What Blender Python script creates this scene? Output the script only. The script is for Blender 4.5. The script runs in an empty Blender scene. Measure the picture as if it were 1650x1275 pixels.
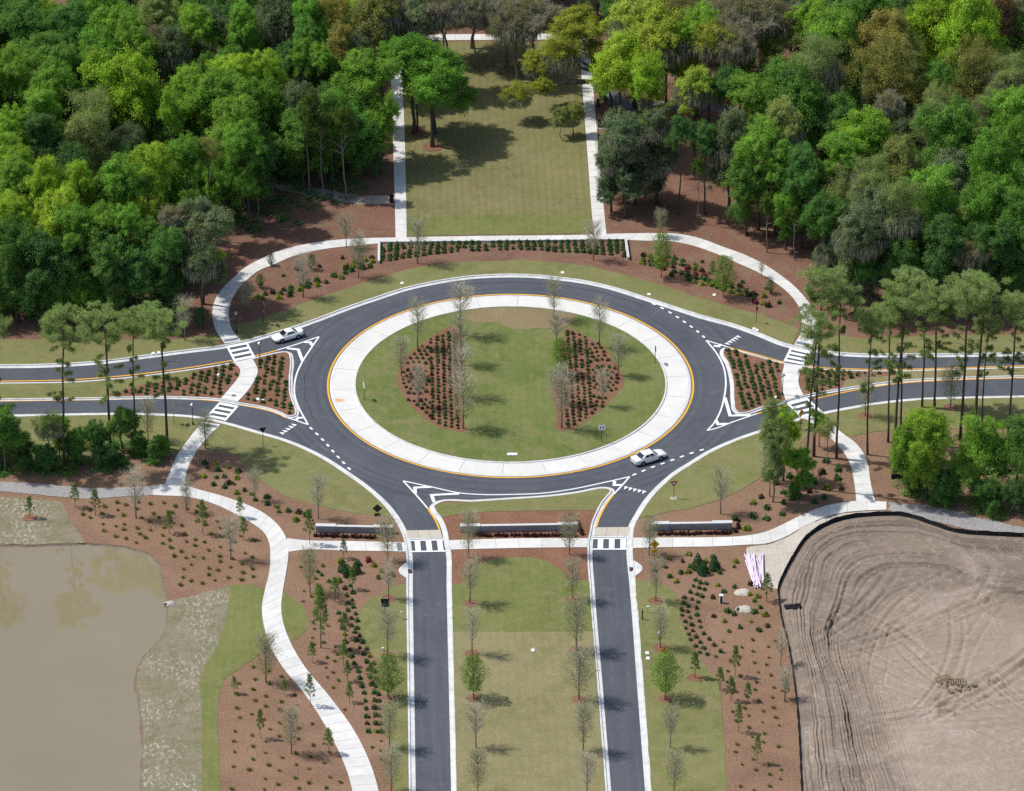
import bpy, bmesh, math, random
import numpy as np
from mathutils import Vector, Matrix, noise
from mathutils.geometry import tessellate_polygon

# ------------------------------------------------------------------ camera, sky, sun, exposure
scene = bpy.context.scene
col = scene.collection
cam_data = bpy.data.cameras.new("camera")
cam = bpy.data.objects.new("camera", cam_data)
col.objects.link(cam)
cam.location = (-16.319, -615.335, 356.339)
cam.rotation_euler = (math.radians(90 - 29.68988), 0, math.radians(-1.53799))
cam_data.sensor_width = 36.0
cam_data.lens = 36.0 * 8251.38 / 1650.0
cam_data.shift_y = -75.5 / 1650.0
cam_data.clip_start = 5.0
cam_data.clip_end = 6000.0
scene.camera = cam

SUN_EL, SUN_AZ = math.radians(57), math.radians(167)      # azimuth counter-clockwise from +X
sun_dir = Vector((math.cos(SUN_EL) * math.cos(SUN_AZ), math.cos(SUN_EL) * math.sin(SUN_AZ), math.sin(SUN_EL)))
world = bpy.data.worlds.new("World")
scene.world = world
world.use_nodes = True
wn = world.node_tree
sky = wn.nodes.new("ShaderNodeTexSky")
sky.sky_type = 'NISHITA'
sky.sun_disc = False
sky.sun_elevation = SUN_EL
sky.sun_rotation = math.atan2(sun_dir.x, sun_dir.y)
sky.air_density = 1.0
sky.dust_density = 1.6
bg = wn.nodes["Background"]
wn.links.new(sky.outputs[0], bg.inputs[0])
bg.inputs[1].default_value = 0.145
sun_data = bpy.data.lights.new("sun", 'SUN')
sun_data.energy = 4.0
sun_data.angle = math.radians(0.5)
sun_data.color = (1.0, 0.972, 0.925)
sun = bpy.data.objects.new("sun", sun_data)
col.objects.link(sun)
sun.rotation_euler = (-sun_dir).to_track_quat('-Z', 'Y').to_euler()
scene.view_settings.view_transform = 'Standard'
scene.view_settings.look = 'None'
scene.view_settings.exposure = 0.0
scene.view_settings.gamma = 1.0
scene.render.engine = 'CYCLES'
scene.cycles.max_bounces = 6
scene.cycles.diffuse_bounces = 3
scene.cycles.transmission_bounces = 4
scene.cycles.use_denoising = False
RNG = random.Random(7)
NR = np.random.default_rng(11)

# ------------------------------------------------------------------ surveyed layout in metres, origin at the island centre
L = {'S': {'bin': (-16.17, 53.63),
       'black_post': (15.31, -61.39),
       'cabinet': (15.76, 76.84),
       'cap_post': (16.07, -59.78),
       'chev_a': (11.96, -16.6),
       'chev_b': (-20.35, -4.24),
       'chev_c': (20.38, 4.86),
       'dark_post': (15.63, 83.9),
       'dia_back': (-18.61, -37.54),
       'edge_n': (-34.49, 17.33),
       'edge_w': (-46.35, -10.16),
       'inlet_e': (14.89, -48.94),
       'inlet_w': (-14.86, -48.66),
       'mound_a': (28.67, -55.2),
       'mound_b': (28.56, -59.23),
       'outfall': (-45.53, -55.9),
       'pallet_a': (52.49, -77.41),
       'pallet_b': (54.15, -78.02),
       'ped_a': (17.59, -47.18),
       'ped_b': (39.3, -13.89),
       'pedestal': (25.69, -57.66),
       'roll': (34.78, -59.69),
       'rubble': (54.54, -79.59),
       'sq_back': (-17.72, -59.61),
       'white_box': (-18.06, -67.79),
       'white_post': (-15.63, -60.41),
       'yahead': (17.53, -72.34),
       'yield_a': (20.98, -31.62),
       'yield_back': (-34.09, -16.24),
       'yield_n': (35.31, 15.95)},
 'bed_isl_e': [(8.0, 15.61), (10.17, 13.68), (13.37, 9.96), (15.11, 4.13), (15.84, 0.47), (15.51, -1.69), (12.62, -7.64), (8.52, -12.73), (6.75, -13.69), (5.63, -12.82), (6.15, -10.16), (5.87, -5.93), (5.45, -2.85), (6.47, 1.76), (7.14, 6.09),
               (7.59, 11.35)],
 'bed_isl_w': [(-7.01, 16.01), (-8.42, 15.87), (-10.39, 13.61), (-12.78, 10.49), (-14.64, 7.55), (-15.72, 3.22), (-15.83, 0.12), (-14.58, -4.7), (-12.4, -9.16), (-9.89, -12.07), (-7.11, -13.48), (-6.25, -12.84), (-6.64, -10.99), (-6.97, -5.59),
               (-6.46, -1.34), (-6.9, 2.99), (-6.77, 9.97), (-6.52, 14.4)],
 'bed_med_e': [(40.93, 3.09), (42.62, 2.49), (48.51, 1.67), (53.98, 1.45), (53.72, 0.49), (46.53, -0.52), (45.92, -2.67), (40.54, -4.51), (40.15, -2.98), (40.05, -0.92)],
 'bed_med_w': [(-55.41, -1.73), (-51.13, 0.72), (-44.98, 2.45), (-43.58, 4.66), (-38.53, 6.22), (-37.69, 4.58), (-37.79, 2.78), (-38.81, -0.12), (-40.24, -3.37), (-44.46, -2.71), (-48.83, -2.37), (-54.78, -2.52)],
 'bed_tri_e': [(38.33, 3.99), (33.88, 6.56), (31.03, 8.29), (30.43, 8.45), (30.22, 7.89), (30.79, 4.18), (31.04, -0.92), (30.85, -6.6), (30.91, -8.21), (31.3, -8.9), (31.81, -8.93), (34.06, -7.67), (37.67, -5.94), (37.56, -3.37), (37.68, 0.06)],
 'bed_tri_w': [(-35.66, 7.33), (-33.82, 8.27), (-32.04, 8.96), (-31.34, 9.08), (-30.96, 8.72), (-30.83, 7.9), (-30.85, 1.9), (-30.73, -2.22), (-30.21, -5.3), (-29.91, -7.17), (-30.04, -7.93), (-30.55, -8.16), (-31.73, -7.21), (-32.87, -6.33),
               (-37.61, -4.29), (-36.62, -1.9), (-35.76, 0.57), (-35.09, 4.09)],
 'big_oak': ((16.54, 86.4), [(12.62, 85.91, 13.0, 4.51), (9.72, 83.54, 10.0, 4.12), (6.33, 83.85, 8.0, 2.91), (3.37, 79.37, 4.8, 2.59), (6.95, 79.4, 6.0, 2.11), (14.34, 85.5, 9.5, 3.3)]),
 'brush_e': [(51.32, -21.81), (56.94, -16.03), (69.64, -16.37), (73.52, -19.45), (71.19, -39.01), (63.06, -37.85), (55.98, -34.34), (50.94, -30.54)],
 'brush_w': [(-74.81, -16.79), (-69.79, -16.43), (-59.73, -15.55), (-53.05, -14.07), (-47.71, -17.19), (-48.6, -20.76), (-56.87, -23.14), (-69.38, -23.29), (-74.39, -23.16)],
 'car': [((-31.84, 12.11), (-29.62, 13.33)), ((19.77, -21.4), (17.29, -22.76))],
 'chev': [[(-31.19, 10.59), (-29.57, 10.2), (-28.93, 6.93)], [(-28.76, 12.29), (-27.89, 12.18), (-27.62, 11.29)], [(-29.73, -9.31), (-29.35, -8.73), (-28.76, -8.75)], [(28.85, 9.69), (29.53, 9.49), (29.92, 10.1)],
          [(29.51, -4.81), (29.92, -9.74), (32.78, -9.73)], [(27.89, -10.86), (28.11, -12.04), (29.4, -11.9)], [(-11.05, -31.46), (-11.35, -29.62), (-7.65, -29.36)], [(-13.55, -29.16), (-13.57, -27.64), (-11.37, -27.53)],
          [(13.26, -26.67), (13.21, -27.71), (14.29, -27.74)]],
 'cones': [(23.14, -49.16), (23.79, -50.5), (25.31, -49.45), (-23.19, -48.63), (-21.45, -49.03), (-22.53, -49.6)],
 'cross': [([(-39.57, 11.43), (-36.89, 12.42)], [(-38.35, 6.93), (-35.68, 7.99)], 3), ([(-40.18, -4.3), (-37.76, -5.3)], [(-41.96, -8.31), (-39.47, -9.3)], 3), ([(39.71, 8.78), (42.32, 7.47)], [(38.47, 4.95), (41.0, 3.92)], 3),
           ([(38.05, -6.57), (40.73, -5.28)], [(39.79, -10.76), (42.71, -9.49)], 3)],
 'crossS': [[(-14.41, -41.1), (-9.83, -41.07), (-9.66, -43.86), (-14.31, -43.89)], [(9.78, -41.29), (14.41, -41.33), (14.29, -44.04), (9.6, -43.91)]],
 'dash': [[(-27.84, -11.2), (-26.0, -14.75), (-23.87, -19.42), (-21.86, -23.54)], [(27.8, 11.84), (26.82, 13.82), (25.45, 16.09), (23.5, 19.02), (21.75, 21.15), (20.19, 22.73)],
          [(15.62, -25.36), (18.27, -23.4), (21.05, -21.6), (23.67, -19.87), (26.46, -18.3)]],
 'driveway': ([(16.74, 100.29), (16.63, 88.51), (18.11, 83.0), (22.79, 81.62), (28.56, 82.93), (33.25, 81.76), (36.41, 79.18), (40.34, 74.33)],
              [(18.39, 100.24), (18.64, 90.57), (20.16, 86.3), (23.91, 84.94), (28.74, 86.07), (33.92, 84.88), (37.55, 82.06), (41.49, 77.38)]),
 'edge': [('y', 54.75, -32.82, 10.61, 3.45), ('g', 61.44, -32.1, 7.84, 3.77), ('g', 66.75, -32.25, 7.84, 3.49), ('g', 52.1, -27.04, 5.53, 2.35), ('s', 34.13, -32.8, 10.45, 2.49), ('g', 37.61, -31.78, 6.03, 1.83), ('g', -68.58, -22.67, 7.54, 3.19),
          ('s', -62.63, -21.53, 6.53, 2.1), ('d', -56.79, -19.24, 3.82, 2.1), ('d', -53.09, -17.37, 4.62, 2.35), ('d', -67.03, -20.6, 2.81, 2.35), ('d', -59.5, -20.47, 2.61, 2.18), ('d', -50.77, -18.58, 2.31, 1.68), ('g', -47.66, -18.67, 1.91, 1.26),
          ('d', -63.2, -21.84, 1.91, 1.99), ('d', -54.86, -21.25, 1.71, 1.85), ('d', 56.85, -33.89, 2.71, 2.32), ('d', 62.48, -35.63, 2.71, 2.49), ('d', 66.96, -36.22, 3.02, 2.49), ('d', 52.97, -31.08, 1.51, 1.49), ('d', 37.13, -31.45, 1.01, 1.16),
          ('y', 35.93, -27.41, 8.54, 2.27), ('s', 42.12, -23.2, 5.63, 1.68), ('s', 33.81, -31.36, 13.27, 1.66), ('g', 41.47, -18.59, 4.02, 1.36), ('d', -48.62, -20.28, 1.71, 1.34), ('g', -61.64, -19.44, 5.23, 1.85), ('d', -72.11, -19.64, 4.52, 3.03),
          ('g', -74.57, -20.39, 5.03, 3.02)],
 'ever': [((-33.73, 34.63), 2.0202020202020203), ((-35.15, 28.01), 2.323232323232323), ((-27.9, 33.23), 2.6262626262626263), ((37.89, 24.4), 2.323232323232323), ((29.98, 31.25), 1.7171717171717171), ((-43.45, 16.46), 3.4343434343434343)],
 'fence': [(32.53, -105.08), (33.59, -79.87), (33.58, -73.63), (33.47, -67.73), (33.09, -62.01), (33.06, -58.01), (33.2, -54.95), (34.17, -51.58), (35.58, -47.66), (38.55, -41.49), (40.48, -39.44), (43.03, -37.83), (47.29, -36.95), (51.48, -37.22),
           (54.43, -39.12), (57.78, -41.4), (62.49, -42.32), (66.63, -42.79), (74.6, -44.71), (90.33, -49.28)],
 'fence_wood': [(50.48, -27.32), (52.5, -27.21), (55.87, -26.98), (60.93, -26.63), (65.98, -26.44), (72.7, -26.3)],
 'kerb_mid': [(-9.25, -103.96), (-9.14, -78.86), (-9.05, -52.38), (-9.01, -44.47), (-9.24, -41.34), (-9.49, -38.52), (-10.04, -35.89), (-10.87, -33.66), (-11.02, -32.64), (-10.5, -31.92), (-5.79, -31.65), (-0.55, -31.16), (4.69, -30.58),
              (8.97, -29.58), (10.4, -29.05), (11.83, -28.77), (12.49, -29.03), (12.51, -29.67), (12.18, -30.3), (11.25, -32.27), (10.48, -34.63), (9.81, -37.14), (9.36, -40.16), (9.16, -41.4), (8.93, -44.33), (8.84, -52.87), (8.92, -79.35),
              (8.98, -104.45)],
 'kerb_north': [(-97.16, 7.32), (-84.17, 7.06), (-71.18, 6.88), (-65.99, 6.83), (-60.2, 7.2), (-55.64, 7.86), (-50.91, 9.05), (-45.3, 10.39), (-39.84, 11.65), (-37.72, 12.5), (-33.91, 14.58), (-30.0, 16.83), (-27.05, 18.9), (-22.79, 22.11),
                (-18.49, 25.0), (-14.16, 27.72), (-9.72, 29.53), (-5.92, 30.63), (-0.28, 31.19), (3.95, 30.94), (8.15, 30.01), (11.69, 28.87), (15.49, 26.94), (19.68, 24.04), (23.83, 21.08), (28.46, 17.84), (31.55, 16.05), (36.04, 12.54),
                (38.67, 10.16), (41.45, 8.68), (44.14, 7.73), (48.95, 6.79), (54.45, 6.57), (63.51, 6.41), (72.24, 6.39), (85.32, 6.27), (98.41, 6.09)],
 'kerb_se': [(14.55, -104.6), (14.71, -79.5), (14.88, -53.03), (14.88, -44.03), (15.09, -40.88), (15.45, -38.2), (16.23, -35.87), (17.44, -32.63), (19.04, -29.37), (20.62, -26.81), (22.07, -24.78), (23.72, -23.0), (27.15, -19.31), (30.54, -16.65),
             (33.7, -14.64), (36.43, -12.98), (39.66, -11.31), (42.73, -9.96), (45.4, -8.99), (49.88, -7.62), (56.55, -6.44), (63.15, -6.23), (70.81, -6.14), (96.62, -6.16)],
 'kerb_sw': [(-95.8, -7.59), (-70.31, -7.6), (-61.66, -7.5), (-55.18, -7.5), (-48.65, -7.85), (-43.22, -8.75), (-39.53, -10.36), (-35.32, -12.81), (-30.98, -15.44), (-26.65, -19.33), (-23.23, -23.56), (-20.27, -27.75), (-17.74, -32.28),
             (-16.09, -36.75), (-15.18, -40.75), (-14.88, -44.93), (-14.92, -52.23), (-14.98, -78.7), (-15.04, -103.81)],
 'lamps': [(-38.33, 15.07), (-34.87, 6.34), (-40.32, -2.31), (-43.77, -10.44), (37.49, -4.57), (37.32, -11.83)],
 'lawn_dry_patch': [(-4.26, 21.52), (-1.42, 22.08), (3.01, 22.09), (6.09, 21.61), (7.84, 20.83), (9.53, 18.8), (9.01, 16.66), (7.66, 15.8), (5.44, 15.06), (2.8, 14.95), (0.88, 15.36), (-0.23, 16.55), (-2.42, 17.15), (-4.36, 17.02), (-5.49, 17.77),
                    (-5.89, 19.76)],
 'lawn_e': [(42.64, -10.3), (45.4, -8.99), (49.88, -7.62), (56.55, -6.44), (63.15, -6.23), (70.81, -6.14), (96.62, -6.16), (95.32, -15.06), (69.87, -14.38), (57.96, -14.39), (51.45, -14.49), (49.25, -14.83), (46.13, -16.07), (44.9, -15.04)],
 'lawn_great': [(-14.05, 43.0), (-0.91, 42.99), (13.14, 43.0), (13.32, 49.14), (13.3, 70.8), (13.3, 106.5), (-14.46, 107.13), (-14.0, 71.54), (-14.0, 49.87)],
 'lawn_great_near': [(-13.93, 43.15), (-0.91, 43.14), (13.08, 43.15), (13.17, 48.95), (-0.76, 49.13), (-13.92, 49.2)],
 'lawn_mede': [(97.85, 2.26), (71.74, 2.09), (60.21, 1.72), (53.98, 1.44), (53.72, 0.49), (46.53, -0.52), (45.92, -2.71), (50.41, -1.66), (54.89, -0.83), (61.55, -0.31), (71.5, -0.04), (97.52, 0.01)],
 'lawn_medw': [(-96.66, 1.77), (-70.86, 1.51), (-59.94, 1.65), (-51.21, 2.96), (-44.66, 4.52), (-43.58, 4.66), (-44.98, 2.45), (-51.13, 0.72), (-55.41, -1.73), (-56.49, -2.56), (-61.9, -2.65), (-70.61, -2.64), (-96.27, -2.51)],
 'lawn_mid': [(-9.03, -52.23), (-7.57, -51.97), (-7.04, -49.72), (-6.03, -47.77), (-3.72, -46.24), (-0.62, -45.77), (1.65, -45.98), (3.89, -47.22), (5.28, -49.21), (6.01, -51.54), (8.87, -51.81), (8.87, -63.86), (5.8, -63.85), (-1.11, -63.74),
              (-9.07, -63.46)],
 'lawn_mid_dry': [(-9.09, -63.49), (-1.11, -63.77), (5.8, -63.88), (8.89, -63.89), (8.92, -79.35), (8.98, -104.45), (-9.25, -103.96), (-9.14, -78.86)],
 'lawn_mid_n': [(-10.15, -35.57), (-10.87, -33.66), (-11.02, -32.64), (-10.5, -31.92), (-5.79, -31.65), (-0.55, -31.16), (4.69, -30.58), (8.97, -29.58), (10.4, -29.05), (11.83, -28.77), (12.49, -29.03), (12.51, -29.67), (12.18, -30.3),
                (11.25, -32.27), (10.56, -34.39), (5.62, -34.26), (-1.93, -34.21), (-5.76, -34.43), (-7.91, -34.76)],
 'lawn_n': [(-37.5, 12.6), (-33.91, 14.58), (-30.0, 16.83), (-27.05, 18.9), (-22.79, 22.11), (-18.49, 25.0), (-14.16, 27.72), (-9.72, 29.53), (-5.92, 30.63), (-0.28, 31.19), (3.95, 30.94), (8.15, 30.01), (11.69, 28.87), (15.49, 26.94),
            (19.68, 24.04), (23.83, 21.08), (28.46, 17.84), (31.55, 16.05), (36.04, 12.54), (38.67, 10.16), (39.84, 9.43), (41.33, 14.0), (38.92, 16.04), (36.42, 17.99), (32.94, 20.16), (27.5, 23.52), (23.15, 26.68), (18.75, 29.62), (13.2, 32.81),
            (7.55, 34.64), (1.6, 35.29), (-7.58, 34.81), (-11.93, 33.73), (-15.21, 32.46), (-18.47, 30.32), (-22.79, 27.53), (-27.09, 24.75), (-31.31, 21.45), (-33.45, 20.05), (-35.76, 18.45), (-38.81, 17.14), (-38.69, 15.26)],
 'lawn_ne': [(42.91, 8.37), (44.14, 7.73), (48.95, 6.79), (54.45, 6.57), (72.24, 6.39), (98.41, 6.09), (99.2, 11.56), (72.82, 11.55), (60.54, 11.7), (49.31, 11.05), (45.01, 12.83), (43.83, 13.4)],
 'lawn_nw': [(-97.16, 7.32), (-71.18, 6.88), (-65.99, 6.83), (-60.2, 7.2), (-55.64, 7.86), (-50.91, 9.05), (-45.3, 10.39), (-40.53, 11.44), (-40.87, 14.78), (-47.13, 13.35), (-54.11, 13.36), (-62.87, 13.78), (-71.61, 14.1), (-97.87, 15.07)],
 'lawn_pond': [(-37.87, -51.7), (-35.48, -51.37), (-33.29, -52.49), (-33.53, -57.71), (-33.14, -62.14), (-32.79, -64.64), (-32.68, -66.38), (-34.76, -69.79), (-36.55, -71.72), (-38.1, -73.85), (-38.74, -77.93), (-38.72, -85.71), (-37.71, -103.2),
               (-40.12, -103.13), (-40.57, -88.4), (-40.88, -77.91), (-41.16, -74.86), (-40.77, -70.88), (-39.1, -65.78), (-38.19, -60.24), (-37.9, -55.33)],
 'lawn_round': [(-30.94, -53.3), (-29.92, -54.83), (-28.26, -56.96), (-27.53, -59.76), (-27.81, -62.37), (-28.83, -64.16), (-30.01, -65.15), (-30.68, -61.92), (-31.15, -57.4)],
 'lawn_se': [(15.95, -36.58), (16.23, -35.87), (17.44, -32.63), (19.04, -29.37), (20.62, -26.81), (22.07, -24.78), (23.72, -23.0), (27.15, -19.31), (30.54, -16.65), (33.7, -14.64), (36.43, -12.98), (39.66, -11.31), (40.34, -11.41), (41.67, -13.96),
             (39.98, -16.07), (38.04, -19.33), (36.37, -21.41), (33.53, -25.89), (30.79, -29.12), (27.43, -31.88), (23.08, -34.19), (18.81, -35.48)],
 'lawn_sw': [(-39.86, -10.52), (-39.53, -10.36), (-35.32, -12.81), (-30.98, -15.44), (-26.65, -19.33), (-23.23, -23.56), (-20.27, -27.75), (-17.74, -32.28), (-16.42, -35.79), (-17.13, -35.32), (-21.32, -34.4), (-26.57, -32.05), (-30.81, -29.71),
             (-33.43, -26.51), (-35.56, -23.88), (-36.6, -21.74), (-37.58, -18.61), (-39.87, -17.73), (-42.17, -16.68), (-42.37, -15.52)],
 'lawn_verge_se': [(14.9, -51.77), (18.11, -52.63), (19.82, -54.96), (20.39, -57.67), (20.19, -61.37), (20.85, -65.93), (21.87, -69.59), (23.04, -73.35), (24.08, -75.88), (24.24, -79.62), (24.13, -90.14), (23.5, -104.84), (14.55, -104.6),
                   (14.71, -79.5), (14.88, -53.03)],
 'lawn_verge_sw': [(-14.93, -51.93), (-16.82, -52.48), (-18.26, -54.33), (-19.52, -55.06), (-20.73, -57.31), (-21.34, -59.93), (-21.34, -62.17), (-20.53, -65.55), (-19.14, -68.92), (-18.34, -71.81), (-18.17, -75.47), (-18.11, -78.48),
                   (-17.76, -84.9), (-17.04, -93.11), (-16.51, -103.77), (-15.05, -103.81), (-14.98, -78.7), (-14.92, -52.23)],
 'lawn_w': [(-95.8, -7.59), (-70.31, -7.6), (-61.66, -7.5), (-55.18, -7.5), (-48.65, -7.85), (-43.22, -8.75), (-42.53, -9.27), (-44.56, -14.63), (-45.51, -17.58), (-46.89, -16.55), (-49.62, -15.49), (-52.94, -16.88), (-59.6, -18.35),
            (-69.62, -19.22), (-94.76, -19.04)],
 'lids': [(-14.82, 28.75), (8.34, 31.27), (20.48, 24.5), (34.82, 14.07), (35.2, 13.68), (29.81, 24.06), (-35.0, -3.81), (-34.32, -4.0), (-0.74, -19.52), (-0.28, -19.53), (0.18, -19.54), (1.03, -68.23), (15.54, -69.27), (15.58, -70.5), (17.3, -64.6),
          (-49.87, 9.37), (-49.1, 9.53), (36.6, -5.23)],
 'median_east': [(97.85, 2.26), (71.74, 2.09), (60.21, 1.72), (53.99, 1.58), (48.52, 1.81), (42.63, 2.63), (40.69, 3.36), (38.35, 4.15), (33.89, 6.7), (31.04, 8.43), (30.35, 8.62), (30.13, 7.93), (30.7, 4.18), (30.96, -0.91), (30.76, -6.6),
                 (30.82, -8.29), (31.2, -9.03), (31.8, -9.08), (34.05, -7.82), (37.48, -6.17), (40.53, -4.65), (45.93, -2.85), (50.41, -1.66), (54.89, -0.83), (61.55, -0.31), (71.5, -0.04), (97.52, 0.01)],
 'median_west': [(-96.66, 1.77), (-70.86, 1.51), (-59.94, 1.65), (-51.21, 2.96), (-44.66, 4.52), (-38.53, 6.36), (-35.8, 7.49), (-33.82, 8.45), (-32.04, 9.14), (-31.35, 9.26), (-30.91, 8.86), (-30.77, 7.98), (-30.79, 1.9), (-30.67, -2.23),
                 (-30.15, -5.3), (-29.83, -7.17), (-29.95, -8.1), (-30.55, -8.33), (-31.72, -7.37), (-32.87, -6.5), (-37.66, -4.46), (-40.3, -3.45), (-44.46, -2.83), (-48.83, -2.49), (-55.38, -2.62), (-61.9, -2.65), (-70.61, -2.64),
                 (-96.27, -2.51)],
 'oaks': [('G', -9.88, 71.18, 10.95, 4.89), ('G', -12.17, 76.15, 9.35, 2.82), ('m', -7.46, 100.5, 8.24, 4.08), ('m', -3.31, 104.53, 8.84, 4.12), ('m', 3.27, 92.69, 9.75, 4.42), ('m', 6.49, 100.78, 7.44, 3.88), ('G', -13.46, 89.31, 8.84, 3.84),
          ('m', 10.65, 100.45, 6.53, 2.91), ('Y', 32.19, 76.81, 14.47, 3.76), ('Y', 24.93, 86.17, 10.55, 3.8), ('y', 17.62, 82.6, 7.04, 3.8), ('s', 9.51, 73.72, 3.62, 1.49), ('s', 11.52, 74.48, 3.82, 1.69), ('k', 16.18, 49.65, 8.74, 2.73),
          ('k', 18.11, 47.85, 13.67, 2.91)],
 'padS': [[(-14.92, -38.52), (-10.32, -38.49), (-9.98, -40.76), (-14.69, -40.78)], [(10.31, -38.42), (14.88, -38.46), (14.47, -41.02), (9.88, -40.98)]],
 'path_far': ([(-16.11, 109.6), (-9.07, 109.52), (6.56, 109.33), (14.87, 109.26)], [(-16.12, 107.51), (-9.1, 107.43), (6.5, 107.23), (14.79, 107.16)]),
 'path_gravel': ([(-94.58, -20.99), (-69.29, -24.79), (-62.87, -25.79), (-56.48, -26.78), (-52.55, -26.8), (-48.74, -26.5)], [(-94.39, -23.1), (-69.13, -27.32), (-62.73, -28.66), (-57.41, -29.6), (-52.46, -29.21), (-48.66, -28.83)]),
 'path_lawn_east': ([(13.57, 113.58), (13.4, 70.8), (13.31, 45.71), (13.33, 42.61)], [(15.23, 113.54), (15.12, 70.75), (15.14, 45.66), (15.14, 42.56)]),
 'path_lawn_west': ([(-16.17, 114.38), (-15.83, 71.59), (-15.67, 46.49), (-15.66, 42.44)], [(-14.51, 114.34), (-14.04, 71.54), (-14.03, 46.44), (-14.04, 42.39)]),
 'path_north': ([(-39.87, 11.87), (-41.3, 15.97), (-41.83, 19.64), (-41.69, 23.8), (-40.78, 27.46), (-39.04, 31.17), (-37.28, 34.35), (-35.26, 36.54), (-32.77, 38.84), (-28.19, 41.12), (-22.43, 42.31), (-15.74, 42.57), (-9.99, 42.66), (-0.92, 42.69),
                 (12.42, 42.69), (15.24, 42.84), (22.69, 42.85), (25.14, 42.69), (28.07, 41.55), (31.84, 38.54), (35.11, 35.82), (37.47, 33.13), (39.54, 29.99), (41.54, 26.19), (43.02, 21.96), (44.01, 17.34), (43.68, 13.23), (42.41, 8.3)],
                [(-37.67, 12.57), (-38.96, 15.91), (-39.48, 19.58), (-39.43, 22.79), (-38.72, 26.45), (-37.21, 30.18), (-35.38, 33.19), (-33.39, 34.81), (-30.45, 37.35), (-25.88, 39.38), (-21.32, 40.31), (-16.8, 41.04), (-10.01, 41.22),
                 (0.86, 41.31), (9.92, 41.22), (17.16, 41.1), (20.76, 40.6), (23.89, 40.54), (26.82, 39.4), (30.58, 36.65), (33.81, 33.47), (36.83, 30.32), (39.3, 26.74), (40.86, 23.4), (41.63, 20.29), (41.79, 16.68), (41.45, 13.29),
                 (40.19, 9.42)]),
 'path_pond': ([(-48.74, -26.5), (-46.92, -26.15), (-44.25, -26.54), (-43.23, -27.21), (-39.5, -29.28), (-36.29, -31.47), (-34.82, -32.7), (-33.06, -34.8), (-31.35, -38.03), (-30.47, -41.58), (-30.35, -44.74), (-30.59, -48.63), (-30.96, -53.23),
                (-31.13, -57.4), (-30.65, -61.92), (-29.6, -66.41), (-28.14, -70.83), (-24.73, -78.34), (-21.62, -86.17), (-19.48, -94.39), (-18.16, -103.72)],
               [(-48.66, -28.83), (-46.91, -29.08), (-45.0, -29.25), (-43.71, -29.57), (-40.51, -31.28), (-37.29, -34.18), (-35.59, -35.99), (-33.63, -38.76), (-32.88, -41.51), (-32.71, -44.68), (-32.78, -48.57), (-33.32, -53.16), (-33.61, -57.71),
                (-33.18, -62.23), (-32.31, -66.68), (-30.95, -70.76), (-27.85, -77.66), (-24.85, -86.09), (-22.68, -94.31), (-21.32, -103.64)]),
 'path_se': ([(40.04, -10.82), (43.11, -16.16), (44.0, -18.3), (44.86, -20.82), (45.3, -23.34), (45.44, -27.88), (45.32, -32.95)],
             [(42.49, -10.09), (44.91, -15.16), (46.45, -17.74), (47.31, -20.48), (47.65, -23.35), (47.63, -28.37), (47.8, -33.01)]),
 'path_sw': ([(-42.53, -9.69), (-44.55, -15.08), (-45.73, -18.82), (-46.45, -22.53), (-46.92, -24.99), (-47.23, -26.79), (-47.25, -28.87)],
             [(-40.03, -10.51), (-42.38, -15.57), (-43.76, -20.13), (-44.31, -23.41), (-44.27, -25.9), (-43.82, -27.04), (-43.09, -29.3)]),
 'pines': [(-60.8, -21.25, 22.01, 2.6), (-54.81, -16.5, 19.3, 2.89), (-51.35, -16.6, 19.8, 2.02), (-47.05, -16.71, 20.3, 2.86), (-70.16, -21.33, 22.11, 2.52), (40.55, -21.13, 27.1, 2.86), (38.74, -29.33, 25.68, 2.49), (43.59, -21.61, 25.13, 2.27),
           (47.87, -20.9, 21.31, 2.18), (50.94, -17.64, 20.27, 2.04), (51.61, -18.7, 24.42, 2.77), (52.63, -17.69, 21.38, 2.04), (56.47, -8.43, 16.75, 2.21), (58.16, -8.86, 16.48, 2.47), (60.79, -17.46, 23.52, 2.81), (63.31, -12.87, 20.5, 3.06),
           (64.33, -12.49, 15.44, 1.7), (67.52, -15.98, 19.9, 2.52), (73.07, -16.13, 20.1, 2.55), (-75.52, -18.74, 20.1, 2.52)],
 'pipes': ([(29.54, -46.96), (31.75, -46.79)], [(30.28, -54.04), (31.47, -53.17)]),
 'pond_edge': [(-92.91, -39.28), (-68.33, -40.78), (-64.15, -41.09), (-59.4, -40.74), (-53.79, -41.17), (-50.62, -42.24), (-48.28, -43.68), (-47.19, -45.85), (-46.68, -48.96), (-46.14, -52.82), (-45.68, -55.15), (-45.67, -58.12), (-45.65, -61.15),
               (-46.38, -64.13), (-47.7, -66.66), (-48.62, -69.2), (-49.11, -72.13), (-49.17, -74.97), (-48.71, -77.66), (-47.79, -88.21), (-47.56, -102.93)],
 'refuge_east': ([(38.4, 4.1), (37.74, 0.06), (37.62, -3.38), (37.83, -6.04)], [(40.86, 3.27), (39.98, -0.92), (40.08, -2.98), (40.43, -4.68)]),
 'refuge_west': ([(-38.42, 6.33), (-37.61, 4.57), (-37.7, 2.77), (-38.72, -0.13), (-40.15, -3.49)], [(-35.93, 7.45), (-35.13, 4.09), (-35.79, 0.57), (-36.62, -1.9), (-37.78, -4.42)]),
 'ring_lawn': [(-6.72, -56.94), (-6.72, -68.82), (-6.75, -79.07), (6.56, -56.25), (6.59, -68.31), (6.47, -79.7), (17.27, -56.99), (17.25, -68.02), (17.29, -79.85), (-17.27, -55.47), (-17.43, -68.96), (-17.41, -78.78), (-9.88, 71.18), (-12.17, 76.15),
               (21.28, -75.09), (-64.77, -34.26), (48.42, -10.62), (60.39, -8.53)],
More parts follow.
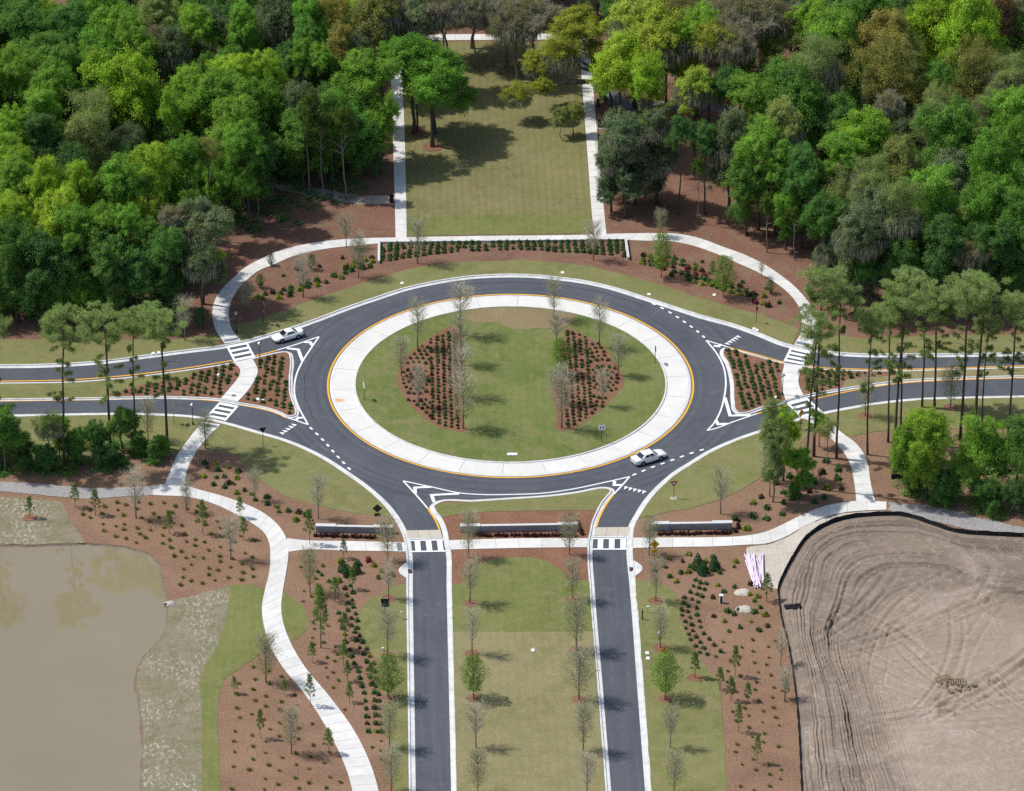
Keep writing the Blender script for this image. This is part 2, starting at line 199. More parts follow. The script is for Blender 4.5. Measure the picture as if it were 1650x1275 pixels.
 'row_e': [(18.55, -40.64), (27.98, -40.66)],
 'row_m': [(-5.88, -40.38), (7.22, -40.73)],
 'row_w': [(-26.77, -39.82), (-18.99, -40.49)],
 'sand_nw': [(-93.95, -27.93), (-77.29, -29.34), (-69.06, -28.6), (-64.03, -29.69), (-60.78, -30.1), (-59.74, -33.61), (-58.1, -38.04), (-57.07, -40.8), (-59.4, -40.66), (-64.16, -41.01), (-68.33, -40.7), (-92.92, -39.2)],
 'sand_pond': [(-45.64, -55.23), (-45.05, -54.87), (-42.66, -54.19), (-37.89, -51.91), (-37.9, -55.33), (-38.19, -60.24), (-39.1, -65.78), (-40.77, -70.88), (-41.16, -74.86), (-40.88, -77.91), (-40.57, -88.4), (-40.12, -103.13), (-47.53, -102.94),
               (-47.75, -88.21), (-48.67, -77.66), (-49.12, -74.97), (-49.07, -72.13), (-48.58, -69.21), (-47.67, -66.66), (-46.35, -64.13), (-45.61, -61.15), (-45.63, -58.12)],
 'sand_site': [(29.88, -44.2), (32.62, -43.58), (34.85, -42.25), (37.64, -39.6), (40.55, -37.32), (43.17, -36.13), (46.16, -35.66), (48.41, -35.56), (50.0, -36.24), (47.29, -36.95), (43.03, -37.83), (38.55, -41.49), (35.59, -47.66), (33.29, -54.73),
               (32.45, -54.1), (31.46, -53.32), (30.42, -50.72), (29.65, -47.65)],
 'sapling': [(-58.88, -31.73, 3.42), (-56.07, -33.71, 3.62), (-64.77, -34.26, 3.12), (-41.68, -39.04, 4.98), (-46.11, -38.67, 3.32), (-36.85, -35.01, 3.12), (-36.33, -40.34, 3.22), (-27.57, -41.97, 5.13), (-25.96, -66.85, 8.74),
             (-22.88, -64.76, 3.62), (-23.03, -71.11, 3.22), (-22.55, -74.63, 2.87), (-27.04, -70.14, 2.81), (-23.07, -45.47, 2.71), (-21.93, -53.09, 3.12), (-24.18, -56.03, 3.52), (-27.21, -80.2, 4.42), (-30.5, -77.59, 2.21), (-19.58, -75.05, 2.81),
             (-22.31, -79.49, 2.61), (21.28, -75.09, 3.67), (24.27, -77.93, 3.22), (26.38, -74.87, 4.32), (25.51, -80.49, 3.42), (31.58, -57.37, 3.92), (-36.74, -77.14, 2.41), (32.4, -80.12, 2.61), (25.99, -87.45, 4.02), (27.84, -94.32, 4.02),
             (-33.3, -87.23, 4.02), (-24.83, -90.87, 3.52), (27.61, -80.55, 2.61)],
 'sh_bl': [(-33.97, -69.96), (-32.17, -69.29), (-28.15, -78.21), (-23.29, -94.29), (-21.92, -102.31), (-37.21, -101.9), (-38.04, -88.47), (-38.28, -77.94), (-35.89, -72.48)],
 'sh_edge_se': [[(22.56, -52.18), (21.83, -55.02), (20.91, -56.94), (20.65, -61.68), (21.08, -65.35), (22.12, -69.3)], [(23.25, -52.8), (22.59, -55.79), (21.68, -57.56), (21.45, -61.7), (22.01, -65.82), (23.03, -69.9)],
                [(23.87, -53.12), (23.49, -55.51), (22.37, -59.51), (22.65, -62.91), (23.77, -66.88), (24.82, -69.09)]],
 'sh_edge_sw': [[(-22.9, -53.07), (-22.41, -58.3), (-21.61, -64.94), (-20.2, -70.76), (-19.43, -76.47), (-19.0, -86.24)], [(-22.09, -52.34), (-21.77, -58.32), (-20.82, -64.96), (-19.56, -69.63), (-18.95, -75.07), (-18.46, -86.26)],
                [(-23.69, -59.01), (-22.88, -64.9), (-21.61, -70.72), (-20.6, -76.44), (-19.84, -86.22)]],
 'sh_ne': [(18.67, 37.59), (21.39, 36.9), (25.87, 34.62), (29.11, 31.7), (33.38, 26.9), (37.72, 23.94), (37.43, 19.79), (33.16, 23.61), (28.8, 26.53), (24.42, 29.47), (21.17, 32.41), (18.72, 33.88)],
 'sh_ne2': [(28.58, -35.19), (33.32, -28.95), (36.9, -23.39), (42.25, -19.44), (43.67, -22.75), (44.32, -30.05), (44.39, -32.12), (38.55, -34.67), (33.28, -38.93), (29.05, -40.69), (28.54, -38.34)],
 'sh_ne_up': [(23.83, 38.72), (30.36, 34.41), (36.26, 28.67), (40.26, 22.14), (40.36, 17.61), (36.77, 23.15), (32.69, 28.76), (25.91, 35.46)],
 'sh_north': ([(-17.52, 40.59), (-13.63, 40.67), (-5.49, 40.74), (3.56, 40.78), (12.61, 40.73), (17.41, 40.69)], [(-17.64, 34.95), (-13.27, 36.14), (-8.67, 37.33), (1.68, 38.09), (12.18, 36.68), (17.44, 35.41)]),
 'sh_nw': [(-35.95, 24.55), (-32.58, 23.99), (-28.08, 27.12), (-22.42, 31.17), (-18.45, 33.48), (-18.62, 37.22), (-22.43, 35.45), (-24.72, 32.16), (-29.22, 28.58), (-35.98, 26.38)],
 'sh_nw_up': [(-38.14, 23.34), (-36.9, 27.87), (-33.4, 32.39), (-28.06, 35.98), (-19.97, 38.76), (-19.07, 37.61), (-25.36, 34.03), (-30.68, 28.99), (-35.1, 26.9), (-37.23, 21.5)],
 'sh_pond': [(-59.66, -31.08), (-49.11, -30.09), (-44.12, -30.86), (-40.35, -32.87), (-36.99, -36.11), (-34.04, -40.86), (-33.5, -49.01), (-34.69, -50.64), (-37.91, -50.86), (-44.68, -53.68), (-45.69, -47.16), (-47.87, -42.5), (-56.55, -39.64)],
 'sh_s_w': [(-29.49, -45.3), (-16.08, -46.12), (-16.11, -50.23), (-18.71, -52.73), (-21.13, -56.41), (-21.93, -60.53), (-21.14, -66.11), (-19.41, -70.78), (-18.81, -78.46), (-17.58, -94.44), (-19.48, -91.69), (-22.54, -82.69), (-27.28, -70.57),
            (-29.29, -65.46), (-27.34, -61.86), (-27.37, -58.17), (-29.81, -53.63)],
 'sh_se': [(15.86, -45.29), (28.77, -45.02), (30.21, -53.74), (32.29, -59.77), (32.45, -70.73), (32.73, -79.85), (31.57, -103.75), (24.19, -103.55), (24.63, -79.63), (22.26, -69.6), (20.65, -61.68), (20.9, -57.24), (20.1, -54.22), (17.99, -51.45),
           (15.45, -50.32)],
 'sh_sw': [(-42.35, -19.3), (-37.88, -20.56), (-36.63, -24.66), (-33.81, -28.75), (-31.28, -32.0), (-27.54, -34.47), (-28.34, -37.59), (-30.66, -35.65), (-32.51, -33.08), (-35.86, -30.13), (-40.07, -27.46), (-43.28, -25.44)],
 'site_in': [(53.35, -127.26), (58.87, -117.4), (65.89, -108.59), (74.09, -103.57), (83.73, -99.84)],
 'stain': (-24.08, -4.19),
 'teeth': [[(-31.43, -13.02), (-29.59, -10.49)], [(30.63, 10.26), (32.53, 12.51)], [(14.73, -28.24), (17.46, -29.59)]],
 'thin': [(38.17, 36.64, 7.74, 1.27), (42.05, 34.28, 7.44, 0.99), (46.19, 36.42, 4.92, 1.44), (28.67, 45.64, 9.65, 1.0), (34.42, 46.45, 10.65, 1.27), (-28.4, 56.5, 14.87, 2.02), (-26.46, 55.47, 12.86, 1.47), (-22.96, 54.59, 12.76, 2.02),
          (-35.79, 47.57, 6.03, 1.46), (-37.88, 51.87, 6.83, 1.64)],
 'track_east': ([(49.32, -33.28), (53.54, -33.8), (59.87, -36.82), (66.9, -40.46), (90.0, -51.56)], [(49.14, -35.27), (54.76, -38.26), (61.08, -40.93), (66.65, -42.64), (89.45, -55.33)]),
 'trail': ([(-44.0, 62.45), (-37.96, 61.49), (-33.78, 60.39), (-28.23, 58.46), (-22.69, 56.54), (-15.88, 55.57)], [(-43.95, 60.46), (-37.93, 59.51), (-33.75, 58.22), (-28.21, 56.1), (-22.69, 53.61), (-15.81, 52.64)]),
 'trees': [('d', -71.07, 84.45, 14.5, 4.39), ('d', -64.84, 83.64, 14.5, 3.73), ('g', -58.71, 85.19, 14.5, 4.17), ('s', -51.42, 89.29, 14.5, 3.55), ('m', -51.35, 81.37, 14.5, 1.96), ('y', -45.53, 84.41, 14.5, 3.07), ('k', -43.21, 87.84, 13, 2.42),
           ('g', -38.46, 83.15, 14.5, 3.04), ('g', -66.97, 74.0, 14.5, 4.09), ('g', -66.22, 64.7, 14.5, 4.26), ('g', -72.8, 68.98, 14.5, 3.48), ('y', -55.17, 63.79, 14.5, 6.24), ('g', -59.46, 76.31, 14.5, 3.8), ('g', -54.32, 78.07, 14.5, 3.8),
           ('k', -48.98, 78.85, 13, 3.26), ('y', -45.87, 62.93, 14.5, 3.41), ('y', -48.22, 55.93, 14.5, 2.34), ('s', -60.29, 53.26, 14.5, 4.79), ('y', -38.88, 66.42, 14.5, 4.09), ('g', -41.11, 59.36, 14.5, 4.26), ('g', -39.04, 51.89, 14.5, 4.26),
           ('g', -67.01, 57.03, 14.5, 3.37), ('d', -66.78, 49.27, 14.5, 3.48), ('y', -71.64, 49.01, 14.5, 3.37), ('y', -71.19, 41.39, 14.5, 3.37), ('d', -62.11, 38.26, 14.5, 3.33), ('y', -51.23, 37.96, 14.5, 3.96), ('g', -55.0, 34.24, 14.5, 4.17),
           ('g', -45.73, 41.67, 14.5, 2.71), ('o', -42.53, 42.56, 14.5, 2.32), ('g', -37.11, 45.34, 14.5, 2.95), ('g', -69.88, 34.07, 14.5, 3.71), ('y', -65.73, 32.63, 14.5, 3.3), ('y', -61.19, 31.94, 14.5, 3.09), ('y', -70.22, 24.68, 14.5, 3.26),
           ('y', -63.68, 23.58, 14.5, 3.92), ('g', -60.69, 21.28, 14.5, 3.06), ('g', -57.14, 21.92, 14.5, 3.06), ('g', -53.38, 21.82, 14.5, 2.75), ('m', -47.39, 23.14, 14.5, 2.04), ('k', -43.24, 23.42, 13, 3.87), ('k', -43.2, 18.02, 9.55, 3.03),
           ('d', -65.65, 19.27, 10.49, 4.54), ('d', -62.25, 19.31, 6.43, 4.64), ('g', -59.86, 19.0, 4.45, 3.99), ('d', -69.05, 19.25, 4.96, 3.99), ('d', -52.59, 18.56, 8.7, 3.63), ('d', -49.32, 18.15, 6.88, 2.82), ('d', -55.65, 18.59, 10.92, 3.63),
           ('d', -69.57, 18.93, 11.93, 3.67), ('d', -48.18, 18.08, 12.08, 3.03), ('k', -33.59, 88.66, 13, 4.39), ('g', -28.72, 87.6, 14.5, 2.74), ('g', -28.39, 80.75, 14.5, 2.42), ('o', -25.14, 88.59, 14.5, 3.55), ('o', -17.39, 87.51, 14.5, 4.39),
           ('k', -12.1, 89.16, 13, 3.95), ('G', -12.8, 75.55, 13.22, 4.89), ('G', -9.46, 75.6, 9.81, 5.59), ('G', -19.89, 66.53, 14.5, 4.84), ('o', -23.23, 77.65, 14.5, 2.72), ('k', -21.29, 77.9, 13, 2.72), ('g', -29.35, 73.41, 14.5, 2.39),
           ('g', -26.29, 72.91, 14.5, 2.17), ('y', -34.67, 68.37, 14.5, 3.26), ('g', -34.66, 63.59, 11.75, 3.72), ('k', -29.32, 63.39, 11.78, 3.62), ('g', -22.28, 63.58, 9.0, 4.68), ('g', -17.66, 62.7, 9.91, 2.98), ('g', -28.26, 62.4, 4.5, 2.32),
           ('d', -33.67, 63.17, 6.78, 3.37), ('d', -24.49, 62.65, 3.8, 3.13), ('d', -19.87, 62.4, 3.34, 2.92), ('d', -31.9, 62.15, 2.6, 2.61), ('m', -7.81, 89.85, 14.5, 3.99), ('m', -3.03, 97.59, 10.26, 3.73), ('m', 1.87, 97.74, 8.85, 4.61),
           ('m', 4.55, 97.51, 9.35, 4.17), ('y', 18.55, 69.01, 14.5, 5.16), ('Y', 21.19, 83.47, 14.5, 5.27), ('Y', 25.67, 77.39, 14.5, 4.89), ('y', 30.51, 80.02, 14.5, 4.39), ('m', 36.83, 84.77, 14.5, 6.15), ('m', 35.48, 75.44, 14.5, 4.13),
           ('k', 18.3, 52.63, 10.47, 4.42), ('k', 19.79, 52.14, 5.87, 3.71), ('k', 22.78, 51.82, 7.43, 3.13), ('k', 33.39, 49.09, 11.37, 4.0), ('d', 29.89, 48.62, 12.68, 2.74), ('g', 38.02, 56.63, 14.5, 4.26), ('g', 37.39, 43.53, 14.5, 3.58),
           ('m', 42.16, 85.27, 14.5, 4.61), ('y', 48.52, 83.17, 14.5, 3.84), ('g', 50.17, 76.74, 14.5, 4.57), ('s', 47.55, 68.43, 14.5, 4.78), ('g', 56.41, 85.96, 14.5, 4.39), ('o', 58.22, 76.52, 14.5, 4.83), ('o', 58.33, 66.49, 14.5, 5.59),
           ('y', 66.7, 84.61, 14.5, 4.66), ('y', 71.19, 76.81, 14.5, 6.04), ('b', 77.04, 86.49, 14.5, 4.44), ('o', 70.81, 66.15, 14.5, 4.3), ('s', 75.72, 64.37, 14.5, 3.87), ('g', 43.48, 57.49, 14.5, 5.16), ('s', 40.72, 45.99, 14.5, 4.0),
           ('y', 52.46, 45.68, 14.5, 5.06), ('g', 48.96, 39.52, 14.5, 3.58), ('m', 57.3, 55.1, 14.5, 2.55), ('s', 64.79, 55.91, 14.5, 2.98), ('g', 65.48, 44.74, 14.5, 4.63), ('s', 63.28, 49.94, 14.5, 3.16), ('s', 72.42, 55.3, 14.5, 2.98),
           ('g', 75.26, 49.62, 14.5, 4.26), ('g', 72.8, 41.41, 14.5, 4.0), ('s', 56.37, 33.16, 14.5, 4.12), ('s', 52.41, 31.74, 14.5, 3.33), ('g', 69.87, 31.84, 14.5, 5.0), ('k', 64.44, 33.88, 13, 4.12), ('d', 43.26, 37.92, 11.68, 3.5),
           ('g', 39.75, 41.79, 12.43, 3.33), ('k', 52.16, 23.27, 13, 5.36), ('k', 49.54, 18.28, 12.54, 4.03), ('s', 55.24, 20.94, 14.5, 4.28), ('g', 61.22, 24.51, 14.5, 4.49), ('g', 68.85, 22.44, 14.5, 4.95), ('g', 72.03, 18.64, 14.5, 3.67),
           ('g', 50.53, 17.68, 7.66, 2.52), ('d', 55.18, 17.86, 8.29, 3.23), ('y', 57.46, 17.37, 7.33, 2.22), ('m', 65.18, 17.56, 10.21, 3.23), ('d', 69.6, 17.58, 11.63, 3.67), ('d', 61.55, 17.8, 11.63, 3.63), ('s', 47.84, 17.55, 6.27, 2.02),
           ('d', 45.3, 23.48, 12.79, 3.06), ('g', 35.59, 41.77, 9.05, 3.13), ('s', 38.61, 41.45, 6.52, 2.68), ('g', 41.01, 37.47, 7.38, 2.47), ('d', 44.13, 37.54, 5.26, 2.89), ('k', 45.89, 23.27, 7.38, 2.42), ('d', 25.96, 48.55, 13.79, 2.32),
           ('k', 23.14, 51.55, 13, 2.53), ('Y', 28.97, 61.53, 14.5, 3.66), ('y', 22.18, 63.76, 14.5, 3.23), ('d', 33.56, 61.41, 14.5, 3.23), ('d', 72.27, 17.34, 6.72, 3.02), ('d', 66.99, 17.39, 6.77, 2.79), ('d', 59.96, 17.49, 6.82, 2.59)],
 'walk_a': ([(-30.61, -40.33), (-28.82, -40.79), (-22.59, -41.25), (-15.09, -41.84)], [(-30.41, -43.74), (-28.59, -43.33), (-22.59, -43.64), (-14.9, -44.06)]),
 'walk_b': ([(-9.21, -41.42), (-0.49, -41.22), (9.16, -41.4)], [(-9.03, -43.76), (-0.56, -43.59), (8.98, -43.64)]),
 'walk_c': ([(15.09, -41.45), (20.79, -41.56), (25.79, -41.62), (29.97, -41.34), (32.34, -40.59), (35.2, -38.51), (37.9, -36.2), (40.79, -34.25), (43.4, -33.32), (46.16, -32.89), (49.32, -33.28)],
            [(14.91, -44.0), (21.48, -43.9), (26.39, -43.88), (29.92, -43.59), (32.56, -43.35), (34.87, -42.01), (37.66, -39.36), (40.57, -37.09), (43.19, -35.9), (46.19, -35.41), (49.14, -35.27)]),
 'wall_e': [(17.34, -40.22), (28.26, -40.2)],
 'wall_m': [(-7.68, -40.1), (7.82, -40.04)],
 'wall_n': [(-18.13, 34.68), (-18.06, 40.98), (17.86, 40.87), (18.02, 34.83)],
 'wall_w': [(-26.77, -39.5), (-16.53, -40.17)],
 'wht': [[(-32.49, 10.13), (-30.5, 11.28), (-26.67, 13.78), (-27.87, 10.24), (-29.06, 6.41), (-29.72, 3.3), (-30.0, 0.38), (-29.88, -3.05), (-29.29, -6.12), (-28.02, -10.61), (-29.43, -9.62), (-30.8, -8.69)],
         [(26.53, -13.66), (27.44, -12.02), (28.36, -9.52), (29.43, -4.64), (29.92, -0.37), (29.86, 3.61), (29.15, 7.48), (27.89, 11.25), (28.9, 10.57), (31.04, 9.13)], [(26.53, -13.66), (27.44, -13.27), (30.11, -11.5), (33.62, -9.33)],
         [(-11.97, -32.88), (-13.63, -29.08), (-15.12, -25.86), (-10.95, -27.71), (-7.65, -29.16), (-5.16, -29.62), (-0.51, -29.75), (3.98, -29.47), (8.18, -28.38), (11.57, -27.11), (15.35, -25.59), (14.02, -28.22), (13.03, -30.03)]],
 'yel': [[(-96.74, 2.6), (-70.92, 2.42), (-59.99, 2.65), (-51.25, 3.97), (-44.73, 5.53), (-38.79, 7.37)], [(-35.86, 8.43), (-34.13, 9.26), (-32.49, 10.1)],
         [(-96.24, -2.88), (-70.59, -3.06), (-62.04, -3.04), (-55.37, -2.96), (-48.87, -2.79), (-44.49, -3.13), (-40.44, -3.87)], [(-37.51, -4.88), (-32.87, -7.04), (-30.8, -8.74)], [(31.04, 9.13), (33.95, 7.52), (38.29, 4.82)],
         [(41.01, 4.01), (42.7, 3.39), (48.53, 2.59), (54.07, 2.35), (60.24, 2.48), (71.84, 2.87), (97.96, 3.0)], [(33.62, -9.33), (36.06, -8.04), (38.28, -7.0)],
         [(41.83, -5.48), (45.83, -3.89), (50.35, -2.38), (54.84, -1.38), (61.47, -0.79), (71.46, -0.45), (97.49, -0.28)], [(-11.97, -32.88), (-11.46, -34.38), (-10.9, -36.12), (-10.59, -37.54), (-10.42, -38.41)],
         [(13.03, -30.03), (12.01, -32.32), (11.16, -34.83), (10.62, -36.86), (10.38, -38.26)]],
 'young': [(-12.79, 10.01, 7.61, 'b'), (-15.15, 2.08, 6.08, 'b'), (-6.71, 13.51, 8.34, 'b'), (-6.77, 5.07, 7.64, 'b'), (-6.77, -3.89, 7.84, 'b'), (-6.8, -12.49, 8.34, 'b'), (6.62, 17.62, 6.73, 'b'), (6.73, 9.26, 6.23, 'b'), (7.0, 1.92, 5.63, 'g'),
           (6.64, -5.95, 6.03, 'b'), (6.65, -12.68, 9.05, 'b'), (-12.82, -6.56, 6.7, 'b'), (12.76, 9.55, 7.38, 'b'), (15.02, 1.53, 6.23, 'b'), (12.54, -6.79, 5.63, 'b'), (-22.85, 39.79, 5.43, 'b'), (-28.96, 25.09, 6.83, 'b'),
           (-21.06, 30.69, 6.77, 'b'), (-12.52, 34.72, 7.29, 'b'), (12.93, 35.06, 6.73, 'b'), (22.5, 29.52, 7.28, 'g'), (23.0, 41.78, 4.42, 'b'), (31.07, 23.48, 6.63, 'g'), (36.93, 29.21, 2.71, 'b'), (-45.54, 12.96, 6.93, 'b'),
           (-36.93, 19.96, 5.38, 'b'), (-49.74, -14.49, 6.43, 'o'), (-41.91, -16.85, 5.53, 'o'), (-50.65, -34.64, 7.24, 'b'), (-43.97, -33.4, 5.03, 'b'), (-34.94, -30.63, 4.92, 'b'), (-37.87, -45.32, 6.89, 'b'), (-26.46, -35.45, 6.83, 'b'),
           (-27.43, -53.85, 6.73, 'b'), (-17.3, -46.24, 6.43, 'o'), (-17.27, -55.47, 5.83, 'b'), (-17.43, -68.96, 7.24, 'b'), (-17.41, -78.78, 6.43, 'g'), (-6.72, -45.76, 7.14, 'o'), (-6.75, -56.94, 6.93, 'b'), (-6.72, -68.82, 6.93, 'b'),
           (-6.75, -79.07, 6.43, 'g'), (-32.8, -74.7, 7.14, 'o'), (6.52, -45.35, 6.43, 'o'), (6.56, -56.33, 6.18, 'o'), (6.59, -68.31, 7.64, 'b'), (6.47, -79.7, 7.64, 'o'), (16.98, -45.63, 5.93, 'o'), (17.27, -56.99, 6.53, 'b'),
           (17.25, -68.02, 6.03, 'b'), (17.29, -79.85, 6.93, 'g'), (26.98, -35.7, 7.29, 'b'), (33.42, -27.5, 5.83, 'b'), (48.42, -10.62, 6.33, 'o'), (60.39, -8.53, 6.4, 'o'), (32.3, -72.88, 5.33, 'b'), (32.2, -80.67, 5.03, 'b'),
           (-17.32, -89.71, 6.53, 'b'), (-17.15, -99.13, 6.33, 'o'), (-6.66, -90.0, 6.73, 'b'), (-6.65, -100.08, 6.53, 'o'), (6.57, -91.03, 7.04, 'b'), (6.64, -101.1, 6.53, 'b'), (17.34, -90.64, 6.53, 'b'), (17.25, -100.72, 6.43, 'o'),
           (-29.42, -90.75, 6.73, 'b')]}

# ------------------------------------------------------------------ helpers
def tag(o, label=None, cat=None, group=None, kind=None):
    if label: o["label"] = label
    if cat: o["category"] = cat
    if group: o["group"] = group
    if kind: o["kind"] = kind
    return o

def empty(name, loc=(0, 0, 0), rz=0.0):
    o = bpy.data.objects.new(name, None)
    o.empty_display_size = 0.3
    col.objects.link(o)
    o.location = loc
    o.rotation_euler = (0, 0, rz)
    return o

def obj(name, me, mat=None, parent=None, loc=(0, 0, 0), rot=(0, 0, 0), scale=(1, 1, 1)):
    o = bpy.data.objects.new(name, me)
    if mat is not None and len(me.materials) == 0:
        me.materials.append(mat)
    col.objects.link(o)
    o.location, o.rotation_euler, o.scale = loc, rot, scale
    if parent: o.parent = parent
    return o

def mesh(name, verts, faces, smooth=False):
    me = bpy.data.meshes.new(name)
    me.from_pydata([tuple(v) for v in verts], [], [tuple(f) for f in faces])
    if smooth: me.shade_smooth()
    me.update()
    return me

def np_mesh(name, verts, k):
    """faces are consecutive runs of k vertices"""
    n = len(verts) // k
    me = bpy.data.meshes.new(name)
    me.vertices.add(n * k)
    me.vertices.foreach_set("co", np.asarray(verts, dtype=np.float32)[:n * k].ravel())
    me.loops.add(n * k)
    me.loops.foreach_set("vertex_index", np.arange(n * k, dtype=np.int32))
    me.polygons.add(n)
    me.polygons.foreach_set("loop_start", np.arange(0, n * k, k, dtype=np.int32))
    me.update(calc_edges=True)
    me.validate()
    return me

def catmull(p, step=1.0, closed=False):
    p = [Vector((a[0], a[1])) for a in p]
    n = len(p)
    out = []
    rng = range(n) if closed else range(n - 1)
    for i in rng:
        p1, p2 = p[i], p[(i + 1) % n]
        p0 = p[(i - 1) % n] if (closed or i > 0) else p1 * 2 - p2
        p3 = p[(i + 2) % n] if (closed or i + 2 < n) else p2 * 2 - p1
        d = (p2 - p1).length
        # centripetal-ish: clamp the tangents by the segment length
        def tang(a, b, c):
            la, lb = max((b - a).length, 1e-4), max((c - b).length, 1e-4)
            t = ((b - a) / la * lb + (c - b) / lb * la) / (la + lb)
            return t * d
        m1, m2 = tang(p0, p1, p2), tang(p1, p2, p3)
        k = max(1, int(math.ceil(d / step)))
        for j in range(k):
            t = j / k
            t2, t3 = t * t, t * t * t
            out.append(p1 * (2*t3 - 3*t2 + 1) + m1 * (t3 - 2*t2 + t) + p2 * (-2*t3 + 3*t2) + m2 * (t3 - t2))
    if not closed: out.append(p[-1].copy())
    return out

def resample(p, n):
    p = [Vector((a[0], a[1])) for a in p]
    s = [0.0]
    for a, b in zip(p, p[1:]): s.append(s[-1] + (b - a).length)
    out, j = [], 0
    for i in range(n):
        t = s[-1] * i / (n - 1)
        while j < len(s) - 2 and s[j + 1] < t: j += 1
        u = (t - s[j]) / max(s[j + 1] - s[j], 1e-9)
        out.append(p[j].lerp(p[j + 1], min(max(u, 0), 1)))
    return out

def plen(p): return sum((Vector(b) - Vector(a)).length for a, b in zip(p, p[1:]))

def normals2(p, closed=False):
    n = len(p)
    out = []
    for i in range(n):
        a = p[(i - 1) % n] if (closed or i > 0) else p[i]
        b = p[(i + 1) % n] if (closed or i < n - 1) else p[i]
        t = b - a
        t = t.normalized() if t.length > 1e-6 else Vector((1, 0))
        out.append(Vector((t.y, -t.x)))          # to the right of travel
    return out

def inside(p, poly):
    x, y = p[0], p[1]
    c = False
    j = len(poly) - 1
    for i in range(len(poly)):
        xi, yi, xj, yj = poly[i][0], poly[i][1], poly[j][0], poly[j][1]
        if (yi > y) != (yj > y) and x < (xj - xi) * (y - yi) / (yj - yi) + xi: c = not c
        j = i
    return c

def sheet(name, poly, z, mat, holes=(), skirt=0.0, parent=None):
    loops = [[Vector((q[0], q[1], z)) for q in poly]] + [[Vector((q[0], q[1], z)) for q in h] for h in holes]
    tris = tessellate_polygon(loops)
    verts = [v for l in loops for v in l]
    faces = []
    for t in tris:
        a, b, c = (verts[i] for i in t)
        faces.append(t if (b - a).cross(c - a).z > 0 else (t[0], t[2], t[1]))
    if skirt:
        nv = len(verts)
        base = 0
        for l in loops:
            m = len(l)
            off = len(verts)
            verts = verts + [Vector((v.x, v.y, z - skirt)) for v in l]
            for i in range(m):
                j = (i + 1) % m
                faces.append((base + i, base + j, off + j, off + i))
            base += m
    return obj(name, mesh(name, verts, faces), mat, parent)

def ragged(poly, step=0.7, amp=0.07, seed=0):
    pts = []
    n = len(poly)
    for i in range(n):
        a, b = Vector(poly[i]), Vector(poly[(i + 1) % n])
        k = max(1, int((b - a).length / step))
        for j in range(k): pts.append(a.lerp(b, j / k))
    out = []
    for q in pts:
        v = noise.noise_vector(Vector((q.x * 0.9, q.y * 0.9, seed * 3.1)))
        w = noise.noise_vector(Vector((q.x * 0.22, q.y * 0.22, seed * 5.7)))
        out.append(Vector((q.x + v.x * amp * 1.6 + w.x * amp * 2, q.y + v.y * amp * 1.6 + w.y * amp * 2)))
    return out

def strip(pts, w, z, closed=False, off=0.0):
    """flat ribbon of width w centred on a polyline"""
    p = [Vector((a[0], a[1])) for a in pts]
    nn = normals2(p, closed)
    v, f = [], []
    for a, n in zip(p, nn):
        q, r = a + n * (off + w / 2), a + n * (off - w / 2)
        v += [(q.x, q.y, z), (r.x, r.y, z)]
    m = len(p)
    for i in range(m if closed else m - 1):
        j = (i + 1) % m
        f.append((2 * i, 2 * j, 2 * j + 1, 2 * i + 1))
    return v, f

def join(parts):
    V, F = [], []
    for v, f in parts:
        o = len(V)
        V += list(v)
        F += [tuple(i + o for i in q) for q in f]
    return V, F

def box(cx, cy, cz, sx, sy, sz, rz=0.0):
    c, s = math.cos(rz), math.sin(rz)
    v = []
    for dz in (-1, 1):
        for dx, dy in ((-1, -1), (1, -1), (1, 1), (-1, 1)):
            x, y = dx * sx / 2, dy * sy / 2
            v.append((cx + x * c - y * s, cy + x * s + y * c, cz + dz * sz / 2))
    return v, [(3, 2, 1, 0), (4, 5, 6, 7), (0, 1, 5, 4), (1, 2, 6, 5), (2, 3, 7, 6), (3, 0, 4, 7)]

def tube(pts, radii, n=6, caps=True):
    pts = [Vector(p) for p in pts]
    v, f = [], []
    for i, p in enumerate(pts):
        t = (pts[min(i + 1, len(pts) - 1)] - pts[max(i - 1, 0)])
        t = t.normalized() if t.length > 1e-7 else Vector((0, 0, 1))
        a = t.cross(Vector((0.31, 0.94, 0.11)) if abs(t.y) < 0.9 else Vector((1, 0, 0))).normalized()
        b = t.cross(a)
        for k in range(n):
            an = 2 * math.pi * k / n
            q = p + (a * math.cos(an) + b * math.sin(an)) * radii[i]
            v.append(tuple(q))
    for i in range(len(pts) - 1):
        for k in range(n):
            k2 = (k + 1) % n
            f.append((i * n + k, i * n + k2, (i + 1) * n + k2, (i + 1) * n + k))
    if caps:
        f.append(tuple(range(n - 1, -1, -1)))
        f.append(tuple((len(pts) - 1) * n + k for k in range(n)))
    return v, f

def bevelled(v, f, w=0.02, seg=2):
    bm = bmesh.new()
    vs = [bm.verts.new(q) for q in v]
    for q in f:
        try: bm.faces.new([vs[i] for i in q])
        except ValueError: pass
    bmesh.ops.recalc_face_normals(bm, faces=bm.faces)
    bmesh.ops.bevel(bm, geom=list(bm.edges), offset=w, segments=seg, affect='EDGES', profile=0.5)
    me = bpy.data.meshes.new("m")
    bm.to_mesh(me)
    bm.free()
    return me

# ------------------------------------------------------------------ materials
def new_mat(name):
    m = bpy.data.materials.new(name)
    m.use_nodes = True
    nt = m.node_tree
    b = nt.nodes["Principled BSDF"]
    b.inputs["Specular IOR Level"].default_value = 0.25
    return m, nt, b

def N(nt, t, **kw):
    n = nt.nodes.new(t)
    for k, v in kw.items():
        if k in ("inp",):
            for a, c in v.items(): n.inputs[a].default_value = c
        else: setattr(n, k, v)
    return n

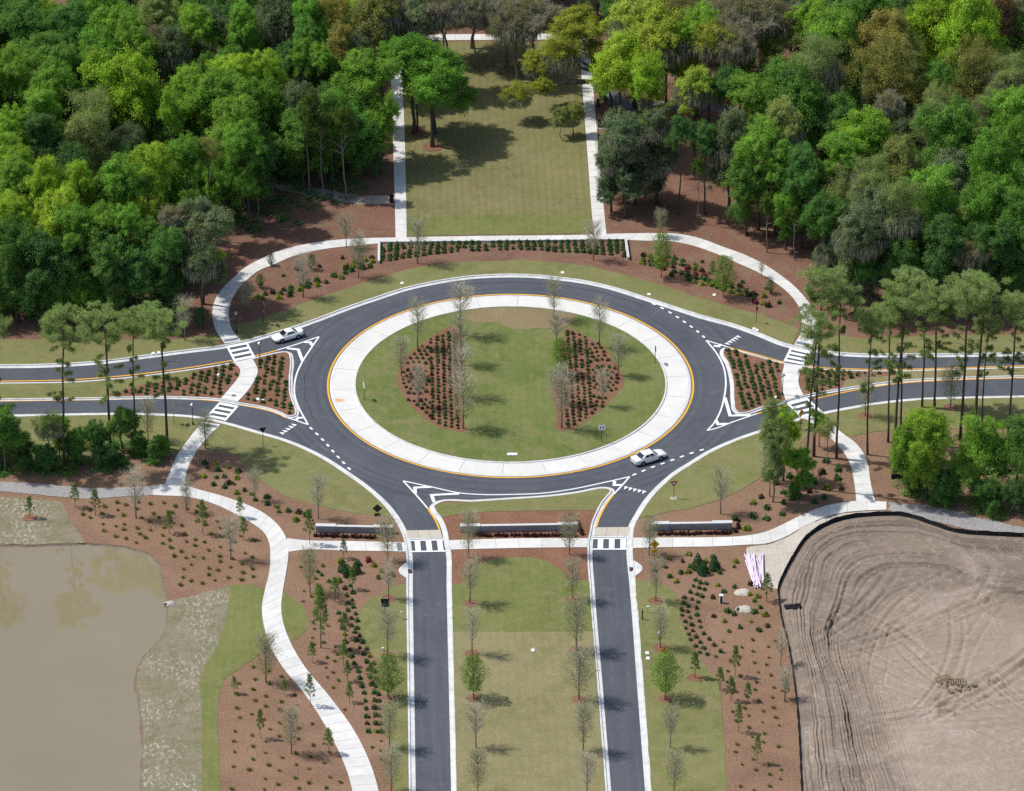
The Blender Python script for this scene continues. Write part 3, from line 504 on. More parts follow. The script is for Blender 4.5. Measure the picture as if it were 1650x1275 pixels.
def ramp(nt, fac, stops):
    r = nt.nodes.new("ShaderNodeValToRGB")
    e = r.color_ramp.elements
    while len(e) < len(stops): e.new(0.5)
    for el, (p, c) in zip(e, stops):
        el.position = p
        el.color = (*c, 1) if len(c) == 3 else c
    nt.links.new(fac, r.inputs[0])
    return r.outputs[0]

def tex_noise(nt, coord, scale, detail=4.0, rough=0.6, dist=0.0):
    n = N(nt, "ShaderNodeTexNoise", inp={"Scale": scale, "Detail": detail, "Roughness": rough, "Distortion": dist})
    nt.links.new(coord, n.inputs["Vector"])
    return n.outputs["Fac"]

def mixc(nt, fac, a, b, mode='MIX'):
    m = N(nt, "ShaderNodeMix", data_type='RGBA', blend_type=mode)
    for s, k in ((fac, 0), (a, 6), (b, 7)):
        if isinstance(s, (int, float)): m.inputs[k].default_value = s
        elif isinstance(s, tuple): m.inputs[k].default_value = (*s, 1)
        else: nt.links.new(s, m.inputs[k])
    return m.outputs[2]

def bump(nt, b, h, strength, dist):
    n = N(nt, "ShaderNodeBump", inp={"Strength": strength, "Distance": dist})
    nt.links.new(h, n.inputs["Height"])
    nt.links.new(n.outputs[0], b.inputs["Normal"])

def plain(name, c, rough=0.6, metal=0.0, spec=None, var=0.12, scale=6.0):
    m, nt, b = new_mat(name)
    tc = N(nt, "ShaderNodeTexCoord").outputs["Object"]
    f = tex_noise(nt, tc, scale, 3)
    cc = ramp(nt, f, [(0.3, tuple(x * (1 - var) for x in c)), (0.7, tuple(min(1, x * (1 + var)) for x in c))])
    nt.links.new(cc, b.inputs["Base Color"])
    b.inputs["Roughness"].default_value = rough
    b.inputs["Metallic"].default_value = metal
    if spec is not None: b.inputs["Specular IOR Level"].default_value = spec
    return m

def m_grass(name, ca, cb, cc, stripe=0.0, worn=(0.25, 0.19, 0.10), wornamt=0.5):
    """mown turf: broad tone drift, mower passes, small thin spots, blade-scale relief"""
    m, nt, b = new_mat(name)
    tc = N(nt, "ShaderNodeTexCoord").outputs["Object"]
    big = tex_noise(nt, tc, 0.09, 3, 0.55)
    mid = tex_noise(nt, tc, 0.4, 6, 0.7, 1.0)
    fine = tex_noise(nt, tc, 3.0, 5, 0.8)
    c1 = ramp(nt, big, [(0.32, tuple(x * 0.88 for x in ca)), (0.66, cb)])
    c2 = mixc(nt, ramp(nt, mid, [(0.42, (0, 0, 0)), (0.72, (1, 1, 1))]), c1, cc)
    w = tex_noise(nt, tc, 0.23, 6, 0.7, 1.2)
    c3 = mixc(nt, ramp(nt, w, [(0.5, (0, 0, 0)), (0.72, (wornamt,) * 3)]), c2, worn)
    if stripe:
        wv = N(nt, "ShaderNodeTexWave", inp={"Scale": 0.28, "Distortion": 1.2, "Detail": 2.0})
        nt.links.new(tc, wv.inputs["Vector"])
        c3 = mixc(nt, stripe, c3, ramp(nt, wv.outputs["Fac"], [(0.3, (0.35,) * 3), (0.7, (0.65,) * 3)]), 'OVERLAY')
    c4 = mixc(nt, 0.55, c3, ramp(nt, fine, [(0.3, (0.3,) * 3), (0.72, (0.72,) * 3)]), 'OVERLAY')
    nt.links.new(c4, b.inputs["Base Color"])
    b.inputs["Roughness"].default_value = 0.9
    b.inputs["Specular IOR Level"].default_value = 0.1
    bump(nt, b, fine, 0.6, 0.06)
    return m

def m_mulch(name, ca, cb, cc, litter=None):
    m, nt, b = new_mat(name)
    tc = N(nt, "ShaderNodeTexCoord").outputs["Object"]
    fine = tex_noise(nt, tc, 3.2, 6, 0.85)
    big = tex_noise(nt, tc, 0.16, 4, 0.6, 0.8)
    dk = tuple(x * 0.78 for x in ca)
    c1 = ramp(nt, big, [(0.25, dk), (0.45, ca), (0.66, cb)])
    c2 = mixc(nt, ramp(nt, fine, [(0.4, (0, 0, 0)), (0.7, (0.85,) * 3)]), c1, cc)
    if litter:
        l = tex_noise(nt, tc, 0.33, 6, 0.7, 1.0)
        c2 = mixc(nt, ramp(nt, l, [(0.5, (0, 0, 0)), (0.68, (0.8,) * 3)]), c2, litter)
    c2 = mixc(nt, 0.5, c2, ramp(nt, fine, [(0.28, (0.3,) * 3), (0.75, (0.72,) * 3)]), 'OVERLAY')
    nt.links.new(c2, b.inputs["Base Color"])
    b.inputs["Roughness"].default_value = 0.95
    b.inputs["Specular IOR Level"].default_value = 0.08
    bump(nt, b, fine, 0.8, 0.12)
    return m

def m_concrete(name, c, var=0.06, stain=0.12):
    m, nt, b = new_mat(name)
    tc = N(nt, "ShaderNodeTexCoord").outputs["Object"]
    oi = N(nt, "ShaderNodeObjectInfo").outputs["Random"]
    a = tex_noise(nt, tc, 0.7, 6, 0.7, 0.4)
    f = tex_noise(nt, tc, 9.0, 3, 0.7)
    c1 = ramp(nt, a, [(0.3, tuple(x * (1 - stain) for x in c)), (0.62, c)])
    c2 = mixc(nt, 1.0, c1, ramp(nt, oi, [(0.0, (1 - var,) * 3), (1.0, (1.0,) * 3)]), 'MULTIPLY')
    c3 = mixc(nt, 0.25, c2, ramp(nt, f, [(0.3, (0.4,) * 3), (0.7, (0.6,) * 3)]), 'OVERLAY')
    nt.links.new(c3, b.inputs["Base Color"])
    b.inputs["Roughness"].default_value = 0.85
    bump(nt, b, f, 0.2, 0.01)
    return m

def m_asphalt(name):
    m, nt, b = new_mat(name)
    tc = N(nt, "ShaderNodeTexCoord").outputs["Object"]
    sp = tex_noise(nt, tc, 14.0, 2, 0.8)
    big = tex_noise(nt, tc, 0.12, 5, 0.6, 0.5)
    scuff = tex_noise(nt, tc, 0.35, 8, 0.75, 2.5)
    # wheel polish that follows the circulating lane: rings about the island's centre
    sx = N(nt, "ShaderNodeSeparateXYZ"); nt.links.new(tc, sx.inputs[0])
    ln = N(nt, "ShaderNodeVectorMath", operation='LENGTH'); nt.links.new(tc, ln.inputs[0])
    cx = N(nt, "ShaderNodeCombineXYZ"); nt.links.new(ln.outputs["Value"], cx.inputs[0])
    ring = tex_noise(nt, cx.outputs[0], 0.9, 2, 0.5)
    c1 = ramp(nt, big, [(0.3, (0.063, 0.070, 0.084)), (0.7, (0.085, 0.092, 0.106))])
    c2 = mixc(nt, ramp(nt, scuff, [(0.52, (0, 0, 0)), (0.78, (0.55,) * 3)]), c1, (0.16, 0.16, 0.16))
    near = N(nt, "ShaderNodeMath", operation='LESS_THAN', inp={1: 34.0}); nt.links.new(ln.outputs["Value"], near.inputs[0])
    nm = N(nt, "ShaderNodeMath", operation='MULTIPLY', inp={1: 0.28}); nt.links.new(near.outputs[0], nm.inputs[0])
    c3 = mixc(nt, nm.outputs[0], c2, ramp(nt, ring, [(0.35, (0.25,) * 3), (0.65, (0.75,) * 3)]), 'OVERLAY')
    c4 = mixc(nt, 0.35, c3, ramp(nt, sp, [(0.3, (0.35,) * 3), (0.7, (0.66,) * 3)]), 'OVERLAY')
    mp = N(nt, "ShaderNodeMapping"); mp.inputs["Scale"].default_value = (1.3, 0.05, 1); nt.links.new(tc, mp.inputs[0])
    stk = tex_noise(nt, mp.outputs[0], 1.0, 4, 0.6)
    far = N(nt, "ShaderNodeMath", operation='LESS_THAN', inp={1: -38.0}); nt.links.new(sx.outputs[1], far.inputs[0])
    mk = N(nt, "ShaderNodeMath", operation='MULTIPLY', inp={1: 0.35}); nt.links.new(far.outputs[0], mk.inputs[0])
    c4 = mixc(nt, mk.outputs[0], c4, ramp(nt, stk, [(0.3, (0.3,) * 3), (0.7, (0.72,) * 3)]), 'OVERLAY')
    nt.links.new(c4, b.inputs["Base Color"])
    b.inputs["Roughness"].default_value = 0.8
    b.inputs["Specular IOR Level"].default_value = 0.3
    bump(nt, b, sp, 0.25, 0.01)
    return m

def m_leaf(name, trans=0.3, vary=0.35, clump=0.6):
    """leaf colour comes from the object's own colour; tone varies leaf by leaf and clump by clump"""
    m = bpy.data.materials.new(name)
    m.use_nodes = True
    nt = m.node_tree
    nt.nodes.remove(nt.nodes["Principled BSDF"])
    out = nt.nodes["Material Output"]
    oi = N(nt, "ShaderNodeObjectInfo")
    geo = N(nt, "ShaderNodeNewGeometry")
    tc = N(nt, "ShaderNodeTexCoord").outputs["Object"]
    cl = tex_noise(nt, tc, 2.4, 3, 0.6)
    v = ramp(nt, geo.outputs["Random Per Island"], [(0.0, (1 - vary,) * 3), (1.0, (1 + vary * 0.8,) * 3)])
    k = ramp(nt, cl, [(0.32, (1 - clump * 0.45,) * 3), (0.68, (1 + clump * 0.35, 1 + clump * 0.3, 1 - clump * 0.1))])
    c = mixc(nt, 1.0, mixc(nt, 1.0, oi.outputs["Color"], v, 'MULTIPLY'), k, 'MULTIPLY')
    d = N(nt, "ShaderNodeBsdfDiffuse"); nt.links.new(c, d.inputs["Color"])
    t = N(nt, "ShaderNodeBsdfTranslucent")
    nt.links.new(mixc(nt, 1.0, c, (1.1, 1.15, 0.55), 'MULTIPLY'), t.inputs["Color"])
    tw = N(nt, "ShaderNodeMixShader", inp={0: trans})
    nt.links.new(t.outputs[0], tw.inputs[2])
    s1 = N(nt, "ShaderNodeAddShader"); nt.links.new(d.outputs[0], s1.inputs[0]); nt.links.new(tw.outputs[0], s1.inputs[1])
    nt.links.new(s1.outputs[0], out.inputs[0])
    return m

def m_bark(name, ca, cb):
    m, nt, b = new_mat(name)
    tc = N(nt, "ShaderNodeTexCoord").outputs["Object"]
    mp = N(nt, "ShaderNodeMapping"); mp.inputs["Scale"].default_value = (9, 9, 2.0)
    nt.links.new(tc, mp.inputs[0])
    f = tex_noise(nt, mp.outputs[0], 3.0, 4, 0.7)
    nt.links.new(ramp(nt, f, [(0.3, ca), (0.7, cb)]), b.inputs["Base Color"])
    b.inputs["Roughness"].default_value = 0.9
    bump(nt, b, f, 0.5, 0.03)
    return m

M = {}
M['grass'] = m_grass('grass_turf', (0.154, 0.166, 0.056), (0.182, 0.186, 0.068), (0.215, 0.202, 0.092), 0.0)
M['grass_island'] = m_grass('grass_island', (0.112, 0.152, 0.040), (0.142, 0.170, 0.050), (0.184, 0.188, 0.072), 0.06)
M['grass_green'] = m_grass('grass_green', (0.136, 0.160, 0.046), (0.162, 0.176, 0.056), (0.190, 0.190, 0.074), 0.06)
M['grass_dry'] = m_grass('grass_dry', (0.200, 0.190, 0.084), (0.230, 0.210, 0.102), (0.260, 0.226, 0.122), 0.06)
M['grass_tan'] = m_grass('grass_tan', (0.225, 0.170, 0.090), (0.26, 0.20, 0.115), (0.20, 0.165, 0.075), 0.0)
M['grass_great'] = m_grass('grass_great', (0.152, 0.154, 0.056), (0.182, 0.174, 0.070), (0.212, 0.190, 0.090), 0.12)
M['mulch'] = m_mulch('mulch_bark', (0.182, 0.084, 0.050), (0.226, 0.110, 0.068), (0.298, 0.174, 0.118))
M['mulch_dull'] = m_mulch('mulch_weathered', (0.198, 0.112, 0.068), (0.246, 0.146, 0.092), (0.312, 0.210, 0.145))
M['forest_floor'] = m_mulch('forest_floor', (0.160, 0.076, 0.052), (0.205, 0.106, 0.072), (0.27, 0.165, 0.118), litter=(0.20, 0.16, 0.09))
M['soil'] = m_mulch('soil', (0.20, 0.15, 0.11), (0.25, 0.19, 0.15), (0.29, 0.24, 0.2))
M['concrete'] = m_concrete('concrete_walk', (0.70, 0.685, 0.645), 0.13, 0.16)
M['concrete_kerb'] = m_concrete('concrete_kerb', (0.66, 0.66, 0.64), 0.03, 0.28)
M['concrete_apron'] = m_concrete('concrete_apron', (0.69, 0.685, 0.655), 0.05, 0.10)
M['concrete_wall'] = m_concrete('concrete_wall', (0.33, 0.335, 0.335), 0.08, 0.3)
M['concrete_cap'] = m_concrete('concrete_cap', (0.62, 0.62, 0.60), 0.04, 0.15)
M['paver_buff'] = m_concrete('paver_buff', (0.52, 0.47, 0.38), 0.05, 0.1)
M['tactile'] = plain('tactile_strip', (0.16, 0.18, 0.21), 0.8)
M['asphalt'] = m_asphalt('asphalt')
M['gravel'] = m_mulch('gravel', (0.27, 0.255, 0.245), (0.33, 0.315, 0.305), (0.42, 0.40, 0.39))
M['trail'] = m_mulch('trail_sand', (0.34, 0.27, 0.22), (0.42, 0.35, 0.29), (0.5, 0.43, 0.37))
M['drive'] = m_mulch('old_asphalt', (0.13, 0.13, 0.145), (0.17, 0.17, 0.185), (0.22, 0.22, 0.235))
M['white_paint'] = plain('white_paint', (0.80, 0.80, 0.78), 0.55, var=0.05, scale=3)
M['yellow_paint'] = plain('yellow_paint', (0.78, 0.40, 0.035), 0.55, var=0.08, scale=3)
M['bark_oak'] = m_bark('bark_oak', (0.055, 0.045, 0.038), (0.115, 0.095, 0.080))
M['bark_pine'] = m_bark('bark_pine', (0.060, 0.044, 0.036), (0.125, 0.092, 0.075))
M['bark_grey'] = m_bark('bark_grey', (0.15, 0.135, 0.115), (0.25, 0.225, 0.195))
M['bark_young'] = m_bark('bark_young', (0.20, 0.175, 0.14), (0.30, 0.265, 0.215))
M['leaf'] = m_leaf('leaf_broad', 0.75, 0.35, 0.7)
M['needle'] = m_leaf('needle', 0.6, 0.35, 0.45)
M['shrub_leaf'] = m_leaf('shrub_leaf', 0.5, 0.4, 0.4)
M['moss_hang'] = m_leaf('hanging_moss', 0.4, 0.25, 0.3)
M['black'] = plain('black_metal', (0.018, 0.018, 0.02), 0.5)
M['dark_back'] = plain('sign_back_dark', (0.02, 0.024, 0.026), 0.5)
M['fabric_black'] = plain('silt_fabric', (0.012, 0.013, 0.016), 0.75, var=0.3, scale=2)
M['wood'] = plain('stake_wood', (0.30, 0.22, 0.14), 0.8)
M['sign_yellow'] = plain('sign_yellow', (0.78, 0.42, 0.01), 0.45, var=0.03)
M['sign_white'] = plain('sign_white', (0.80, 0.80, 0.80), 0.45, var=0.03)
M['sign_red'] = plain('sign_red', (0.42, 0.02, 0.035), 0.45, var=0.03)
M['sign_black'] = plain('sign_black', (0.012, 0.012, 0.014), 0.5, var=0.03)
M['pipe_white'] = plain('pipe_lilac', (0.72, 0.60, 0.74), 0.4, var=0.08)
M['box_white'] = plain('box_white', (0.75, 0.75, 0.74), 0.5)
M['lamp_glass'] = plain('lamp_glass', (0.62, 0.66, 0.66), 0.15, spec=0.6)
M['teal'] = plain('verdigris', (0.18, 0.27, 0.27), 0.5)
M['rust_brown'] = plain('inlet_brown', (0.10, 0.055, 0.04), 0.8)
M['dark_hole'] = plain('dark_opening', (0.012, 0.012, 0.012), 0.9)
M['rock'] = m_concrete('pale_stone', (0.5, 0.46, 0.41), 0.1, 0.3)
M['car_paint'] = plain('car_paint_white', (0.78, 0.79, 0.80), 0.25, spec=0.6, var=0.02)
M['glass'] = plain('car_glass', (0.012, 0.016, 0.018), 0.06, spec=0.7, var=0.02)
M['tyre'] = plain('tyre', (0.012, 0.012, 0.012), 0.8)
M['alloy'] = plain('alloy', (0.32, 0.32, 0.33), 0.35, 0.8)
M['tail_red'] = plain('tail_lamp', (0.22, 0.012, 0.012), 0.25)
M['head_clear'] = plain('head_lamp', (0.42, 0.44, 0.46), 0.12)
M['sand'] = None
M['cut_wood'] = plain('pallet_wood', (0.22, 0.16, 0.10), 0.85, var=0.25)

def m_sandy(name):
    m, nt, b = new_mat(name)
    tc = N(nt, "ShaderNodeTexCoord").outputs["Object"]
    a = tex_noise(nt, tc, 0.3, 6, 0.7, 1.5)
    mp = N(nt, "ShaderNodeMapping"); mp.inputs["Scale"].default_value = (1.0, 0.55, 1); mp.inputs["Rotation"].default_value = (0, 0, 0.6)
    nt.links.new(tc, mp.inputs[0])
    s = tex_noise(nt, mp.outputs[0], 2.2, 6, 0.8)
    f = tex_noise(nt, tc, 7, 4, 0.75)
    c1 = ramp(nt, a, [(0.35, (0.150, 0.145, 0.068)), (0.6, (0.225, 0.192, 0.128))])
    msk = ramp(nt, tex_noise(nt, tc, 0.16, 3, 0.5), [(0.42, (0.08,) * 3), (0.6, (1, 1, 1))])
    c2 = mixc(nt, mixc(nt, 1.0, ramp(nt, s, [(0.51, (0, 0, 0)), (0.65, (0.95,) * 3)]), msk, 'MULTIPLY'), c1, (0.54, 0.49, 0.43))
    c3 = mixc(nt, 0.5, c2, ramp(nt, f, [(0.3, (0.3,) * 3), (0.7, (0.7,) * 3)]), 'OVERLAY')
    nt.links.new(c3, b.inputs["Base Color"])
    b.inputs["Roughness"].default_value = 0.95
    bump(nt, b, f, 0.5, 0.06)
    return m
M['sandy'] = m_sandy('sandy_turf')
M['sand'] = m_mulch('pale_sand', (0.46, 0.41, 0.34), (0.55, 0.50, 0.43), (0.62, 0.57, 0.50))

def m_site(name):
    m, nt, b = new_mat(name)
    tc = N(nt, "ShaderNodeTexCoord").outputs["Object"]
    at = N(nt, "ShaderNodeAttribute", attribute_name="track")
    a = tex_noise(nt, tc, 0.11, 5, 0.6, 1.5)
    s = tex_noise(nt, tc, 0.5, 8, 0.75, 2.5)
    f = tex_noise(nt, tc, 6, 4, 0.8)
    bd = N(nt, "ShaderNodeAttribute", attribute_name="dark_band")
    c1 = ramp(nt, a, [(0.33, (0.178, 0.142, 0.110)), (0.66, (0.238, 0.188, 0.146))])
    c1 = mixc(nt, bd.outputs["Fac"], c1, (0.105, 0.085, 0.072))  # mixes a darker soil tone in along the stored bands
    c1 = mixc(nt, at.outputs["Fac"], (0.298, 0.234, 0.178), c1)
    c2 = mixc(nt, ramp(nt, s, [(0.52, (0, 0, 0)), (0.72, (0.7,) * 3)]), c1, (0.47, 0.39, 0.33))
    mp = N(nt, "ShaderNodeMapping"); mp.inputs["Scale"].default_value = (0.35, 1.3, 1); mp.inputs["Rotation"].default_value = (0, 0, 0.35); nt.links.new(tc, mp.inputs[0])
    sc = tex_noise(nt, mp.outputs[0], 0.8, 7, 0.75, 1.5)
    c2 = mixc(nt, ramp(nt, sc, [(0.56, (0, 0, 0)), (0.7, (0.55,) * 3)]), c2, (0.17, 0.135, 0.12))
    wh = tex_noise(nt, tc, 0.07, 4, 0.55, 1.0)
    c2 = mixc(nt, ramp(nt, wh, [(0.60, (0, 0, 0)), (0.80, (0.4,) * 3)]), c2, (0.52, 0.45, 0.39))
    c3 = mixc(nt, 0.5, c2, ramp(nt, f, [(0.3, (0.3,) * 3), (0.7, (0.7,) * 3)]), 'OVERLAY')
    nt.links.new(c3, b.inputs["Base Color"])
    b.inputs["Roughness"].default_value = 0.95
    b.inputs["Specular IOR Level"].default_value = 0.1
    f2 = tex_noise(nt, tc, 2.2, 6, 0.85)
    bump(nt, b, f2, 0.6, 0.07)
    return m
M['site'] = m_site('bare_earth')

def m_water(name):
    m, nt, b = new_mat(name)
    tc = N(nt, "ShaderNodeTexCoord").outputs["Object"]
    a = tex_noise(nt, tc, 0.05, 3, 0.5)
    nt.links.new(ramp(nt, a, [(0.3, (0.222, 0.182, 0.104)), (0.7, (0.246, 0.202, 0.118))]), b.inputs["Base Color"])
    b.inputs["Roughness"].default_value = 0.05
    b.inputs["IOR"].default_value = 1.33
    b.inputs["Specular IOR Level"].default_value = 1.0
    b.inputs["Coat Weight"].default_value = 1.0
    b.inputs["Coat Roughness"].default_value = 0.03
    b.inputs["Coat IOR"].default_value = 1.4
    w = tex_noise(nt, tc, 0.7, 3, 0.5)
    bump(nt, b, w, 0.06, 0.02)
    return m
M['water'] = m_water('muddy_water')

def m_apron(name, stain):
    m, nt, b = new_mat(name)
    tc = N(nt, "ShaderNodeTexCoord").outputs["Object"]
    oi = N(nt, "ShaderNodeObjectInfo").outputs["Random"]
    a = tex_noise(nt, tc, 0.45, 6, 0.7, 0.4)
    f = tex_noise(nt, tc, 9.0, 3, 0.7)
    c = (0.68, 0.665, 0.62)
    c1 = ramp(nt, a, [(0.3, tuple(x * 0.9 for x in c)), (0.62, c)])
    c1 = mixc(nt, 1.0, c1, ramp(nt, oi, [(0, (0.95,) * 3), (1, (1,) * 3)]), 'MULTIPLY')
    mp = N(nt, "ShaderNodeMapping", vector_type='POINT'); mp.inputs["Location"].default_value = (-stain[0], -stain[1], 0)
    nt.links.new(tc, mp.inputs[0])
    mp2 = N(nt, "ShaderNodeMapping", vector_type='POINT'); mp2.inputs["Rotation"].default_value = (0, 0, -0.5); mp2.inputs["Scale"].default_value = (0.62, 1.25, 0)
    nt.links.new(mp.outputs[0], mp2.inputs[0])
    ln = N(nt, "ShaderNodeVectorMath", operation='LENGTH'); nt.links.new(mp2.outputs[0], ln.inputs[0])
    ad = N(nt, "ShaderNodeMath", operation='MULTIPLY_ADD', inp={1: 0.5, 2: -0.1})
    nt.links.new(tex_noise(nt, tc, 2.5, 4), ad.inputs[0])
    sm = N(nt, "ShaderNodeMath", operation='ADD'); nt.links.new(ln.outputs["Value"], sm.inputs[0]); nt.links.new(ad.outputs[0], sm.inputs[1])
    c2 = mixc(nt, ramp(nt, sm.outputs[0], [(0.55, (0.75,) * 3), (0.95, (0, 0, 0))]), c1, (0.62, 0.27, 0.08))
    c3 = mixc(nt, 0.25, c2, ramp(nt, f, [(0.3, (0.4,) * 3), (0.7, (0.6,) * 3)]), 'OVERLAY')
    nt.links.new(c3, b.inputs["Base Color"])
    b.inputs["Roughness"].default_value = 0.85
    return m
M['apron'] = m_apron('apron_concrete', L['stain'])

# ------------------------------------------------------------------ ground, roads, kerbs
ZR = -0.13
def structure(o): o["kind"] = "structure"; return o

structure(obj('ground', mesh('g', [(-1500, -1500, -0.9), (1500, -1500, -0.9), (1500, 1500, -0.9), (-1500, 1500, -0.9)], [(0, 1, 2, 3)]), M['soil']))
structure(sheet('road', [(-104, -38), (-22, -38), (-22, -112), (22, -112), (22, -38), (104, -38), (104, 42), (-104, 42)], ZR, M['asphalt']))

def smooth(p, s=1.0, closed=False): return catmull(p, s, closed)

KN = smooth(L['kerb_north'])
KSW = smooth(L['kerb_sw'], 0.8)
KM = smooth(L['kerb_mid'], 0.5)
KSE = smooth(L['kerb_se'], 0.8)
MW = smooth(L['median_west'], 0.5)
ME = smooth(L['median_east'], 0.5)
V2 = lambda a: Vector(a)
pond = smooth(L['pond_edge'], 0.8)
def jig(p, amp, sc, seed):
    return [Vector((q.x + amp * noise.noise(Vector((q.x * sc, q.y * sc, seed))), q.y + amp * noise.noise(Vector((q.x * sc, q.y * sc, seed + 9))))) for q in p]
pond = jig(pond, 0.35, 0.7, 2.0)
north_poly = KN + [V2((125, 30)), V2((125, 190)), V2((-125, 190)), V2((-125, 30))]
structure(sheet('ground', north_poly, 0.0, M['forest_floor'], skirt=0.5))
# south-west land wraps round the pond
sw_poly = KSW[:]
sw_poly = sw_poly + [V2((pond[-1].x, sw_poly[-1].y - 0.0))] + list(reversed(pond)) + [V2((sw_poly[0].x, pond[0].y))]
structure(sheet('ground', sw_poly, 0.0, M['mulch_dull'], skirt=0.5))
structure(sheet('ground', KM, 0.0, M['mulch'], skirt=0.5))
se_poly = KSE + [V2((104, KSE[0].y))]
structure(sheet('ground', se_poly, 0.0, M['mulch_dull'], skirt=0.5))
structure(sheet('ground', MW, 0.0, M['mulch'], skirt=0.5))
structure(sheet('ground', ME, 0.0, M['mulch'], skirt=0.5))

# pond: bank and water
nb = normals2(pond)
vb, fb = [], []
for q, n in zip(pond, nb):
    for d, z in ((-0.12, 0.004), (0.05, -0.06), (0.55, -0.30), (1.6, -0.62)):
        jj = 0.10 * noise.noise(Vector((q.x * 2, q.y * 2, d)))
        vb.append((q.x + n.x * (d + jj * (d > 0)), q.y + n.y * (d + jj * (d > 0)), z))
for i in range(len(pond) - 1):
    for k in range(3):
        a = i * 4 + k
        fb.append((a, a + 1, a + 5, a + 4))
structure(obj('pond_bank', mesh('b', vb, fb, True), plain('bank_soil', (0.15, 0.12, 0.085), 0.9, var=0.3, scale=3)))
wpoly = [Vector((-104, pond[0].y + 3)), *[q - n * 0.25 for q, n in zip(pond, nb)], Vector((-104, pond[-1].y))]
wm = sheet('pond_water', wpoly, -0.17, M['water'])
structure(wm)

def kerb(name, line, side, gutter=0.5, top=0.2):
    p = line
    nn = normals2(p)
    prof = [(-0.02, -0.3), (-0.02, 0.035), (top, 0.035), (top + 0.045, -0.112), (top + 0.045 + gutter, ZR + 0.006), (top + 0.045 + gutter, -0.3)]
    v, f = [], []
    for q, n in zip(p, nn):
        for d, z in prof: v.append((q.x + n.x * d * side, q.y + n.y * d * side, z))
    m = len(prof)
    for i in range(len(p) - 1):
        for k in range(m - 1):
            a = i * m + k
            f.append((a, a + m, a + m + 1, a + 1) if side < 0 else (a, a + 1, a + m + 1, a + m))
    return structure(obj(name, mesh(name, v, f), M['concrete_kerb']))
kerb('kerb', KN, 1, 0.55, 0.22)
kerb('kerb', KSW, -1, 0.55, 0.22)
kerb('kerb', KM, -1, 0.42, 0.2)
kerb('kerb', KSE, -1, 0.55, 0.22)
kerb('kerb', MW, -1, 0.30, 0.18)
kerb('kerb', ME, 1, 0.30, 0.18)

# ------------------------------------------------------------------ lawns and beds
zl = [0.010]
def lawn(key, mat, name='lawn', amp=0.06, z=None):
    o = sheet(name, ragged([Vector(q) for q in L[key]], 0.8, amp, len(key)), z if z else zl[0], M[mat])
    zl[0] += 0.0017
    return structure(o)
lawn('lawn_nw', 'grass'); lawn('lawn_n', 'grass'); lawn('lawn_ne', 'grass')
lawn('lawn_great', 'grass_great'); lawn('lawn_great_near', 'grass_green', amp=0.02, z=0.045)
lawn('lawn_medw', 'grass'); lawn('lawn_mede', 'grass_dry')
lawn('lawn_sw', 'grass'); lawn('lawn_w', 'grass'); lawn('lawn_round', 'grass_green'); lawn('lawn_verge_sw', 'grass')
lawn('lawn_pond', 'grass_green'); lawn('sand_pond', 'sandy', 'shore'); lawn('sand_nw', 'sandy', 'shore')
lawn('lawn_mid_n', 'grass'); lawn('lawn_mid', 'grass_green'); lawn('lawn_mid_dry', 'grass_dry', amp=0.02)
lawn('lawn_se', 'grass'); lawn('lawn_e', 'grass'); lawn('lawn_verge_se', 'grass')
lawn('sand_site', 'sand', 'sand_patch', amp=0.15)

# ------------------------------------------------------------------ central island
def circle(r, n=180): return [Vector((r * math.cos(2 * math.pi * i / n), r * math.sin(2 * math.pi * i / n))) for i in range(n)]
RI, RO = 21.55, 25.1
structure(sheet('island_lawn', circle(RI), 0.0, M['grass_island'], skirt=0.3))
def ring(name, r0, r1, prof, mat, n=180):
    v, f = [], []
    m = len(prof)
    for i in range(n):
        a = 2 * math.pi * i / n
        for t, z in prof:
            r = r0 + (r1 - r0) * t
            v.append((r * math.cos(a), r * math.sin(a), z))
    for i in range(n):
        j = (i + 1) % n
        for k in range(m - 1): f.append((i * m + k, i * m + k + 1, j * m + k + 1, j * m + k))
    return structure(obj(name, mesh(name, v, f), mat))
ring('kerb', RI - 0.05, RI + 0.25, [(0, -0.2), (0, 0.05), (0.8, 0.05), (1, -0.09)], M['concrete_kerb'])
ring('kerb', RO - 0.45, RO, [(0, -0.2), (0, -0.062), (0.6, -0.066), (0.95, -0.11), (1, -0.125), (1, -0.3)], M['concrete_kerb'])
apron = structure(empty('truck_apron'))
ns = 26
for i in range(ns):
    a0, a1 = 2 * math.pi * i / ns + 0.0012 + 0.05, 2 * math.pi * (i + 1) / ns - 0.0012 + 0.05
    v = []
    K = 8
    for r, z in ((RI + 0.2, -0.075), (RO - 0.44, -0.07)):
        for k in range(K + 1):
            a = a0 + (a1 - a0) * k / K
            v.append((r * math.cos(a), r * math.sin(a), z))
    nv = len(v)
    v += [(x, y, z - 0.12) for x, y, z in v]
    f = [(k, K + 1 + k, K + 2 + k, k + 1) for k in range(K)]
    f += [(nv + k, k, k + 1, nv + k + 1) for k in range(K)]
    f += [(K + 1 + k, nv + K + 1 + k, nv + K + 2 + k, K + 2 + k) for k in range(K)]
    f += [(0, nv, nv + K + 1, K + 1), (K, 2 * K + 1, nv + 2 * K + 1, nv + K)]
    obj('slab', mesh('slab', v, f), M['apron'], apron)
# thin base under the slab joints
ring('apron_bed', RI + 0.1, RO - 0.3, [(0, -0.11), (1, -0.11)], M['concrete_wall'])

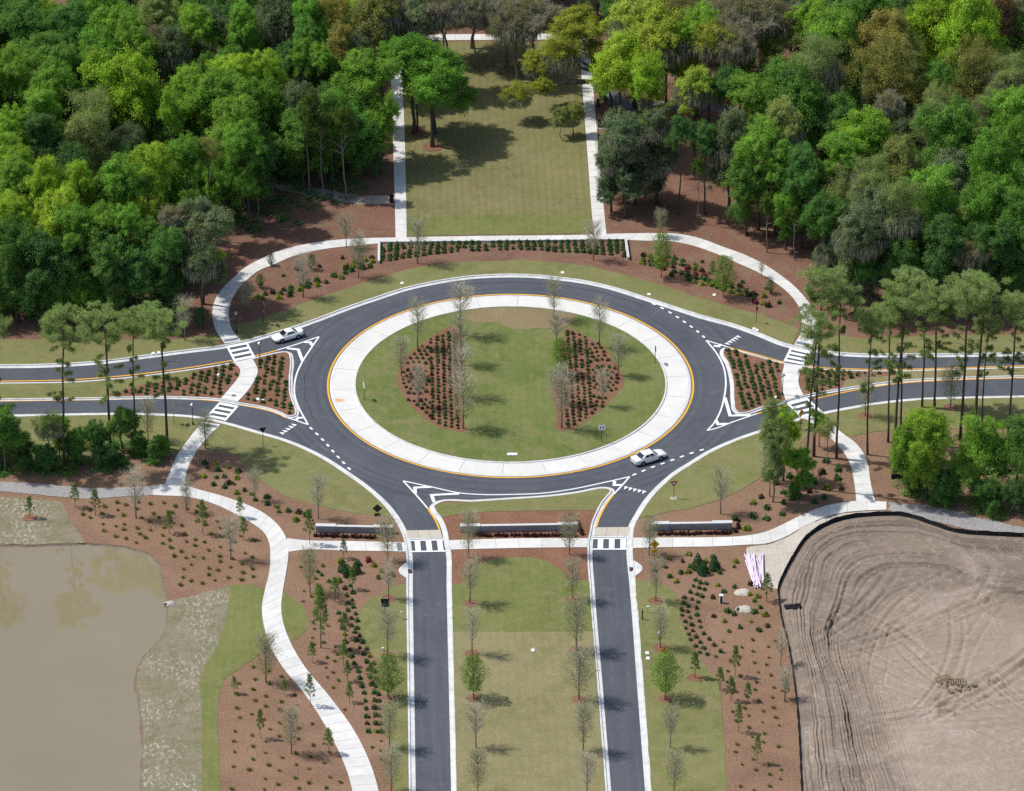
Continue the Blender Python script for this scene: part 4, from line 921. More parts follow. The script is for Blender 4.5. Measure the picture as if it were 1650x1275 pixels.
def bed(key, name='mulch_bed', mat='mulch', z=0.016):
    return structure(sheet(name, ragged([Vector(q) for q in L[key]], 0.8, 0.05, len(key)), z, M[mat]))
bed('bed_isl_w'); bed('bed_isl_e')
dry = [q * min(1, 21.3 / max(q.length, .1)) for q in ragged([Vector(q) for q in L['lawn_dry_patch']], 0.5, 0.28, 4)]
structure(sheet('lawn', dry, 0.013, M['grass_tan']))
for key in ('bed_tri_w', 'bed_med_w', 'bed_tri_e', 'bed_med_e'): bed(key, z=0.030)

# mulch rings round lawn trees
for i, (x, y) in enumerate(L['ring_lawn']):
    r = 1.55 if i in (12, 13) else 0.95
    pts = [Vector((x + r * (1 + 0.12 * noise.noise(Vector((math.cos(a) * 1.5, math.sin(a) * 1.5, i)))) * math.cos(a), y + r * (1 + 0.12 * noise.noise(Vector((math.cos(a) * 1.5, math.sin(a) * 1.5, i + 40)))) * math.sin(a))) for a in [2 * math.pi * k / 20 for k in range(20)]]
    structure(sheet('mulch_ring', pts, 0.06 + 0.0005 * i, M['mulch'], skirt=0.05))

# ------------------------------------------------------------------ paths made of slabs
zp = [0.050]
def path(key, name='path', slab=2.0, mat='concrete', joint=0.045):
    a, b = smooth(L[key][0], 0.6), smooth(L[key][1], 0.6)
    ln = (plen(a) + plen(b)) / 2
    n = max(2, int(ln / slab))
    sub = 3
    A, B = resample(a, n * sub + 1), resample(b, n * sub + 1)
    z = zp[0]; zp[0] += 0.0035
    root = structure(empty(name))
    v, f = [], []
    for p, q in zip(A, B): v += [(p.x, p.y, z - 0.02), (q.x, q.y, z - 0.02)]
    for i in range(len(A) - 1): f.append((2 * i, 2 * i + 1, 2 * i + 3, 2 * i + 2))
    bmat = M['concrete_wall']
    me = mesh('base', v, f)
    obj('base', me, bmat, root)
    for s in range(n):
        pts = []
        ia, ib = s * sub, (s + 1) * sub
        La, Lb = A[ia:ib + 1], B[ia:ib + 1]
        d = (La[-1] - La[0]).length
        k = min(0.3, joint / 2 / max(d, 0.1))
        La = [La[0].lerp(La[1], k * sub)] + La[1:-1] + [La[-1].lerp(La[-2], k * sub)]
        Lb = [Lb[0].lerp(Lb[1], k * sub)] + Lb[1:-1] + [Lb[-1].lerp(Lb[-2], k * sub)]
        dz = RNG.uniform(-0.0012, 0.0012)
        loop = La + list(reversed(Lb))
        m = len(loop)
        v = [(p.x, p.y, z + dz) for p in loop] + [(p.x, p.y, z - 0.06) for p in loop]
        f = [(i, m - 1 - i, m - 2 - i, i + 1) for i in range(len(La) - 1)]
        f += [(i, (i + 1) % m, m + (i + 1) % m, m + i) for i in range(m)]
        obj('slab', mesh('slab', v, f), M[mat], root)
    return root
for k in ('path_lawn_west', 'path_lawn_east', 'path_far', 'path_north', 'path_sw', 'path_pond', 'path_se'): path(k)
for k in ('walk_a', 'walk_b', 'walk_c'): path(k, 'pavement', 2.6)
for k in ('refuge_west', 'refuge_east'): path(k, 'refuge_path', 2.2)

def track(key, name, mat, z, amp=0.12):
    a, b = smooth(L[key][0], 1.0), smooth(L[key][1], 1.0)
    poly = ragged(a + list(reversed(b)), 0.8, amp, 3)
    return structure(sheet(name, poly, z, M[mat]))
track('path_gravel', 'gravel_path', 'gravel', 0.052, 0.08)
track('track_east', 'dirt_track', 'gravel', 0.048, 0.25)
track('trail', 'woodland_trail', 'trail', 0.03, 0.35)
track('driveway', 'driveway', 'drive', 0.03, 0.1)

# tactile strips where the walks meet the kerb
def quad_strip(name, p, q, w, z, mat, parent=None):
    p, q = Vector(p), Vector(q)
    v, f = strip([p, q], w, z)
    return obj(name, mesh(name, v, f), mat, parent)
def tact(key, end, off=0.75):
    a, b = smooth(L[key][0], 0.6), smooth(L[key][1], 0.6)
    if end: a, b = a[::-1], b[::-1]
    t = ((a[1] - a[0]) + (b[1] - b[0])).normalized()
    p, q = a[0].lerp(b[0], 0.06) + t * off, a[0].lerp(b[0], 0.94) + t * off
    v, f = strip([p, q], 0.7, 0)
    w = box(0, 0, 0, 1, 1, 1)
    me = mesh('tactile_strip', [(x, y, 0.075) for x, y, _ in v], f)
    structure(obj('tactile_strip', me, M['tactile']))
for k, e in (('path_north', 0), ('path_north', 1), ('path_sw', 0), ('path_se', 0), ('walk_a', 1), ('walk_b', 0), ('walk_b', 1), ('walk_c', 0)): tact(k, e)
for k in ('refuge_west', 'refuge_east'):
    tact(k, 0); tact(k, 1)

# ------------------------------------------------------------------ road markings
zm = [ZR + 0.010]
def zmark():
    zm[0] += 0.0004
    return zm[0]
def line_mark(name, pts, w, mat):
    v, f = strip(pts, w, zmark())
    return structure(obj(name, mesh(name, v, f), mat))
for p in L['yel']: line_mark('yellow_line', smooth(p, 0.6), 0.24, M['yellow_paint'])
v, f = strip(circle(25.37), 0.25, zmark(), True)
structure(obj('yellow_line', mesh('y', v, f), M['yellow_paint']))
M['seam'] = plain('asphalt_seam', (0.035, 0.038, 0.046), 0.8, var=0.4, scale=2)
for r0, a0, a1, w in ((29.0, 48, 102, 0.13), (28.6, 150, 200, 0.08), (28.9, 250, 300, 0.09)):
    pts = [Vector(((r0 + 0.12 * math.sin(k * 0.7)) * math.cos(math.radians(a0 + (a1 - a0) * k / 40)), (r0 + 0.12 * math.sin(k * 0.7)) * math.sin(math.radians(a0 + (a1 - a0) * k / 40)))) for k in range(41)]
    v, f = strip(pts, w, ZR + 0.005)
    structure(obj('paving_seam', mesh('paving_seam', v, f), M['seam']))
def sharp(p, step=0.6, keep=35):
    """smooth a marking but keep its sharp corners"""
    p = [Vector(q) for q in p]
    cuts = [0]
    for i in range(1, len(p) - 1):
        if (p[i] - p[i-1]).angle(p[i+1] - p[i]) > math.radians(keep): cuts.append(i)
    cuts.append(len(p) - 1)
    return [catmull(p[a:b + 1], step) for a, b in zip(cuts, cuts[1:]) if b > a]
for p in L['wht']:
    z = zmark()
    V, F = join([strip(s, 0.22, z + 0.0002 * i) for i, s in enumerate(sharp(p))])
    structure(obj('white_line', mesh('w', V, F), M['white_paint']))
    zm[0] += 0.001
for p in L['chev']:
    a, b, c = (Vector(q) for q in p)
    z = zmark()
    e1, e2 = (b - a).normalized() * 0.2, (b - c).normalized() * 0.2
    V, F = join([strip([a, b + e1], 0.45, z), strip([c, b + e2], 0.45, z + 0.0003)])
    structure(obj('chevron_marking', mesh('c', V, F), M['white_paint']))
    zm[0] += 0.0004
for p in L['dash']:
    c = smooth(p, 0.4)
    n = 8
    root = structure(empty('dashed_line'))
    R_ = resample(c, n * 10 + 1)
    for i in range(n):
        seg = R_[i * 10 + 1:i * 10 + 6]
        v, f = strip(seg, 0.3, zmark())
        obj('dash', mesh('dash', v, f), M['white_paint'], root)
for k, p in enumerate(L['teeth']):
    a, b = Vector(p[0]), Vector(p[1])
    t = (b - a).normalized()
    n = Vector((t.y, -t.x))
    mid = (a + b) / 2
    d = n if (mid + n).length > mid.length else -n           # tooth points at the coming driver
    root = structure(empty('yield_line'))
    for i in range(5):
        c = a.lerp(b, (i + 0.1) / 4.6)
        q = [c - t * 0.28 - d * 0.1, c + t * 0.28 - d * 0.1, c + d * 0.75]
        z = zmark()
        me = mesh('tooth', [(v.x, v.y, z) for v in q], [(0, 1, 2)])
        obj('tooth', me, M['white_paint'], root)
for a, b, n in L['cross']:
    root = structure(empty('crosswalk'))
    a0, a1, b0, b1 = (Vector(q) for q in (a[0], a[1], b[0], b[1]))
    for s in (0.0, 1.0):
        p, q = a0.lerp(a1, s), b0.lerp(b1, s)
        v, f = strip([p, q], 0.32, zmark())
        obj('edge_line', mesh('edge_line', v, f), M['white_paint'], root)
    for i in range(4):
        t = (0.06, 0.34, 0.62, 0.90)[i]
        p0, p1 = a0.lerp(b0, t), a1.lerp(b1, t)
        v, f = strip([p0, p1], 0.62, zmark())
        obj('bar', mesh('bar', v, f), M['white_paint'], root)
for q in L['crossS']:
    root = structure(empty('crosswalk'))
    A, B, C, D_ = (Vector(t) for t in q)
    for p, r in ((A, B), (D_, C)):
        v, f = strip([p, r], 0.3, zmark()); obj('edge_line', mesh('edge_line', v, f), M['white_paint'], root)
    for t in (0.22, 0.54, 0.86):
        v, f = strip([A.lerp(B, t), D_.lerp(C, t)], 0.72, zmark()); obj('bar', mesh('bar', v, f), M['white_paint'], root)
for q in L['padS']:
    A, B, C, D_ = (Vector(t) for t in q)
    root = structure(empty('paver_band'))
    for i in range(2):
        for j in range(3):
            s0, s1, t0, t1 = j / 3 + 0.004, (j + 1) / 3 - 0.004, (0, 0.82)[i] + 0.012, (0.82, 1.0)[i] - 0.012
            pp = [A.lerp(B, s0).lerp(D_.lerp(C, s0), t0), A.lerp(B, s1).lerp(D_.lerp(C, s1), t0), A.lerp(B, s1).lerp(D_.lerp(C, s1), t1), A.lerp(B, s0).lerp(D_.lerp(C, s0), t1)]
            v = [(p.x, p.y, ZR + 0.03) for p in pp] + [(p.x, p.y, ZR - 0.02) for p in pp]
            obj('slab', mesh('slab', v, [(3, 2, 1, 0), (0, 1, 5, 4), (1, 2, 6, 5), (2, 3, 7, 6), (3, 0, 4, 7)]), M['paver_buff'] if i == 0 else M['concrete_kerb'], root)

# ------------------------------------------------------------------ bare earth site
fence = smooth(L['fence'], 0.6)
NU, NVV = 330, 250
fo, fi = resample(fence, NU), resample(smooth(L['site_in'], 2.0), NU)
rr = random.Random(5)
ruts = []
dk = 1.2
while dk < 27:
    ruts.append((dk, rr.uniform(0.18, 0.36), rr.uniform(0.16, 0.40) * (1 if dk < 18 else 0.7), rr.uniform(0, 50)))
    dk += rr.choice((0.7, 0.9, 1.2, 1.6, 2.2))
cuts = []                                            # straighter passes across the middle
for k in range(26):
    a_ = rr.uniform(-0.9, 1.3); cuts.append((rr.uniform(40, 66), rr.uniform(-90, -50), math.cos(a_), math.sin(a_), rr.uniform(0.2, 0.34), rr.uniform(0.10, 0.22), rr.uniform(-0.02, 0.02)))
v, f, tr, dp_ = [], [], [], []
for i in range(NU):
    for j in range(NVV):
        t = (j / (NVV - 1)) ** 1.15
        p = fo[i].lerp(fi[i], t)
        d = (p - fo[i]).length
        dd = d + 2.6 * noise.noise(Vector((p.x * 0.055, p.y * 0.055, 3))) * min(1, d / 5) + 0.3 * noise.noise(Vector((p.x * 0.4, p.y * 0.4, 3)))
        amp = max(0.0, 1 - max(0, dd - 16) / 10)
        h = 0.0
        for rk, rw, rd, ph in ruts:
            q = abs(dd - rk)
            if q > 1.3: continue
            on = min(1.0, max(0.0, 0.45 + 1.1 * noise.noise(Vector((i * 0.03, ph, 1)))))
            e = (dd - rk) / rw
            h += on * rd * (-math.exp(-e * e) + 0.75 * math.exp(-((abs(e) - 1.7) / 0.6) ** 2))
            if q < rw: h += 0.035 * on * math.sin(i * 2.6)
        for cx_, cy_, c_, s_, cw, cd, kb in cuts:
            u = (p.x - cx_) * c_ + (p.y - cy_) * s_; w = -(p.x - cx_) * s_ + (p.y - cy_) * c_ - kb * u * u
            if abs(u) > 13 or d < 9: continue
            for o_ in (-0.8, 0.8):
                e = (w + o_) / cw
                if abs(e) < 4: h += cd * (-math.exp(-e * e) + 0.7 * math.exp(-((abs(e) - 1.6) / 0.6) ** 2)) * min(1, (13 - abs(u)) / 4)
        h += 0.22 * noise.noise(Vector((p.x * 0.09, p.y * 0.12, 1))) * min(1, d / 3)
        h += 0.10 * noise.noise(Vector((p.x * 0.7, p.y * 0.9, 4))) + 0.055 * noise.noise(Vector((p.x * 2.3, p.y * 2.3, 4)))
        v.append((p.x, p.y, 0.12 + 0.5 * min(1.0, d / 2.5) + h * min(1.0, 0.15 + d / 2.0)))
        bnd = noise.noise(Vector((dd * 0.55, i * 0.006, 21))) + 0.6 * noise.noise(Vector((dd * 1.7, i * 0.012, 22)))
        dp_.append(min(0.85, max(0.0, (bnd - 0.05) * 1.6)) * (0.25 + 0.75 * amp))  # strength of uneven darker bands that run along the fence line
        tr.append(min(1.0, max(0.0, amp + 0.35 * noise.noise(Vector((p.x * 0.12, p.y * 0.2, 6))))))
for i in range(NU - 1):
    for j in range(NVV - 1):
        a = i * NVV + j
        f.append((a, a + 1, a + NVV + 1, a + NVV))
me = mesh('site', v, f, True)
at = me.attributes.new("track", 'FLOAT', 'POINT')
at.data.foreach_set("value", np.array(tr, dtype=np.float32))
at2 = me.attributes.new("dark_band", 'FLOAT', 'POINT')
at2.data.foreach_set("value", np.array(dp_, dtype=np.float32))
me.flip_normals()
structure(obj('bare_earth', me, M['site']))
inner = resample(smooth(L['site_in'], 2.0), 40)
structure(sheet('bare_earth', inner + [Vector((104, inner[-1].y)), Vector((104, -140)), Vector((inner[0].x, -140))], 0.45, M['site']))

# ------------------------------------------------------------------ plant building blocks
def quads(P, Nn, S, aspect=1.0, rng=NR, bend=0.0):
    """leaf-shaped quads (pointed kites) at P, facing Nn, of length S"""
    n = len(P)
    r = rng.normal(size=(n, 3))
    t = np.cross(Nn, r)
    t /= np.linalg.norm(t, axis=1, keepdims=True) + 1e-9
    b = np.cross(Nn, t)
    S = np.asarray(S).reshape(-1, 1)
    w = S * aspect
    v = np.empty((n, 4, 3), dtype=np.float32)
    v[:, 0] = P - t * S * 0.5
    v[:, 1] = P + b * w * 0.5 - t * S * 0.05 - Nn * S * bend
    v[:, 2] = P + t * S * 0.5
    v[:, 3] = P - b * w * 0.5 - t * S * 0.05 - Nn * S * bend
    return v.reshape(-1, 3)

def unit(v): return v / (np.linalg.norm(v, axis=-1, keepdims=True) + 1e-9)

def needles(P, Dn, Ln, W, rng=NR):
    n = len(P)
    r = unit(np.cross(Dn, rng.normal(size=(n, 3))))
    Ln = np.asarray(Ln).reshape(-1, 1)
    v = np.empty((n, 3, 3), dtype=np.float32)
    v[:, 0] = P + r * W
    v[:, 1] = P + Dn * Ln
    v[:, 2] = P - r * W
    return v.reshape(-1, 3)

def crown_broad(seed, clumps=62, per=330, zs=0.85, cr=(0.16, 0.28), leaf=(0.024, 0.052), flat=0.0, narrow=False, sparse=1.0):
    """unit crown (radius 1): leaf clumps carried on the outside of a lobed body, denser on top"""
    rg = np.random.default_rng(seed)
    # a few big boughs, each carrying clumps
    nb = 7 if not narrow else 5
    boughs = []
    for i in range(nb):
        a = 2 * math.pi * (i / nb) + rg.uniform(-0.5, 0.5)
        rr = rg.uniform(0.30, 0.70)
        boughs.append((rr * math.cos(a), rr * math.sin(a), rg.uniform(-0.62, 0.34) * zs, rg.uniform(0.26, 0.48)))
    boughs.append((rg.uniform(-0.15, 0.15), rg.uniform(-0.15, 0.15), 0.42 * zs, 0.5))
    boughs.append((rg.uniform(-.1, .1), rg.uniform(-.1, .1), -0.25, 0.5))
    boughs = np.array(boughs)
    wts = boughs[:, 3] ** 2; wts /= wts.sum()
    out = []
    up = np.array([0, 0, 1.0])
    for c in range(clumps):
        k = rg.choice(len(boughs), p=wts)
        d = rg.normal(size=3); d[2] = d[2] * 0.8 + 0.35; d = d / np.linalg.norm(d)
        ctr = boughs[k, :3] + d * boughs[k, 3] * np.array([1, 1, zs]) * rg.uniform(0.5, 0.92)
        if flat and ctr[2] < -flat: ctr[2] = -flat + rg.uniform(0, 0.15)
        rad = rg.uniform(*cr)
        # a spray: several leafy twigs fanning out from the bough's end
        for s in range(5):
            e = unit(d * 0.8 + rg.normal(size=3) * 0.55 + up * 0.25)
            ln_ = rad * rg.uniform(0.7, 1.75)
            n = int(per * sparse * 0.2 * rg.uniform(0.7, 1.3))
            t = rg.uniform(0.0, 1.0, size=(n, 1)) ** 0.8
            wdt = rad * 0.42 * (1.0 - 0.55 * t)
            off = rg.normal(size=(n, 3)) * wdt * np.array([1, 1, 0.6])
            P = ctr + e * ln_ * t + off - up * (t ** 2) * ln_ * 0.22
            nn = unit(off / (wdt + 1e-6) * 0.4 + d * 0.4 + rg.normal(size=(n, 3)) * 0.42 + np.array([-0.1, 0, 0.5]))
            out.append(quads(P, nn, rg.uniform(*leaf, size=n), 0.75, rg, 0.06))
    # inner shade leaves
    n = int(clumps * 40 * sparse)
    q = unit(rg.normal(size=(n, 3))) * (rg.uniform(0, 1, size=(n, 1)) ** 0.5) * 0.62
    q[:, 2] *= zs
    out.append(quads(q, unit(rg.normal(size=(n, 3))), rg.uniform(leaf[0], leaf[1] * 1.2, size=n), 0.8, rg))
    V = np.concatenate(out)
    if narrow: V[:, :2] *= 0.95; V[:, 2] *= 1.45
    return np_mesh('crown', V, 4)

def crown_twiggy(seed, n=900, zs=0.9, w=0.012):
    """a crown of bare grey twigs and lichen, unit radius"""
    rg = np.random.default_rng(seed)
    out = []
    for k in range(26):
        a = rg.uniform(0, 2 * math.pi)
        p = np.array([0, 0, -0.7 * zs])
        d = unit(np.array([math.cos(a) * rg.uniform(0.15, 0.9), math.sin(a) * rg.uniform(0.15, 0.9), rg.uniform(0.35, 1.0)]))
        L_ = rg.uniform(0.9, 1.5)
        for s in range(26):
            t = 0.25 + 0.75 * s / 26
            q = p + d * L_ * t
            m = max(3, int(n / 26 / 26 * 9))
            D_ = unit(d + rg.normal(size=(m, 3)) * 0.75 + np.array([0, 0, 0.2]))
            out.append(needles(np.repeat(q[None], m, 0) + rg.normal(size=(m, 3)) * 0.03, D_, rg.uniform(0.12, 0.30, size=m), w * 0.6, rg))
        out.append(needles(np.repeat(p[None], 3, 0), np.repeat(d[None], 3, 0), np.full(3, L_), 0.022, rg))
    return np_mesh('crown', np.concatenate(out), 3)

def moss_mesh(seed, n=420, zs=0.8):
    rg = np.random.default_rng(seed)
    q = unit(rg.normal(size=(n, 3))); q[:, 2] = q[:, 2] * 0.6 - 0.05
    P = q * rg.uniform(0.55, 0.95, size=(n, 1)) * np.array([1, 1, zs])
    out = []
    for k in range(5):
        D_ = unit(np.array([0, 0, -1.0]) + rg.normal(size=(n, 3)) * 0.10)
        out.append(needles(P + rg.normal(size=(n, 3)) * 0.035, D_, rg.uniform(0.16, 0.42, size=n), 0.014, rg))
    return np_mesh('hanging_moss', np.concatenate(out), 3)

def trunk_mesh(seed, lean=0.06, limbs=7, rad=0.06, n=7, reach=0.62, straight=False):
    """unit trunk: z scaled by crown-centre height, x and y by crown radius"""
    rg = random.Random(seed)
    parts = []
    pts = [(0, 0, -0.03)]
    x = y = 0
    for k in range(1, 7):
        x += rg.uniform(-lean, lean); y += rg.uniform(-lean, lean)
        pts.append((x, y, 3.06 * k / 6))
    rr = [rad * (1.25 if i == 0 else 1) * (1 - 0.62 * i / 6) for i in range(7)]
    parts.append(tube(pts, rr, n))
    for k in range(limbs):
        a = 2 * math.pi * k / limbs + rg.uniform(-0.4, 0.4)
        z0 = rg.uniform(0.55, 0.95)
        i = min(5, int(z0 * 6)); u = z0 * 6 - i
        b = Vector(pts[i]).lerp(Vector(pts[i + 1]), min(u, 1))
        R_ = rg.uniform(0.35, reach)
        e = Vector((b.x + R_ * math.cos(a), b.y + R_ * math.sin(a), b.z + rg.uniform(0.25, 0.7)))
        m = b.lerp(e, 0.5) + Vector((rg.uniform(-0.05, 0.05), rg.uniform(-0.05, 0.05), rg.uniform(-0.02, 0.06)))
        parts.append(tube([b, m, e], [rad * 0.42, rad * 0.3, rad * 0.1], 5))
    V, F = join(parts)
    V = [(x, y, z / 3) for x, y, z in V]
    return mesh('trunk', V, F, True)

PB = [crown_broad(s, 92 + (s % 3) * 8, 420, 0.80 + 0.05 * (s % 4)) for s in range(1, 7)]
PN = [crown_broad(s, 66, 400, 0.95, narrow=True) for s in (21, 22, 23)]
PW = [crown_broad(s, 112, 440, 0.66, cr=(0.16, 0.27), flat=0.32) for s in (31, 32)]
PS = [crown_broad(s, 80, 300, 0.85, leaf=(0.020, 0.040), sparse=0.9) for s in (41, 42)]
PT = [crown_twiggy(s) for s in (51, 52)]
PM = [moss_mesh(s) for s in (61, 62)]
TR = [trunk_mesh(s) for s in (71, 72, 73)]
for me in PB + PN + PW + PS: me.materials.append(M['leaf'])
for me in PT: me.materials.append(M['moss_hang'])
for me in PM: me.materials.append(M['moss_hang'])
for me in TR: me.materials.append(M['bark_oak'])
TRG = [trunk_mesh(s, 0.1, 9, 0.05, reach=0.75) for s in (74, 75)]
for me in TRG: me.materials.append(M['bark_grey'])

COL = {  # species colour of the leaves
    'g': [(0.132, 0.255, 0.050), (0.156, 0.275, 0.054), (0.118, 0.228, 0.058)],
    'y': [(0.205, 0.325, 0.044), (0.230, 0.335, 0.048), (0.182, 0.302, 0.050)],
    'G': [(0.128, 0.252, 0.048), (0.142, 0.262, 0.052)],
    'Y': [(0.260, 0.302, 0.058), (0.238, 0.300, 0.062)],
    'd': [(0.082, 0.172, 0.054), (0.074, 0.150, 0.054), (0.098, 0.190, 0.056)],
    'k': [(0.118, 0.160, 0.096), (0.130, 0.168, 0.105)],
    's': [(0.205, 0.245, 0.100), (0.180, 0.228, 0.100)],
    'o': [(0.225, 0.212, 0.075), (0.205, 0.205, 0.080)],
    'b': [(0.220, 0.145, 0.095)],
    'm': [(0.290, 0.262, 0.218), (0.270, 0.250, 0.215)],
}
WORDS = {'g': 'fresh green broadleaf tree', 'y': 'bright lime-green broadleaf tree', 'G': 'large mid-green oak', 'Y': 'yellow-green new-leaved oak', 'd': 'dark green leafy tree',
         'k': 'grey-green small-leaved tree', 's': 'pale sage-green thin-leaved tree', 'o': 'olive and tan leaved tree', 'b': 'rust-brown leaved tree', 'm': 'grey tree hung with moss'}
NAMES = {'g': 'green_tree', 'y': 'lime_tree', 'G': 'oak_tree', 'Y': 'spring_oak', 'd': 'dark_tree', 'k': 'grey_green_tree', 's': 'sage_tree', 'o': 'olive_tree', 'b': 'rust_tree', 'm': 'mossy_tree'}
records = []          # (object, kind word, region) to be labelled once all stand
def broad_tree(t, x, y, hc, r, region, bigtrunk=1.0):
    rg = RNG
    root = empty(NAMES[t], (x, y, 0), rg.uniform(0, 6.28))
    tall = hc / max(r, 0.1)
    tm = rg.choice(TRG if t in 'ms' else TR)
    obj('trunk', tm, None, root, scale=(r * bigtrunk, r * bigtrunk, hc))
    c = COL[t][rg.randrange(len(COL[t]))]
    j = rg.uniform(0.80, 1.04)
    cc = (c[0] * j * rg.uniform(0.93, 1.07), c[1] * j, c[2] * j, 1)
    if t == 'm':
        cr = obj('crown', rg.choice(PT), None, root, (0, 0, hc), scale=(r * 1.05, r * 1.05, r))
        cr.color = cc
        mo = obj('hanging_moss', rg.choice(PM), None, root, (0, 0, hc), (0, 0, rg.uniform(0, 6)), (r, r, r))
        mo.color = (0.27, 0.26, 0.22, 1)
        c2 = obj('foliage', PS[rg.randrange(2)], None, root, (0, 0, hc), (0, 0, rg.uniform(0, 6)), (r * 0.92, r * 0.92, r * 0.8))
        c2.color = (0.16 * j, 0.155 * j, 0.09 * j, 1)
    else:
        if t in 'so': pr = PS + PB[:2]
        elif t == 'y' and r < 2.9: pr = PN
        elif t in 'GY' or r > 4.6: pr = PW + PB[:2]
        else: pr = PB
        me = pr[rg.randrange(len(pr))]
        sz = min(r * rg.uniform(1.1, 1.65), hc * 0.95 + 0.8) if t not in 'GY' else r * rg.uniform(0.95, 1.15)
        cr = obj('crown', me, None, root, (0, 0, hc), scale=(r * rg.uniform(0.92, 1.12), r * rg.uniform(0.92, 1.12), sz))
        cr.color = cc
        if t in 'gdkys' and hc > 2.3 * r and rg.random() < 0.75:
            c2 = obj('lower_crown', PS[rg.randrange(2)] if rg.random() < 0.5 else PB[rg.randrange(6)], None, root, (rg.uniform(-.3, .3) * r, rg.uniform(-.3, .3) * r, hc * rg.uniform(0.42, 0.56)), (0, 0, rg.uniform(0, 6)), (r * 0.78, r * 0.78, r * rg.uniform(0.8, 1.1)))
            c2.color = (cc[0] * 0.9, cc[1] * 0.9, cc[2], 1)
        if t == 'k' or (t in 'Y' and rg.random() < 0.5) or (t in 'so' and rg.random() < 0.3):
            mo = obj('hanging_moss', rg.choice(PM), None, root, (0, 0, hc - r * 0.1), (0, 0, rg.uniform(0, 6)), (r, r, r))
            mo.color = (0.25, 0.25, 0.21, 1)
    records.append((root, WORDS[t], region, x, y))
    return root

def region_of(x, y): return 'the left wood' if x < -8 else ('the right wood' if x > 10 else 'the wood behind the lawn')
for t, x, y, hc, r in L['trees']:
    broad_tree(t, x, y, hc, r, region_of(x, y))
for t, x, y, hc, r in L['oaks']:
    broad_tree(t, x, y, hc, r, 'the lawn edge', 1.1)
for t, x, y, hc, r in L['edge']:
    broad_tree(t, x, y, hc, r, 'the left pine strip' if x < 0 else 'the right pine strip')

# the spreading oak beside the right lawn path: one trunk, long limbs, several leaf masses
def spreading_oak():
    bx, by = L['big_oak'][0]
    root = empty('spreading_oak', (bx, by, 0))
    parts = [tube([(0, 0, -.2), (-.3, .1, 2.2), (-.9, .3, 4.6), (-1.5, .4, 7.0)], [.62, .5, .42, .34], 9)]
    for k, (x, y, z, r) in enumerate(L['big_oak'][1]):
        e = Vector((x - bx, y - by, z - .3 * r)); s = Vector((-.9, .3, 4.4)) if k < 3 else Vector((-.4, .1, 3.0))
        m = s.lerp(e, .5) + Vector((0, 0, .9))
        parts.append(tube([s, s.lerp(m, .6), m, m.lerp(e, .6), e], [.3, .24, .19, .13, .06], 7))
        for q in range(4):
            w = e + Vector((RNG.uniform(-.7, .7) * r, RNG.uniform(-.7, .7) * r, RNG.uniform(.1, .5) * r))
            parts.append(tube([m.lerp(e, .7), w], [.07, .02], 4))
        c = obj('crown', (PS[k % 2] if k % 2 else PW[k % 2]), None, root, (e.x, e.y, z), (0, 0, k), (r, r, r * .8))
        c.color = (.205, .228, .042, 1)
        if k in (1, 2, 3):
            mo = obj('hanging_moss', PM[k % 2], None, root, (e.x, e.y, z - .3 * r), (0, 0, k), (r * .9, r * .9, r * .9)); mo.color = (.25, .25, .21, 1)
    V, F = join(parts)
    obj('trunk', mesh('trunk', V, F, True), M['bark_grey'], root)
    tag(root, 'wide spreading yellow-green oak with long grey limbs over the right lawn path', 'tree')
spreading_oak()

# brushy growth between the pines beside the road arms is added with the undergrowth below
# understorey that fills the shade between the named trees
placed = [(a[1], a[2]) for a in L['trees']] + [(a[1], a[2]) for a in L['oaks']]
def fill(poly, n, mind, hrange, kinds, region, seed):
    rg = random.Random(seed)
    xs = [p[0] for p in poly]; ys = [p[1] for p in poly]
    k = tries = 0
    while k < n and tries < 4000:
        tries += 1
        x, y = rg.uniform(min(xs), max(xs)), rg.uniform(min(ys), max(ys))
        if not inside((x, y), poly): continue
        if any((x - a) ** 2 + (y - b) ** 2 < mind * mind for a, b in placed): continue
        placed.append((x, y))
        hc = rg.uniform(*hrange)
        broad_tree(rg.choice(kinds), x, y, hc, rg.uniform(2.7, 4.3), region)
        k += 1
LW = [(-74, 18), (-46, 18), (-44, 30), (-42, 42), (-34, 54), (-19.5, 60), (-19.5, 122), (-90, 124), (-90, 18)]
RW = [(51, 24), (60, 24), (90, 22), (92, 122), (16, 122), (16, 100), (24, 88), (36, 84), (40, 66), (46, 54), (48, 40)]
fill(LW, 165, 2.7, (4.5, 10.5), 'dddggky', 'the left wood', 3)
fill(RW, 135, 2.9, (4.5, 10.5), 'ddgsksoky', 'the right wood', 4)
fill([(-16, 112), (16, 112), (18, 128), (-18, 128)], 8, 4.0, (6, 9), 'dmk', 'the wood behind the lawn', 5)
